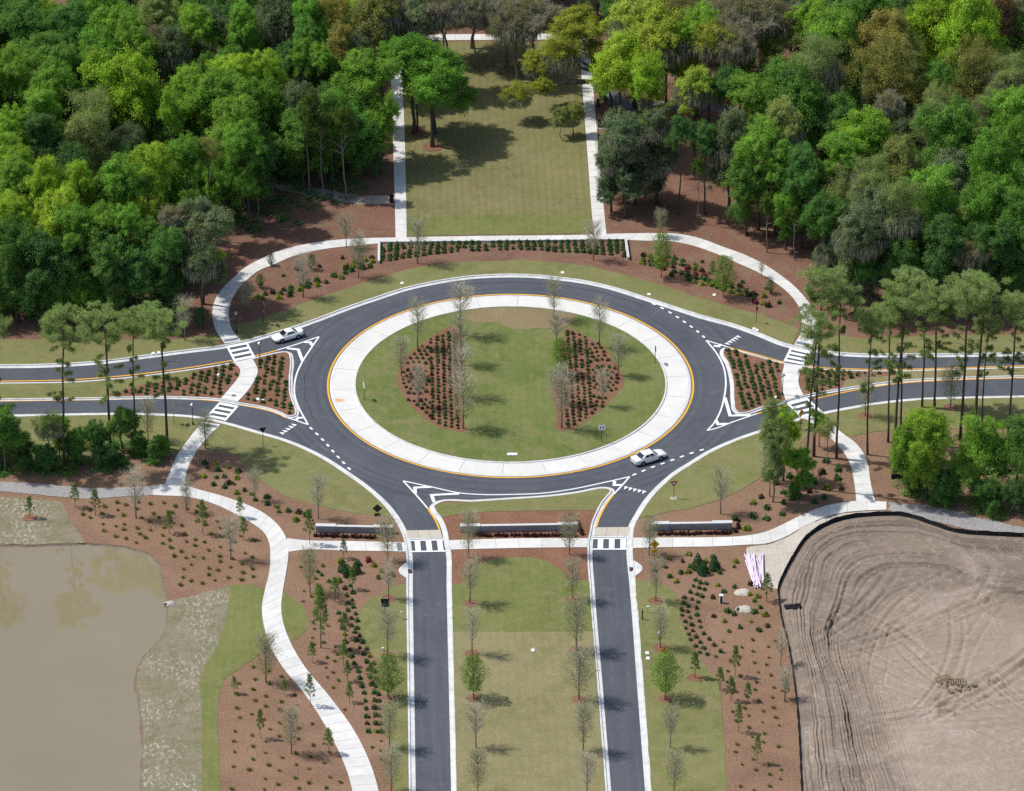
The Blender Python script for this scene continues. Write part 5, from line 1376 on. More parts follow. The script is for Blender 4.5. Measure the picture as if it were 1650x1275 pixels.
# low undergrowth on the woodland floor
def undergrowth(name, poly, n, seed, c, label):
    rg = np.random.default_rng(seed); rr = random.Random(seed)
    xs = [p[0] for p in poly]; ys = [p[1] for p in poly]
    out = []
    k = 0
    while k < n:
        x, y = rr.uniform(min(xs), max(xs)), rr.uniform(min(ys), max(ys))
        if not inside((x, y), poly): continue
        if noise.noise(Vector((x * 0.11, y * 0.11, seed))) < -0.2 and rr.random() < 0.85: continue
        k += 1
        m = 90; s = rr.uniform(0.6, 1.5) * (1.6 if rr.random() < 0.12 else 1)
        q = rg.normal(size=(m, 3)); q[:, 2] = np.abs(q[:, 2]); q = unit(q)
        P = np.array([x, y, 0]) + q * np.array([s, s, s * 0.8]) * rg.uniform(0.5, 1, size=(m, 1))
        out.append(quads(P, unit(q + rg.normal(size=(m, 3)) * 0.5 + np.array([0, 0, 0.4])), rg.uniform(0.16, 0.3, size=m), 0.7, rg))
    o = obj(name, np_mesh('undergrowth', np.concatenate(out), 4), M['leaf'])
    o.color = (*c, 1)
    tag(o, label, 'undergrowth', None, 'stuff')
undergrowth('undergrowth', [(-86, 20), (-47, 20), (-44, 32), (-42, 42), (-30, 47), (-20, 58), (-20, 122), (-86, 122)], 1700, 7, (0.075, 0.165, 0.05), 'dark green undergrowth on the floor of the left wood')
undergrowth('undergrowth', [(46, 26), (90, 24), (90, 122), (22, 118), (24, 92), (38, 80), (44, 60), (50, 40)], 800, 8, (0.095, 0.17, 0.05), 'patchy green undergrowth on the floor of the right wood')

undergrowth('undergrowth', L['brush_w'], 150, 9, (0.085, 0.175, 0.05), 'leafy undergrowth between the left pines above the grey path')
undergrowth('undergrowth', L['brush_e'], 210, 10, (0.105, 0.20, 0.055), 'leafy undergrowth below the right pines beside the dirt track')
# ------------------------------------------------------------------ pines
def pine_crown(seed, tufts=62, per=190):
    rg = np.random.default_rng(seed)
    out = []
    for k in range(tufts):
        u = rg.uniform(0, 1)
        z = -0.85 + 1.75 * u
        prof = math.sqrt(max(0.04, 1 - (abs(z - 0.12) / 1.0) ** 2.2))
        a = rg.uniform(0, 6.28)
        rr = prof * (rg.uniform(0.1, 1.0) ** 0.55) * (1.25 if rg.random() < 0.18 else 1)
        ctr = np.array([rr * math.cos(a), rr * math.sin(a), z * 0.85])
        rad = rg.uniform(0.14, 0.30)
        q = rg.normal(size=(per, 3)); q[:, 2] += 0.25; q = unit(q)
        P = ctr + q * rad * rg.uniform(0.15, 0.85, size=(per, 1)) * np.array([1, 1, 0.75])
        out.append(needles(P, unit(q + rg.normal(size=(per, 3)) * 0.4), rg.uniform(0.07, 0.14, size=per), 0.0095, rg))
    return np_mesh('crown', np.concatenate(out), 3)
PH, PRR = 22.0, 2.9                       # built at the size of a grown pine
def pine_trunk_sprays(seed):
    rg = random.Random(seed); ng = np.random.default_rng(seed)
    parts, out = [], []
    pts = []
    x = y = 0
    for k in range(9):
        pts.append(Vector((x, y, PH * 1.04 * k / 8 - 0.2))); x += rg.uniform(-0.12, 0.12); y += rg.uniform(-0.12, 0.12)
    parts.append(tube(pts, [0.21 * (1.2 if i == 0 else 1) * (1 - 0.55 * i / 8) for i in range(9)], 8))
    for k in range(30):
        z = rg.uniform(0.42, 1.0); a = rg.uniform(0, 6.28); R_ = rg.uniform(0.8, 2.6)
        i = min(7, int(z * 8)); b = pts[i].lerp(pts[i + 1], z * 8 - i)
        e = b + Vector((R_ * math.cos(a), R_ * math.sin(a), rg.uniform(0.1, 0.7)))
        m = b.lerp(e, 0.5) + Vector((0, 0, 0.12))
        parts.append(tube([b, m, e], [0.05, 0.035, 0.012], 4))
        if z > 0.9 or rg.random() > 0.6: continue
        for t in (0.6, 0.85, 1.0):
            n = 90
            q = ng.normal(size=(n, 3)); q[:, 2] += 0.3; q = unit(q)
            c = np.array(b.lerp(e, t))
            out.append(needles(c + q * 0.3 * ng.uniform(0.1, 1, size=(n, 1)), unit(q + np.array([0, 0, 0.3])), ng.uniform(0.22, 0.4, size=n), 0.035, ng))
    V, F = join(parts)
    return mesh('trunk', V, F, True), np_mesh('sprays', np.concatenate(out), 3)
PPC = [pine_crown(s) for s in (81, 82, 83)]
PTS = [pine_trunk_sprays(s) for s in (86, 87, 88, 89)]
PPT = [a for a, b in PTS]; PPS = [b for a, b in PTS]
for me in PPC + PPS: me.materials.append(M['needle'])
for me in PPT: me.materials.append(M['bark_pine'])
pines = []
for i, (x, y, hc, r) in enumerate(L['pines']):
    root = empty('pine_tree', (x, y, 0), RNG.uniform(0, 6.28))
    root.rotation_euler = (RNG.uniform(-.035, .035), RNG.uniform(-.035, .035), RNG.uniform(0, 6.28))
    obj('trunk', PPT[i % 4], None, root, scale=(r / PRR, r / PRR, hc / PH))
    j = RNG.uniform(0.9, 1.1)
    c = obj('crown', PPC[i % 3], None, root, (0, 0, hc), (0, 0, RNG.uniform(0, 6)), (r * 1.2, r * 1.2, r * RNG.uniform(0.9, 1.15)))
    c.color = (0.195 * j, 0.255 * j, 0.110 * j, 1)
    s = obj('sprays', PPS[i % 4], None, root, scale=(r / PRR, r / PRR, hc / PH))
    s.color = (0.165 * j, 0.22 * j, 0.09 * j, 1)
    pines.append((root, x))
ORD = ['first', 'second', 'third', 'fourth', 'fifth', 'sixth', 'seventh', 'eighth', 'ninth', 'tenth', 'eleventh', 'twelfth', 'thirteenth', 'fourteenth', 'fifteenth', 'sixteenth', 'seventeenth', 'eighteenth', 'nineteenth', 'twentieth']
def ordinal(i):
    if i < 20: return ORD[i]
    tens, u = divmod(i + 1, 10)
    T = {2: 'twenty', 3: 'thirty', 4: 'forty', 5: 'fifty', 6: 'sixty', 7: 'seventy', 8: 'eighty', 9: 'ninety'}
    return f"{T[tens]}-{ORD[u - 1]}" if u else T[tens][:-1] + 'ieth'
for side, word in ((-1, 'left'), (1, 'right')):
    s = sorted([p for p in pines if p[1] * side > 0], key=lambda p: p[1])
    for i, (o, x) in enumerate(s):
        tag(o, f"tall bare-trunked pine with tufted top by the {word} road arm, {ordinal(i)} from left", 'pine tree', f'tall pines on the {word} side')
for i, (x, y, hc, r) in enumerate(L['thin']):
    root = empty('slender_tree', (x, y, 0), RNG.uniform(0, 6.28))
    obj('trunk', TRG[i % 2], None, root, scale=(r * 1.6, r * 1.6, hc))
    c = obj('crown', PN[i % 3], None, root, (0, 0, hc), (0, 0, RNG.uniform(0, 6)), (r * 1.1, r * 1.1, r * 1.2))
    c.color = (0.075, 0.115, 0.032, 1)
    records.append((root, 'slender bare-stemmed tree', 'the left wood edge' if x < 0 else 'the right wood edge', x, y))

# labels of the woodland trees: kind, wood and place among its like
from collections import defaultdict
grp = defaultdict(list)
for rec in records: grp[(rec[1], rec[2])].append(rec)
for (w, reg), rs in grp.items():
    rs.sort(key=lambda r: r[3])
    for i, r in enumerate(rs):
        prep = 'at' if 'edge' in reg else 'in'
        if len(rs) == 1: lab = f"{w} {prep} {reg}"
        else: lab = f"{w} {prep} {reg}, {ordinal(i)} from the left"
        tag(r[0], lab, 'tree', f"{w}s {prep} {reg}")

# ------------------------------------------------------------------ young planted trees
def young_bare(seed, twigs=64, buds=2100):
    """unit height young tree: bare upright twigs and a haze of buds"""
    rg = np.random.default_rng(seed)
    rr = random.Random(seed)
    parts = [tube([(0, 0, -0.02), (0.004, 0, 0.3), (0.0, 0.006, 0.6), (0.0, 0.0, 0.98)], [0.0135, 0.011, 0.007, 0.002], 6)]
    haze = []
    for k in range(twigs):
        z0 = rr.uniform(0.26, 0.86); a = rr.uniform(0, 6.28)
        ln = 0.30 * math.sin(math.pi * min(1, (z0 - 0.16) / 0.86)) ** 0.7 * rr.uniform(0.7, 1.1)
        e = Vector((ln * 0.72 * math.cos(a), ln * 0.72 * math.sin(a), z0 + ln * 0.85))
        m = Vector((e.x * 0.45, e.y * 0.45, z0 + ln * 0.32))
        parts.append(tube([(0, 0, z0), m, e], [0.0036, 0.0026, 0.0012], 3, False))
        nn = int(buds / twigs)
        t = rg.uniform(0.25, 1.05, size=(nn, 1))
        P = np.array([0, 0, z0]) + (np.array(e) - np.array([0, 0, z0])) * t + rg.normal(size=(nn, 3)) * 0.034
        haze.append(needles(P, unit(rg.normal(size=(nn, 3)) * 0.55 + unit(np.array(e) - np.array([0, 0, z0])) + np.array([0, 0, 0.3])), rg.uniform(0.03, 0.08, size=nn), 0.0021, rg))
    V, F = join(parts)
    return mesh('trunk', V, F, True), np_mesh('twigs', np.concatenate(haze), 3)
def young_leafy(seed, n=3800, size=(0.016, 0.030), cone=0.25):
    rg = np.random.default_rng(seed)
    z = rg.uniform(0.22, 1.0, size=n)
    prof = 0.27 * np.sin(np.pi * np.clip((z - 0.16) / 0.88, 0, 1)) ** 0.65
    a = rg.uniform(0, 6.28, size=n)
    lump = 1 + 0.28 * np.sin(a * 3 + z * 9 + seed) + 0.18 * np.sin(a * 5 - z * 15)
    r = prof * lump * rg.uniform(0.15, 1, size=n) ** 0.5
    P = np.stack([r * np.cos(a), r * np.sin(a), z], 1)
    q = unit(np.stack([np.cos(a), np.sin(a), np.full(n, 0.5)], 1) + rg.normal(size=(n, 3)) * 0.6)
    return np_mesh('crown', quads(P, q, rg.uniform(*size, size=n), 0.7, rg), 4)
YB = [young_bare(s) for s in (101, 102, 103, 104)]
YL = [young_leafy(s) for s in (111, 112)]
YO = [young_leafy(s, 1300, (0.013, 0.024)) for s in (113, 114)]
for a, b in YB: a.materials.append(M['bark_young']); b.materials.append(M['moss_hang'])
for me in YL + YO: me.materials.append(M['leaf'])
ylab = defaultdict(list)
def yplace(x, y):
    if math.hypot(x, y) < 22: return 'on the central island'
    if y > 15: return 'north of the ring road' if abs(x) < 46 else 'by the curved north path'
    if y < -40:
        if x < -27: return 'by the pond'
        if x < -13: return 'beside the left exit road'
        if x < 0: return 'on the left of the median lawn'
        if x < 13: return 'on the right of the median lawn'
        return 'beside the right entry road'
    return 'south-west of the ring' if x < 0 else 'south-east of the ring'
for i, (x, y, h, t) in enumerate(L['young']):
    kind = {'b': ('bare_young_tree', 'bare grey-twigged young tree'), 'o': ('young_tree', 'olive-leaved young tree'), 'g': ('leafy_young_tree', 'young tree in full green leaf')}[t]
    root = empty(kind[0], (x, y, 0.02), RNG.uniform(0, 6.28))
    a, b = YB[i % 4]
    sw = h * RNG.uniform(0.86, 1.1) if h > 4 else h
    obj('trunk', a, None, root, scale=(sw, sw, h))
    j = RNG.uniform(0.9, 1.1)
    if t == 'b' or t == 'o':
        tw = obj('twigs', b, None, root, scale=(sw, sw, h))
        tw.color = (0.42 * j, 0.39 * j, 0.35 * j, 1) if i % 3 else (0.36 * j, 0.35 * j, 0.27 * j, 1)
    if t == 'o' or (t == 'b' and i % 4 == 1):
        c = obj('crown', YO[i % 2], None, root, scale=(sw * (1 if t == 'o' else 0.8), sw * (1 if t == 'o' else 0.8), h))
        c.color = (0.12 * j, 0.14 * j, 0.05 * j, 1)
    if t == 'g':
        c = obj('crown', YL[i % 2], None, root, scale=(sw * 1.05, sw * 1.05, h))
        c.color = (0.12 * j, 0.198 * j, 0.046 * j, 1)
    ylab[(kind[1], yplace(x, y))].append((root, x, y))
for (w, p), rs in ylab.items():
    xs = [r[1] for r in rs]; ys = [r[2] for r in rs]
    vert = (max(ys) - min(ys)) > (max(xs) - min(xs))
    rs.sort(key=(lambda r: -r[2]) if vert else (lambda r: r[1]))
    for i, r in enumerate(rs):
        tag(r[0], f"{w} {p}" if len(rs) == 1 else f"{w} {p}, {ordinal(i)} {'from the back' if vert else 'from the left'}", 'tree', f"{w}s {p}")

# small pine saplings: whorls of bright tufts on a thin stem
def sapling(seed):
    rg = np.random.default_rng(seed); rr = random.Random(seed)
    parts = [tube([(0, 0, -0.02), (0.01, 0, 0.5), (0, 0, 0.97)], [0.014, 0.010, 0.004], 5)]
    out = []
    for k in range(26):
        z = 0.34 + 0.66 * (k / 25) ** 0.9
        R_ = (1.02 - z) * 0.24 + 0.045
        a = k * 2.4
        R_ *= rr.uniform(0.5, 1)
        e = Vector((R_ * math.cos(a), R_ * math.sin(a), z + 0.03))
        parts.append(tube([(0, 0, z - 0.03), e], [0.005, 0.002], 3, False))
        q = rg.normal(size=(46, 3)); q[:, 2] += 0.9; q = unit(q)
        P = np.array(e) + q * 0.02
        out.append(needles(P, q, rg.uniform(0.05, 0.095, size=46), 0.007, rg))
    V, F = join(parts)
    return mesh('stem', V, F, True), np_mesh('needles', np.concatenate(out), 3)
SP = [sapling(s) for s in (121, 122, 123)]
for a, b in SP: a.materials.append(M['bark_young']); b.materials.append(M['needle'])
slab = defaultdict(list)
for i, (x, y, h) in enumerate(L['sapling']):
    root = empty('pine_sapling', (x, y, 0.0), RNG.uniform(0, 6.28))
    a, b = SP[i % 3]
    s = max(h * 0.95, 2.2) * (1.15 if h < 4 else 0.8)
    obj('stem', a, None, root, scale=(s, s, h))
    c = obj('needles', b, None, root, scale=(s, s, h))
    j = RNG.uniform(0.85, 1.15)
    c.color = (0.12 * j, 0.185 * j, 0.06 * j, 1)
    slab['between pond and curving path' if x < -41 and y > -53 else ('in the mulch left of the exit road' if x < 0 else 'in the mulch right of the entry road')].append((root, x))
for p, rs in slab.items():
    rs.sort(key=lambda r: r[1])
    for i, (o, x) in enumerate(rs): tag(o, f"bright green pine sapling {p}, {ordinal(i)} from the left", 'sapling', f'pine saplings {p}')

# clipped cones and small evergreens
def cone_mesh(seed, n=1100):
    rg = np.random.default_rng(seed)
    z = 1 - np.sqrt(rg.uniform(0, 1, size=n)); a = rg.uniform(0, 6.28, size=n)
    r = 0.34 * (1 - z) ** 0.75 * (1 + 0.08 * np.sin(a * 4)) * np.where(z < 0.06, 0.9, 1)
    P = np.stack([r * np.cos(a), r * np.sin(a), 0.03 + z * 0.97], 1) + rg.normal(size=(n, 3)) * 0.012
    q = unit(np.stack([np.cos(a), np.sin(a), np.full(n, 0.45)], 1) + rg.normal(size=(n, 3)) * 0.45)
    return np_mesh('foliage', quads(P, q, rg.uniform(0.05, 0.09, size=n), 0.7, rg), 4)
CM = [cone_mesh(s) for s in (131, 132)]
for me in CM: me.materials.append(M['shrub_leaf'])
stem_me = mesh('stem', *tube([(0, 0, -0.02), (0, 0, 0.3), (0, 0, 0.85)], [0.03, 0.025, 0.01], 6), True)
stem_me.materials.append(M['bark_young'])
cl = ['right-hand bed, back left of three', 'right-hand bed, front of three', 'right-hand bed, back right of three', 'left-hand bed, back left of three', 'left-hand bed, back right of three', 'left-hand bed, front of three']
for i, (x, y) in enumerate(L['cones']):
    root = empty('conical_evergreen', (x, y, 0), i)
    h = (2.45, 2.3, 2.3, 2.0, 2.0, 1.8)[i]
    obj('stem', stem_me, None, root, scale=(h, h, h))
    c = obj('foliage', CM[i % 2], None, root, scale=(h * 1.02, h * 1.02, h)); c.color = (0.03, 0.085, 0.034, 1)
    tag(root, f"dense dark green cone-shaped evergreen in the {cl[i]}", 'evergreen', 'cone evergreens south of the walk')
el = ['below the north-west path', 'lowest inside the north-west path curve', 'beside a bare tree in the north-west bed', 'inside the bend of the north-east path', 'left of the lime young tree in the north-east bed', 'at the corner of the left wood']
for i, ((x, y), h) in enumerate(L['ever']):
    root = empty('small_evergreen', (x, y, 0), i)
    obj('stem', stem_me, None, root, scale=(h, h, h))
    c = obj('foliage', YL[i % 2], None, root, (0, 0, -0.1 * h), scale=(h * 1.15, h * 1.15, h * 1.05)); c.color = (0.04, 0.10, 0.038, 1)
    tag(root, f"small dark evergreen tree {el[i]}", 'evergreen', 'small evergreens in the north beds')

# ------------------------------------------------------------------ shrubs
def shrub_mesh(seed, n=150, h=0.8, spiky=False):
    rg = np.random.default_rng(seed)
    q = rg.normal(size=(n, 3)); q[:, 2] = np.abs(q[:, 2]) * 0.9; q = unit(q)
    lump = 1 + 0.25 * np.sin(4 * np.arctan2(q[:, 1], q[:, 0]) + seed)[:, None]
    P = q * np.array([0.5, 0.5, h]) * lump * rg.uniform(0.35, 1, size=(n, 1)) ** 0.5
    if spiky:
        return np_mesh('shrub', needles(P * np.array([0.35, 0.35, 0.15]), unit(q + np.array([0, 0, 0.35])), rg.uniform(0.4, 0.75, size=n), 0.05, rg), 3)
    nn = unit(q + rg.normal(size=(n, 3)) * 0.5 + np.array([0, 0, 0.3]))
    return np_mesh('shrub', quads(P, nn, rg.uniform(0.16, 0.3, size=n), 0.75, rg), 4)
SH = [shrub_mesh(s, 150, 0.75) for s in range(141, 146)]
SK = [shrub_mesh(s, 90, 0.9, True) for s in (151, 152)]
for me in SH + SK: me.materials.append(M['shrub_leaf'])
def shrub(name, x, y, s, c, label, cat, group, z=0.02, spiky=False):
    me = (SK if spiky else SH)[RNG.randrange(2 if spiky else 5)]
    o = obj(name, me, None, None, (x, y, z), (0, 0, RNG.uniform(0, 6.28)), (s * RNG.uniform(0.85, 1.15), s * RNG.uniform(0.85, 1.15), s * RNG.uniform(0.8, 1.1)))
    j = RNG.uniform(0.8, 1.2)
    o.color = (c[0] * j, c[1] * j, c[2] * j, 1)
    return tag(o, label, cat, group)
GRN, YGR, RED, PUR = (0.042, 0.098, 0.034), (0.16, 0.20, 0.03), (0.17, 0.025, 0.04), (0.040, 0.014, 0.02)
def shrinkin(p, poly, d):
    return inside(p, poly) and all(inside((p[0] + dx, p[1] + dy), poly) for dx, dy in ((d, 0), (-d, 0), (0, d), (0, -d)))
def grid_bed(poly, dx, dy, margin, fn, jit=0.12, stagger=True, skip=0.04, shear=0.0):
    xs = [p[0] for p in poly]; ys = [p[1] for p in poly]
    c = 0
    i = 0
    x = min(xs)
    while x < max(xs):
        y = min(ys) + (dy / 2 if (stagger and i % 2) else 0)
        while y < max(ys):
            px, py = x + shear * (y - min(ys)) + RNG.uniform(-jit, jit), y + RNG.uniform(-jit, jit)
            if shrinkin((px, py), poly, margin) and RNG.random() > skip + 0.03: fn(px, py); c += 1
            y += dy
        x += dx; i += 1
    return c
CNT = {}
BEDS = defaultdict(list)
def bedfn(name, label, cat, group, size=(0.75, 0.95), colf=lambda: GRN, spiky=False, z=0.03):
    def fn(x, y):
        CNT[name] = CNT.get(name, 0) + 1
        BEDS[label].append(shrub(name, x, y, RNG.uniform(*size), colf(), label, cat, group, z, spiky))
    return fn
# splitter islands
def refuge_clear(fn):
    return fn
for key, lab, g_ in (('bed_tri_w', 'low dark shrub in the left triangle bed', 'shrubs in the left triangle bed'),
                 ('bed_med_w', 'low dark shrub in the left median bed', 'shrubs in the left median bed'),
                 ('bed_tri_e', 'low dark shrub in the right triangle bed', 'shrubs in the right triangle bed'),
                 ('bed_med_e', 'low dark shrub in the right median bed', 'shrubs in the right median bed')):
    grid_bed(L[key], 1.0, 1.0, 0.33, bedfn('low_shrub', lab, 'shrub', g_, (0.50, 0.78)), 0.13, shear=-0.08 if 'tri_e' in key else 0.05)
# central island beds
for key, lab, g_ in (('bed_isl_w', 'small dark shrub in left central island bed', 'shrubs in the left island bed'),
                     ('bed_isl_e', 'small dark shrub in right central island bed', 'shrubs in the right island bed')):
    sgn = -1 if key.endswith('w') else 1
    def colf(): return GRN if RNG.random() < 0.75 else (0.045, 0.035, 0.03)
    fn = bedfn('bedding_shrub', lab, 'shrub', g_, (0.40, 0.66), colf)
    poly = L[key]
    x0 = 7.2
    for kx in range(5):                                        # straight rows along the axis
        y = -12.5
        while y < 14:
            p = (sgn * (x0 + 0.35 + kx * 0.84) + RNG.uniform(-.08, .08), y + (0.6 if kx % 2 else 0) + RNG.uniform(-.1, .1))
            if shrinkin(p, poly, 0.35) and RNG.random() > 0.05: fn(*p)
            y += 0.92
    for rad in (0.9, 1.8, 2.7, 4.3, 5.2, 6.1, 7.0, 7.9):                     # arcs round a focus in the bed
        k = int(2 * math.pi * rad / 0.86)
        for q in range(k):
            a = 2 * math.pi * q / k
            p = (sgn * 13.2 + rad * math.cos(a) * 0.95, 0.5 + rad * 1.25 * math.sin(a))
            if abs(p[0]) > x0 + 4.0 and shrinkin(p, poly, 0.35): fn(p[0] + RNG.uniform(-.08, .08), p[1] + RNG.uniform(-.08, .08))
# north bed: columns running from path to lawn
fa, fb_ = resample(L['sh_north'][0], 36), resample(L['sh_north'][1], 36)
fn = bedfn('hedge_shrub', 'dark shrub below the straight north path', 'shrub', 'shrubs in the north bed', (0.6, 0.82))
for p, q in zip(fa, fb_):
    n = max(3, int((q - p).length / 0.82))
    for k in range(n):
        c = p.lerp(q, (k + 0.3) / n)
        if RNG.random() > 0.04: fn(c.x + RNG.uniform(-.12, .12), c.y + RNG.uniform(-.1, .1))
def mixed(py, pr, pd=0.3):
    def f():
        u = RNG.random()
        return YGR if u < py else (RED if u < py + pr else ((0.05, 0.045, 0.03) if u < py + pr + pd * 0.5 else GRN))
    return f
grid_bed(L['sh_nw'], 1.2, 1.3, 0.1, bedfn('border_shrub', 'rounded shrub left of the north retaining wall', 'shrub', 'shrubs in the north-west border', (0.75, 1.05), mixed(0.3, 0.0)), 0.25, shear=0.1)
grid_bed(L['sh_ne'], 1.1, 1.25, 0.1, bedfn('border_shrub', 'rounded shrub right of the north retaining wall', 'shrub', 'shrubs in the north-east border', (0.7, 1.0), mixed(0.3, 0.12)), 0.25, shear=0.1)
grid_bed(L['sh_nw_up'], 3.0, 3.2, 0.2, bedfn('scattered_shrub', 'small scattered shrub inside the north-west path', 'shrub', 'scattered shrubs, north-west', (0.5, 0.8), mixed(0.3, 0)), 0.9)
grid_bed(L['sh_ne_up'], 2.6, 3.2, 0.2, bedfn('scattered_shrub', 'small scattered shrub inside the north-east path', 'shrub', 'scattered shrubs, north-east', (0.45, 0.7), mixed(0.1, 0)), 0.8)
# south-west and south-east beds
grid_bed(L['sh_sw'], 1.4, 1.8, 0.2, bedfn('garden_shrub', 'rounded shrub above the curving white path', 'shrub', 'shrubs above the curving path', (0.55, 1.0), mixed(0.25, 0.0)), 0.5)
grid_bed(L['sh_ne2'], 2.2, 2.9, 0.2, bedfn('garden_shrub', 'rounded shrub below the right-hand pines', 'shrub', 'shrubs below the right pines', (0.8, 1.15), mixed(0.2, 0.0)), 0.7)
def band(lines, name, lab, g_, size, colf, sp):
    fn = bedfn(name, lab, 'shrub', g_, size, colf)
    for l in lines:
        c = smooth(l, 0.5)
        for p in resample(c, max(2, int(plen(c) / sp))): fn(p.x + RNG.uniform(-.15, .15), p.y + RNG.uniform(-.15, .15))
band(L['sh_edge_sw'], 'edging_shrub', 'dark low shrub edging the left verge', 'edging shrubs, left', (0.55, 0.8), mixed(0.06, 0.0), 1.6)
band(L['sh_edge_se'], 'edging_shrub', 'dark low shrub edging the right verge', 'edging shrubs, right', (0.5, 0.68), lambda: GRN, 1.3)
def not_near(lines, d):
    pts = [p for l in lines for p in smooth(l, 1.0)]
    return lambda x, y: all((p.x - x) ** 2 + (p.y - y) ** 2 > d * d for p in pts)
def guarded(fn, ok):
    def g_(x, y):
        if ok(x, y): fn(x, y)
    return g_
okw, oke = not_near(L['sh_edge_sw'], 1.5), not_near(L['sh_edge_se'], 1.3)
up_sw = [p for p in L['sh_s_w'] if True]
far_sw = guarded(bedfn('garden_shrub', 'shrub in mulch left of exit road', 'shrub', 'shrubs left of the exit road', (0.5, 0.95), mixed(0.35, 0.02)), lambda x, y: okw(x, y) and y > -52 and x > -27)
grid_bed(L['sh_s_w'], 1.45, 1.9, 0.2, far_sw, 0.55, skip=0.15)
grid_bed(L['sh_se'], 1.75, 2.3, 0.2, guarded(bedfn('garden_shrub', 'shrub in mulch right of entry road', 'shrub', 'shrubs right of the entry road', (0.5, 0.95), mixed(0.35, 0.06)), lambda x, y: oke(x, y) and y > -66), 0.7, skip=0.1)
# young clumping grass, mere tufts
TUF = lambda: (0.19, 0.185, 0.05) if RNG.random() < 0.6 else (0.13, 0.17, 0.042)
grid_bed(L['sh_pond'], 1.55, 2.1, 0.2, bedfn('grass_tuft', 'small tuft in mulch above the pond', 'grass tuft', 'tufts above the pond', (0.5, 0.75), TUF, True), 0.45, skip=0.1)
grid_bed(L['sh_bl'], 1.9, 2.6, 0.2, bedfn('grass_tuft', 'small tuft below the pond lawn', 'grass tuft', 'tufts below the pond lawn', (0.45, 0.7), TUF, True), 0.4, skip=0.1)
grid_bed(L['sh_s_w'], 1.45, 2.0, 0.2, guarded(bedfn('grass_tuft', 'small tuft beside the curving white path', 'grass tuft', 'tufts beside the curving path', (0.4, 0.6), TUF, True), lambda x, y: okw(x, y) and (y < -52 or x < -27)), 0.4, skip=0.12)
grid_bed(L['sh_se'], 1.7, 2.3, 0.2, guarded(bedfn('grass_tuft', 'small tuft near the silt fence', 'grass tuft', 'tufts near the silt fence', (0.4, 0.65), TUF, True), lambda x, y: y < -66), 0.4, skip=0.1)
# purple rows in front of the walls
for key, n, w in (('row_w', 14, 'left'), ('row_m', 25, 'middle'), ('row_e', 18, 'right')):
    a, b = (Vector(q) for q in L[key])
    fn = bedfn('purple_shrub', f'tiny purple plant before the {w} low wall', 'shrub', f'purple plants at the {w} wall', (0.55, 0.75), lambda: PUR)
    for k in range(n):
        p = a.lerp(b, k / (n - 1)); fn(p.x + RNG.uniform(-.1, .1), p.y + RNG.uniform(-.1, .1))
    for k in range(4):
        fn(b.x + 1.0 + RNG.uniform(-.3, .3), b.y + 0.4 + k * 0.9)

for lab, os_ in BEDS.items():
    y1 = max(o.location.y for o in os_)
    rows = defaultdict(list)
    for o in os_: rows[int((y1 - o.location.y) / 1.5)].append(o)
    for i, k in enumerate(sorted(rows)):
        rs = sorted(rows[k], key=lambda o: o.location.x)
        for j, o in enumerate(rs): o["label"] = f"{lab}, {ordinal(i)} row from back, {ordinal(j)} from left"


# ------------------------------------------------------------------ low walls at the south walk
def wall_thing(key, word):
    a, b = (Vector(q) for q in L[key])
    d = (b - a); ln = d.length; ang = math.atan2(d.y, d.x)
    root = empty('garden_wall', (a.x, a.y + 0.55, 0), ang)
    pw, ph, pd, h, dp = 2.6, 1.0, 0.62, 0.9, 0.36
    me = bevelled(*box(ln / 2, dp / 2 + 0.12, h / 2 - 0.1, ln - 2 * pw + 0.02, dp, h + 0.2), w=0.02)
    # board-marked body panels
    nseg = max(2, int((ln - 2 * pw) / 2.4))
    for k in range(nseg):
        x0 = pw + (ln - 2 * pw) * k / nseg; x1 = pw + (ln - 2 * pw) * (k + 1) / nseg
        obj('panel', bevelled(*box((x0 + x1) / 2, dp / 2 + 0.12, h / 2 - 0.1, x1 - x0 - 0.02, dp, h + 0.2), w=0.015), M['concrete_wall'], root)
    obj('cap', bevelled(*box(ln / 2, dp / 2 + 0.12, h + 0.045, ln - 2 * pw + 0.04, dp + 0.08, 0.09), w=0.02), M['concrete_cap'], root)
    for s in (0, 1):
        x = pw / 2 if s == 0 else ln - pw / 2
        p = obj('pier', bevelled(*box(x, pd / 2, ph / 2 - 0.1, pw, pd, ph + 0.2), w=0.02), M['concrete_wall'], root)
        obj('pier_cap', bevelled(*box(x, pd / 2 - 0.05, ph + 0.05, pw + 0.08, pd + 0.08, 0.10), w=0.025), M['concrete_cap'], p)
    tag(root, f"low grey concrete wall with pale caps and two end piers, {word}", 'wall', 'low walls along the south walk')
wall_thing('wall_w', 'left of the exit road'); wall_thing('wall_m', 'between the two roads'); wall_thing('wall_e', 'right of the entry road')

# north retaining wall: long low kerb wall with a wing at each end
wp = [Vector(q) for q in L['wall_n']]
root = empty('retaining_wall', (wp[1].x, wp[1].y, 0))
for k, (p, q, nm, w, h) in enumerate(((wp[0], wp[1], 'wing', 0.34, 0.55), (wp[1], wp[2], 'stem', 0.22, 0.30), (wp[3], wp[2], 'wing', 0.34, 0.55))):
    d = q - p
    c = (p + q) / 2 - wp[1]
    if nm == 'stem':
        n = 12
        for i in range(n):
            u = p.lerp(q, (i + 0.5) / n) - wp[1]
            obj('stem', bevelled(*box(u.x, u.y, h / 2 - 0.1, d.length / n - 0.02, w, h + 0.2, math.atan2(d.y, d.x)), w=0.015), M['concrete_cap'], root)
    else:
        obj(nm, bevelled(*box(c.x, c.y, h / 2 - 0.1, d.length, w, h + 0.2, math.atan2(d.y, d.x)), w=0.02), M['concrete_cap'], root)
tag(root, 'long white low retaining wall with wing ends below the straight north path', 'wall')

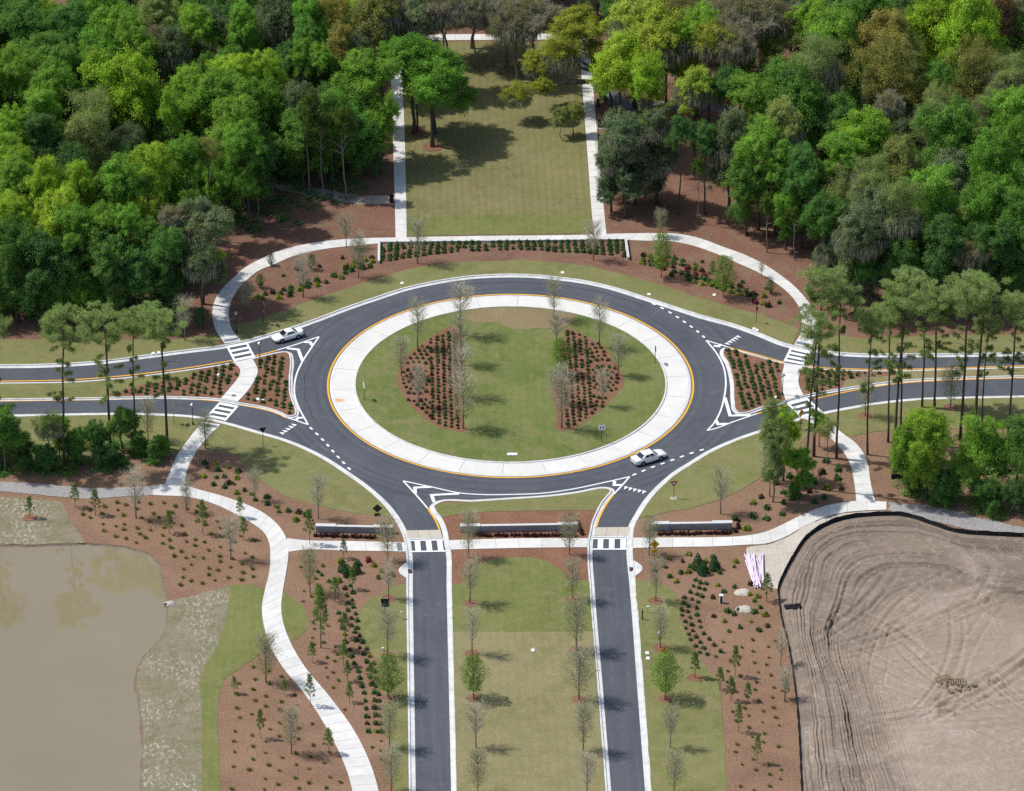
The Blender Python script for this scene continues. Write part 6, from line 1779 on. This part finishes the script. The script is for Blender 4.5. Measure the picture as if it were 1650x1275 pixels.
# ------------------------------------------------------------------ signs
S = L['S']
def flat(poly, th=0.01, y=0.0):
    """panel in the local XZ plane facing -Y, built at y with thickness th"""
    n = len(poly)
    v = [(x, y, z) for x, z in poly] + [(x, y + th, z) for x, z in poly]
    f = [tuple(range(n)), tuple(range(2 * n - 1, n - 1, -1))] + [(i, n + i, n + (i + 1) % n, (i + 1) % n) for i in range(n)]
    return v, f
def rrect(w, h, r=0.05, cz=0.0):
    o = []
    for cx, cy, a0 in ((w/2 - r, -h/2 + r, -90), (w/2 - r, h/2 - r, 0), (-w/2 + r, h/2 - r, 90), (-w/2 + r, -h/2 + r, 180)):
        for k in range(4):
            a = math.radians(a0 + 30 * k); o.append((cx + r * math.cos(a), cz + cy + r * math.sin(a)))
    return o
def diamond(s, cz, r=0.06):
    c, d = math.cos(math.pi / 4), math.sin(math.pi / 4)
    return [((x * c - z * d), cz + (x * d + z * c)) for x, z in rrect(s, s, r)]
def tri_down(s, cz):
    h = s * 0.866
    pts = []
    for ax, az in ((0, -h * 2 / 3), (s / 2, h / 3), (-s / 2, h / 3)):
        v = Vector((ax, az)); u = v.normalized()
        base = math.atan2(u.y, u.x)
        for k in (-1, 0, 1):
            a = base + k * math.radians(50)
            c = v * 0.88
            pts.append((c.x + 0.06 * math.cos(a), cz + c.y + 0.06 * math.sin(a)))
    return pts
def inset(poly, k, cz, cx=0): return [(cx + (x - cx) * k, cz + (z - cz) * k) for x, z in poly]
def sign(name, key, rz, h, label, cat='road sign', post='black', base_pad=False):
    x, y = S[key]
    root = empty(name, (x, y, 0.02), rz)
    p = obj('post', mesh('post', *tube([(0, 0.035, -0.1), (0, 0.035, h)], [0.038, 0.038], 8)), M[post], root)
    tag(root, label, cat)
    if base_pad: obj('footing', bevelled(*box(0, 0.03, 0.03, 0.85, 0.75, 0.08), w=0.02), M['rock'], root)
    return root
def add(root, name, poly, mat, y=-0.012, th=0.01): return obj(name, mesh(name, *flat(poly, th, y)), M[mat], root)
def parts_panel(root, name, poly, face, cz, edge=None, back='dark_back'):
    p = obj(name, mesh(name, *flat(poly, 0.018, -0.02)), M[face], root)
    b = obj('back_face', mesh('back_face', *flat(inset(poly, 0.99, cz), 0.004, 0.0)), M[back], p)
    if edge: obj('border', mesh('border', *flat(inset(poly, 0.985, cz), 0.003, -0.024)), M[edge], p)
    return p
def chevrons(root, cz, w, h, right=True):
    p = parts_panel(root, 'panel', rrect(w, h, 0.05, cz), 'sign_white', cz)
    for cx in (-w * 0.2, w * 0.2):
        s = 1 if right else -1
        q = [(cx + s * a, cz + b) for a, b in ((-.16, h * .36), (-.02, h * .36), (.14, 0), (-.02, -h * .36), (-.16, -h * .36), (0.0, 0))]
        if s > 0: q = q[::-1]
        # the arrowhead is concave: build it as two slanted bars
        for sg in (1, -1):
            bar = [(cx + s * -.16, cz + sg * h * .36), (cx + s * -.02, cz + sg * h * .36), (cx + s * .14, cz), (cx + s * 0.0, cz)]
            if (sg * s) > 0: bar = bar[::-1]
            obj('chevron', mesh('chevron', *flat(bar, 0.003, -0.025 - (0.0006 if sg > 0 else 0))), M['sign_black'], p)
r = sign('chevron_sign', 'chev_a', 0.0, 2.75, 'white sign with two black chevrons at the front edge of the central island'); chevrons(r, 2.3, 0.95, 0.78)
r = sign('chevron_sign', 'chev_b', math.radians(-78), 2.75, 'sign seen nearly edge-on at the left edge of the central island'); chevrons(r, 2.3, 0.95, 0.78)
r = sign('chevron_sign', 'chev_c', math.radians(96), 2.75, 'dark sign seen edge-on at the right edge of the central island'); chevrons(r, 2.3, 0.95, 0.78)
def yield_panel(root, cz, s=0.95):
    t = tri_down(s, cz)
    p = parts_panel(root, 'panel', t, 'sign_red', cz)
    obj('centre', mesh('centre', *flat(inset(t, 0.48, cz + 0.0), 0.003, -0.025)), M['sign_white'], p)
    return p
r = sign('yield_sign', 'yield_a', math.radians(6), 2.7, 'red and white triangular yield sign on the lawn right of the entry road', base_pad=True); yield_panel(r, 2.42)
r = sign('yield_sign', 'yield_back', math.radians(190), 2.8, 'dark back of a triangular sign on the lawn left of the ring'); yield_panel(r, 2.5)
r = sign('yield_sign', 'yield_n', math.radians(118), 2.6, 'red sign turned sideways on the lawn north-east of the ring'); yield_panel(r, 2.3, 0.85)
def ped_panel(root, cz, arrow_left=True):
    p = parts_panel(root, 'panel', diamond(0.92, cz), 'sign_yellow', cz, None)
    # thin black border
    bo = diamond(0.86, cz, 0.05); bi = diamond(0.80, cz, 0.045)
    n = len(bo)
    v = [(x, -0.0235, z) for x, z in bo] + [(x, -0.0235, z) for x, z in bi]
    obj('border', mesh('border', v, [(i, (i + 1) % n, n + (i + 1) % n, n + i) for i in range(n)]), M['sign_black'], p)
    Y = -0.0265
    fig = []
    def limb(a, b, w):
        a, b = Vector(a), Vector(b); d = (b - a).normalized(); nn = Vector((-d.y, d.x)) * w / 2
        q = [a - nn, b - nn, b + nn, a + nn]
        fig.append(flat([(k.x, cz + k.y) for k in q], 0.003, Y))
    head = [(0.02 + 0.052 * math.cos(k * math.pi / 5), cz + 0.26 + 0.055 * math.sin(k * math.pi / 5)) for k in range(10)]
    fig.append(flat(head, 0.003, Y))
    limb((0.0, 0.20), (-0.01, -0.03), 0.115); limb((0.01, 0.17), (-0.13, 0.05), 0.05); limb((0.02, 0.17), (0.14, 0.06), 0.05)
    limb((0.0, -0.01), (-0.06, -0.16), 0.075); limb((-0.05, -0.14), (-0.15, -0.28), 0.06); limb((0.0, -0.01), (0.09, -0.15), 0.075); limb((0.09, -0.13), (0.10, -0.29), 0.06)
    fv, ff = [], []
    for k, (v, f) in enumerate(fig):
        o = len(fv); fv += [(x, y - 0.0004 * k, z) for x, y, z in v]; ff += [tuple(i + o for i in q) for q in f]
    obj('walking_figure', mesh('walking_figure', fv, ff), M['sign_black'], p)
    return p
def arrow_plaque(root, cz):
    q = parts_panel(root, 'plaque', rrect(0.86, 0.5, 0.05, cz), 'sign_yellow', cz)
    a = []
    a.append(flat([(-0.13, cz - 0.12), (-0.07, cz - 0.18), (0.25, cz + 0.10), (0.20, cz + 0.16)], 0.003, -0.026))
    a.append(flat([(-0.24, cz - 0.19), (-0.02, cz - 0.19), (-0.18, cz - 0.02)], 0.003, -0.0266))
    v, f = join(a)
    obj('arrow', mesh('arrow', v, f), M['sign_black'], q)
r = sign('pedestrian_sign', 'ped_a', 0.0, 3.2, 'yellow diamond sign with walking figure above an arrow plaque beside the right crossing'); ped_panel(r, 2.55); arrow_plaque(r, 1.5)
r = sign('pedestrian_sign', 'ped_b', math.radians(48), 3.2, 'yellow diamond sign turned aside among pines by the right road crossing'); ped_panel(r, 2.55); arrow_plaque(r, 1.35)
r = sign('warning_sign', 'yahead', 0.0, 2.95, 'yellow diamond sign with red yield symbol among trees right of the entry road')
p = parts_panel(r, 'panel', diamond(0.95, 2.25), 'sign_yellow', 2.25)
t = tri_down(0.5, 2.2)
obj('symbol', mesh('symbol', *flat(t, 0.003, -0.025)), M['sign_red'], p)
obj('symbol_centre', mesh('symbol_centre', *flat(inset(t, 0.5, 2.2), 0.003, -0.029)), M['sign_white'], p)
obj('arrow', mesh('arrow', *join([flat([(-.04, 2.46), (.04, 2.46), (.04, 2.66), (-.04, 2.66)], .003, -.025), flat([(-.13, 2.58), (.13, 2.58), (0, 2.75)], .003, -.0256)])), M['sign_black'], p)
r = sign('warning_sign', 'dia_back', math.radians(180), 3.3, 'dark back of a diamond sign with small plaque beside the left low wall')
parts_panel(r, 'panel', diamond(0.95, 2.75), 'sign_yellow', 2.75); parts_panel(r, 'plaque', rrect(0.8, 0.5, 0.05, 1.75), 'sign_yellow', 1.75)
r = sign('guide_sign', 'sq_back', math.radians(180), 2.7, 'dark back of a square sign among young trees left of the exit road')
parts_panel(r, 'panel', rrect(1.1, 1.3, 0.05, 2.0), 'sign_white', 2.0)
r = sign('warning_sign', 'edge_w', math.radians(82), 3.5, 'dark sign post seen edge-on beside the lower left road arm')
parts_panel(r, 'panel', diamond(0.95, 2.9), 'sign_yellow', 2.9); parts_panel(r, 'plaque', rrect(0.7, 0.5, 0.05, 1.8), 'sign_yellow', 1.8)
r = sign('warning_sign', 'edge_n', math.radians(100), 3.7, 'dark sign post seen edge-on on the lawn above the white coupe')
parts_panel(r, 'panel', diamond(0.95, 3.1), 'sign_yellow', 3.1); parts_panel(r, 'plaque', rrect(0.6, 0.7, 0.05, 1.9), 'sign_white', 1.9)

# ------------------------------------------------------------------ path lamps
ll = ['at the foot of the north-west path', 'in the left triangle bed', 'in the left median bed', 'on the lawn left of the lower left crossing', 'beside the right refuge path', 'below the right refuge path']
for i, (x, y) in enumerate(L['lamps']):
    root = empty('path_lamp', (x, y, 0.02))
    h = 3.15
    obj('base', mesh('base', *tube([(0, 0, 0), (0, 0, 0.35), (0, 0, 0.5)], [0.15, 0.13, 0.06], 10)), M['black'], root)
    obj('pole', mesh('pole', *tube([(0, 0, 0.4), (0, 0, h - 0.3)], [0.055, 0.045], 8)), M['black'], root)
    g_ = obj('globe', mesh('globe', *tube([(0, 0, h - 0.3), (0, 0, h - 0.22), (0, 0, h - 0.02), (0, 0, h + 0.04)], [0.07, 0.17, 0.25, 0.26], 12), True), M['lamp_glass'], root)
    obj('hood', mesh('hood', *tube([(0, 0, h + 0.04), (0, 0, h + 0.1), (0, 0, h + 0.2), (0, 0, h + 0.28)], [0.36, 0.3, 0.12, 0.02], 12), True), M['alloy' if i < 4 else 'teal'], root)
    tag(root, f"black post lamp with pale flared head {ll[i]}", 'lamp', 'path lamps')

# ------------------------------------------------------------------ cars
def loft(sections, closed_ends=True):
    m = len(sections[0])
    v = [p for s in sections for p in s]
    f = []
    for i in range(len(sections) - 1):
        for k in range(m):
            k2 = (k + 1) % m
            f.append((i * m + k, i * m + k2, (i + 1) * m + k2, (i + 1) * m + k))
    if closed_ends:
        f.append(tuple(range(m - 1, -1, -1))); f.append(tuple((len(sections) - 1) * m + k for k in range(m)))
    return v, f
def car(name, wheel_f, wheel_r, length, width, kind, label):
    f_, r_ = Vector(wheel_f), Vector(wheel_r)
    d = (f_ - r_).normalized()
    left = Vector((-d.y, d.x))
    wb = (2.57, 2.82)[kind == 'sedan']
    near = f_ if True else r_
    side = -1 if (left.y > 0) else 1                        # traced wheels are on the side facing the camera
    mid = (f_ + r_) / 2 - left * side * (width / 2 - 0.1)
    root = empty(name, (mid.x, mid.y, ZR + 0.004), math.atan2(d.y, d.x))
    hl = length / 2
    if kind == 'coupe':
        st = [(-1.0, .62, .42, .76), (-.975, .72, .34, .86), (-.93, .80, .28, .93), (-.72, .88, .22, .96), (-.42, .905, .18, .93), (0.0, .905, .18, .90), (.30, .90, .18, .88), (.55, .89, .2, .84), (.80, .85, .24, .76), (.93, .78, .28, .68), (.985, .68, .34, .60), (1.0, .56, .38, .54)]
        gh = dict(xr0=-.66, xr1=-.30, xf1=.10, xf0=.42, zb=.90, zt=1.33, wb_=.76, wt=.53)
    else:
        st = [(-1.0, .66, .40, .80), (-.98, .76, .32, .90), (-.94, .83, .28, .97), (-.72, .90, .22, 1.0), (-.42, .92, .18, .98), (0.0, .92, .18, .96), (.30, .915, .18, .94), (.55, .90, .2, .90), (.80, .86, .24, .82), (.93, .78, .28, .72), (.985, .68, .34, .64), (1.0, .56, .4, .58)]
        gh = dict(xr0=-.68, xr1=-.36, xf1=.14, xf0=.42, zb=.96, zt=1.42, wb_=.80, wt=.60)
    W = width / 1.82
    sec = []
    for x, w, zl_, zt in st:
        w *= W
        half = [(w * .86, zl_), (w * .97, zl_ + .08), (w, zl_ + .22), (w * .995, zt - .22), (w * .95, zt - .07), (w * .80, zt), (w * .4, zt + .025)]
        ring_ = [(x * hl, y, z) for y, z in half] + [(x * hl, -y, z) for y, z in reversed(half)]
        sec.append(ring_)
    me = mesh('body', *loft(sec), True)
    body = obj('body', me, M['car_paint'], root)
    sub = body.modifiers.new('s', 'SUBSURF'); sub.levels = 1; sub.render_levels = 1
    # cabin
    X = lambda k: gh[k] * hl
    nb = 9
    cab = []
    def outline(xr, xf, w, z, curve):
        o = []
        for k in range(nb):
            t = -1 + 2 * k / (nb - 1); o.append((xf + curve * (1 - t * t), -w * t * (1 - 0.0), z))
        for k in range(nb):
            t = 1 - 2 * k / (nb - 1); o.append((xr - curve * 0.6 * (1 - t * t), -w * t, z))
        return o
    zb, zt = gh['zb'] - 0.05, gh['zt']
    levels = [(0, 0), (0.5, 0.05), (0.88, 0.0), (1.0, -0.06)]
    ringsC = []
    for t, _ in levels:
        tt = t ** 0.92
        ringsC.append(outline(X('xr0') + (X('xr1') - X('xr0')) * tt, X('xf0') + (X('xf1') - X('xf0')) * tt, W * (gh['wb_'] + (gh['wt'] - gh['wb_']) * t ** 1.4), zb + (zt - zb) * (t if t < 1 else 1.0), 0.16 * (1 - 0.4 * t)))
    ringsC.append(outline(X('xr1') + .18, X('xf1') - .18, W * gh['wt'] * .72, zt + .045, 0.05))
    cabin = obj('cabin', mesh('cabin', *loft(ringsC), True), M['car_paint'], root)
    # glazing, a hair proud of the cabin skin
    def on(t, s):      # point on cabin at height t (0..1), ring index s
        i = min(int(t * 3), 2); levs = [0, .5, .88, 1.0]
        for i in range(3):
            if t <= levs[i + 1]: break
        u = (t - levs[i]) / (levs[i + 1] - levs[i])
        m = len(ringsC[0]); s = s % m; k = int(s); v_ = s - k
        a = Vector(ringsC[i][k]).lerp(Vector(ringsC[i][(k + 1) % m]), v_)
        b = Vector(ringsC[i + 1][k]).lerp(Vector(ringsC[i + 1][(k + 1) % m]), v_)
        return a.lerp(b, u)
    cx0 = Vector(((X('xr1') + X('xf1')) / 2, 0, zb + .2))
    def pane(nm, corners, n=6):
        # corners: function (u,v) -> point
        v, f = [], []
        for i in range(n + 1):
            for j in range(n + 1):
                p = corners(i / n, j / n)
                out = Vector((p.x - cx0.x, p.y, (p.z - cx0.z) * .6)).normalized()
                v.append(tuple(p + out * 0.014))
        for i in range(n):
            for j in range(n): f.append((i * (n + 1) + j, (i + 1) * (n + 1) + j, (i + 1) * (n + 1) + j + 1, i * (n + 1) + j + 1))
        obj(nm, mesh(nm, v, f, True), M['glass'], root)
    pane('windscreen', lambda u, v: on(.16 + .76 * v, .45 + 7.1 * u))
    pane('rear_window', lambda u, v: on(.22 + .68 * v, nb + .6 + 6.8 * u))
    # side glass between front and rear outline ends
    def sidepane(sg):
        def fn(u0, u1):
            def g_(u, v):
                t = .30 + .56 * v
                a = on(t, 0.0) if sg < 0 else on(t, nb - 1)
                b = on(t, 2 * nb - 1) if sg < 0 else on(t, nb)
                # front ends are at index 0 / nb-1; rear ends at 2nb-1 / nb
                return a.lerp(b, u0 + (u1 - u0) * u)
            return g_
        if kind == 'coupe':
            pane('side_window', fn(.13, .62), 5); pane('quarter_window', fn(.65, .84), 3)
        else:
            pane('side_window', fn(.13, .47), 5); pane('side_window', fn(.50, .84), 5)
    sidepane(-1); sidepane(1)
    wr = .325 if kind == 'coupe' else .33
    for fx in (wb / 2, -wb / 2):
        for sy in (1, -1):
            y = sy * (width / 2 - .11)
            w = empty('wheel', (fx, y, wr)); w.parent = root
            c = [(0, -.11, 0), (0, -.10, 0), (0, .10, 0), (0, .11, 0)]
            obj('tyre', mesh('tyre', *tube(c, [wr - .03, wr, wr, wr - .03], 20), True), M['tyre'], w)
            obj('rim', mesh('rim', *tube([(0, sy * .095, 0), (0, sy * .118, 0), (0, sy * .122, 0)], [wr * .66, wr * .62, wr * .2], 14)), M['alloy'], w)
            a = [(fx, sy * (width / 2 - .03), wr)]
            ar = [(fx + (wr + .07) * math.cos(k * math.pi / 9), sy * (width / 2 + .004 - (0.0)), wr * 1.02 + (wr + .05) * math.sin(k * math.pi / 9)) for k in range(10)]
            v = [(fx, sy * (width / 2 + .004), wr)] + ar
            fcs = [(0, k, k + 1) for k in range(1, 10)]
            obj('wheel_arch', mesh('wheel_arch', v, fcs if sy > 0 else [q[::-1] for q in fcs]), M['tyre'], root)
            obj('hub', mesh('hub', *tube([(0, sy * .11, 0), (0, sy * .135, 0)], [wr * .6, wr * .55], 12)), M['alloy'], w)
            w.location.y = sy * (width / 2 - .085)
    for sy in (1, -1):
        obj('headlight', bevelled(*box(hl * .955, sy * .58 * W, .60, .14, .34, .12, -sy * .35), w=.03), M['head_clear'], root)
        obj('taillight', bevelled(*box(-hl * .972, sy * .60 * W, .78, .10, .36, .14, sy * .18), w=.02), M['tail_red'], root)
        obj('mirror', bevelled(*box(X('xf0') - .28, sy * (width / 2 + .06), gh['zb'] + .03, .12, .18, .12), w=.03), M['car_paint'], root)
        obj('door_handle', bevelled(*box(-.25, sy * (width / 2 + .005), .78, .16, .02, .03), w=.005), M['car_paint'], root)
        obj('sill', bevelled(*box(0, sy * (width / 2 - .05), .215, wb - .8, .08, .07), w=.01), M['tyre'], root)
    obj('grille', bevelled(*box(hl * .985, 0, .44, .06, .8, .10), w=.02), M['tyre'], root)
    if kind == 'sedan': obj('rear_trim', bevelled(*box(-hl * .99, 0, .79, .05, 1.1, .11), w=.02), M['tail_red'], root)
    else: obj('spoiler', bevelled(*box(-hl * .93, 0, .985, .22, 1.35, .04), w=.015), M['car_paint'], root)
    obj('number_plate', bevelled(*box(-hl * 1.0, 0, .56, .02, .32, .15), w=.004), M['box_white'], root)
    tag(root, label, 'car', 'cars on the roundabout')
car('coupe_car', L['car'][0][0], L['car'][0][1], 4.62, 1.84, 'coupe', 'white two-door coupe leaving the ring on the upper left road')
car('sedan_car', L['car'][1][0], L['car'][1][1], 5.05, 1.88, 'sedan', 'white four-door saloon circulating at the lower right of the ring')

# ------------------------------------------------------------------ silt fences
def silt(line, h, label, stake_step=3.0):
    p = resample(line, max(4, int(plen(line) / 0.5)))
    root = empty('silt_fence', (p[0].x, p[0].y, 0))
    o = p[0]
    v, f = [], []
    nn = normals2(p)
    for i, (q, n) in enumerate(zip(p, nn)):
        w = 0.10 * math.sin(i * 1.05) + 0.12 * noise.noise(Vector((q.x * .3, q.y * .3, 2)))
        tz = h * (1 - 0.10 * abs(math.sin(i * math.pi / 6)) + 0.06 * noise.noise(Vector((q.x, q.y, 1))))
        for z, k in ((-0.05, 0.22), (0.06, 0.1), (tz * .5, 0.05 + w * .6), (tz, 0)):
            v.append((q.x - o.x + n.x * k, q.y - o.y + n.y * k, z))
    for i in range(len(p) - 1):
        for k in range(3):
            a = i * 4 + k; f.append((a, a + 1, a + 5, a + 4))
    obj('fabric', mesh('fabric', v, f, True), M['fabric_black'], root)
    for q in resample(line, max(3, int(plen(line) / stake_step))):
        obj('stake', mesh('stake', *box(q.x - o.x, q.y - o.y, h * .5, 0.05, 0.05, h * 1.25 + .1)), M['wood'], root)
    tag(root, label, 'fence')
silt(fence, 0.85, 'long black silt fence curving round the bare earth site')
silt(smooth(L['fence_wood'], 1.0), 0.75, 'short straight black silt fence behind trees right of the east path')

# ------------------------------------------------------------------ pipes, roll, pallets, rubble
pa, pb = L['pipes']
A0, A1, B0, B1 = Vector(pa[0]), Vector(pa[1]), Vector(pb[0]), Vector(pb[1])
for i in range(28):
    t = RNG.random()
    a = A0.lerp(A1, t) + Vector((RNG.uniform(-.3, .3), RNG.uniform(-.8, .8)))
    b = B0.lerp(B1, min(1, max(0, t + RNG.uniform(-.2, .2)))) + Vector((RNG.uniform(-.3, .3), RNG.uniform(-.8, .8)))
    z0 = 0.10 + 0.09 * (i % 4) + RNG.uniform(0, .03)
    c = (a + b) / 2
    o = obj('pipe', mesh('pipe', *tube([(a.x - c.x, a.y - c.y, RNG.uniform(-.02, .02)), (b.x - c.x, b.y - c.y, RNG.uniform(-.02, .02))], [0.085, 0.085], 8)), M['pipe_white'], None, (c.x, c.y, z0))
    tag(o, 'pale lilac pipe lying in the loose heap beside the silt fence', 'pipe', 'heap of pale pipes')
def lump(rx, ry, rz, seed, n=14, m=8, rough=0.35):
    v, f = [], []
    for i in range(m + 1):
        th = math.pi * 0.5 * i / m
        for k in range(n):
            a = 2 * math.pi * k / n
            q = Vector((math.cos(a) * math.cos(th), math.sin(a) * math.cos(th), math.sin(th)))
            s = 1 + rough * noise.noise(q * 1.8 + Vector((seed, 0, 0)))
            v.append((q.x * rx * s, q.y * ry * s, q.z * rz * s - 0.03))
    for i in range(m):
        for k in range(n): f.append((i * n + k, i * n + (k + 1) % n, (i + 1) * n + (k + 1) % n, (i + 1) * n + k))
    return v, f
x, y = S['roll']
root = empty('fabric_bundle', (x, y, 0.42), 0.1)
for k in range(3):
    pts = [(-1.0 + .25 * j, -.35 + .33 * k + .06 * math.sin(j + k), .18 + .05 * math.sin(j * 2 + k) + (.12 if k == 1 else 0)) for j in range(9)]
    obj('roll', mesh('roll', *tube(pts, [.2 + .05 * math.sin(j * 1.7 + k) for j in range(9)], 9), True), M['fabric_black'], root)
tag(root, 'crumpled black fabric bundle lying on the bare earth', 'fabric')
for key, rz, w in (('pallet_a', 0.5, 'left'), ('pallet_b', -0.1, 'right')):
    x, y = S[key]
    root = empty('pallet', (x, y, 0.72), rz)
    for k in range(7): obj('deck_board', mesh('deck_board', *box(-.9 + .3 * k, 0, .13, .15, 1.5, .025)), M['cut_wood'], root)
    for k in range(3): obj('bearer', mesh('bearer', *box(0, -.65 + .65 * k, .06, 1.95, .09, .1)), M['cut_wood'], root)
    tag(root, f"weathered timber pallet on the bare earth, {w} of two", 'pallet', 'pallets on the site')
x, y = S['rubble']
for k in range(22):
    o = obj('rubble_block', bevelled(*box(0, 0, 0, RNG.uniform(.25, .6), RNG.uniform(.15, .35), RNG.uniform(.12, .25)), w=.02, seg=1), M['soil'], None, (x + RNG.gauss(0, .9), y + RNG.gauss(0, .7), 0.72 + .12 * RNG.random()), (RNG.uniform(-.4, .4), RNG.uniform(-.4, .4), RNG.uniform(0, 6)))
    tag(o, 'pale broken block in the rubble heap beside the pallets', 'rubble', 'rubble heap on the site')
for key, w in (('mound_a', 'upper'), ('mound_b', 'lower')):
    x, y = S[key]
    o = obj('sand_mound', mesh('sand_mound', *lump(1.1, .8, .28, x), True), M['sand'], None, (x, y, 0))
    tag(o, f"low pale sand mound in the right-hand mulch bed, {w} of two", 'mound', 'sand mounds')
x, y = S['outfall']
root = empty('outfall', (x, y, -0.05), 0.3)
obj('headwall', mesh('headwall', *lump(.85, .6, .35, 3, rough=.15), True), M['rock'], root)
obj('pipe_mouth', mesh('pipe_mouth', *tube([(-.75, -.1, .05), (-.4, -.05, .12)], [.2, .2], 12)), M['dark_hole'], root)
tag(root, 'pale rounded concrete outfall at the pond edge', 'outfall')

# ------------------------------------------------------------------ small street furniture
def simple(name, key, label, cat, parts):
    x, y = S[key]
    root = empty(name, (x, y, 0.0))
    for nm, v, mat in parts: obj(nm, bevelled(*v, w=.015), M[mat], root)
    tag(root, label, cat)
simple('utility_pedestal', 'pedestal', 'white utility pedestal with dark front standing in the right mulch bed', 'utility box', [('cabinet', box(0, .05, .55, .45, .35, 1.2), 'box_white'), ('door', box(0, -.14, .5, .26, .03, 1.0), 'dark_back'), ('lid', box(0, .04, 1.2, .5, .42, .1), 'box_white')])
simple('marker_post', 'black_post', 'thick black marker post on the verge right of the entry road', 'post', [('post', box(0, 0, .65, .16, .16, 1.5), 'black'), ('cap', box(0, 0, 1.42, .19, .19, .05), 'black')])
simple('standpipe', 'cap_post', 'grey stake with white cap beside the black marker post', 'post', [('stake', box(0, 0, .4, .06, .06, .95), 'alloy'), ('cap', box(0.05, 0, .95, .3, .22, .2), 'box_white')])
simple('meter_post', 'white_post', 'white meter post on the verge left of the exit road', 'post', [('stake', box(0, 0, .2, .08, .08, .55), 'box_white'), ('housing', box(0, 0, .8, .2, .16, .75), 'box_white')])
simple('valve_box', 'white_box', 'small white valve box beside a tree on the left verge', 'utility box', [('housing', box(0, 0, .2, .22, .2, .5), 'box_white'), ('lid', box(0, 0, .47, .26, .24, .04), 'box_white')])
simple('litter_bin', 'bin', 'black litter bin beside the left lawn path at the trail', 'bin', [('drum', box(0, 0, .5, .6, .6, 1.05), 'black'), ('rim', box(0, 0, 1.05, .66, .66, .08), 'black'), ('post', box(.0, .1, 1.2, .12, .12, .35), 'black')])
simple('path_bollard', 'dark_post', 'dark bollard with cream top beside the right lawn path', 'bollard', [('post', box(0, 0, .65, .4, .4, 1.4), 'black'), ('cap', box(0, 0, 1.4, .3, .3, .2), 'sign_white')])
simple('utility_cabinet', 'cabinet', 'dark utility cabinet under trees beside the right lawn path', 'utility box', [('cabinet', box(.2, .3, .75, 1.3, .9, 1.6), 'dark_back'), ('lid', box(.2, .3, 1.58, 1.4, 1.0, .08), 'dark_back'), ('plinth', box(.2, .2, .03, 1.7, 1.5, .12), 'concrete_wall')])
lidlab = ['on the lawn north-west of the ring', 'on the lawn north of the ring, beyond the ring top', 'on the lawn beside the north-east dashes', 'left of two on the lawn north-east', 'right of two on the lawn north-east', 'in the north-east mulch', 'left of two in the left triangle bed', 'right of two in the left triangle bed', 'left of three at the island front', 'middle of three at the island front', 'right of three at the island front', 'alone on the dry median lawn', 'upper of two on the right verge', 'lower of two on the right verge', 'behind a thin tree on the right verge', 'left of two above the upper left road', 'right of two above the upper left road', 'in the right triangle bed']
for i, (x, y) in enumerate(L['lids']):
    root = empty('valve_cover', (x, y, 0.02), RNG.uniform(-.2, .2))
    obj('frame', bevelled(*box(0, 0, .03, .46, .62, .10), w=.01), M['box_white'], root)
    obj('lid', bevelled(*box(0, 0, .09, .38, .54, .03), w=.005), M['box_white'], root)
    tag(root, f"small white valve cover {lidlab[i]}", 'valve cover', 'white valve covers')
# storm inlets
for key, sg, w in (('inlet_w', -1, 'left'), ('inlet_e', 1, 'right')):
    x, y = S[key]
    root = empty('storm_inlet', (x, y, 0.0))
    n = 16
    pts = [(0, -1.9), *[(sg * (1.05 * math.sin(math.pi * k / n)), -1.9 + 3.8 * k / n) for k in range(1, n)], (0, 1.9)]
    top = [(a, b, .055) for a, b in pts]; bot = [(a, b, -.1) for a, b in pts]
    m = len(pts)
    fc = [tuple(range(m)) if sg > 0 else tuple(range(m - 1, -1, -1))] + [(k, (k + 1) % m, m + (k + 1) % m, m + k) for k in range(m)]
    obj('apron', mesh('apron', top + bot, fc), M['concrete_kerb'], root)
    obj('throat', mesh('throat', *box(-sg * .42, -.15, .0, .5, .8, .09)), M['rust_brown'], root)
    obj('opening', mesh('opening', *box(-sg * .30, -.15, -.02, .2, .6, .14)), M['dark_hole'], root)
    tag(root, f"kerb storm inlet with half-round concrete apron on the {w} road", 'storm inlet', 'storm inlets')
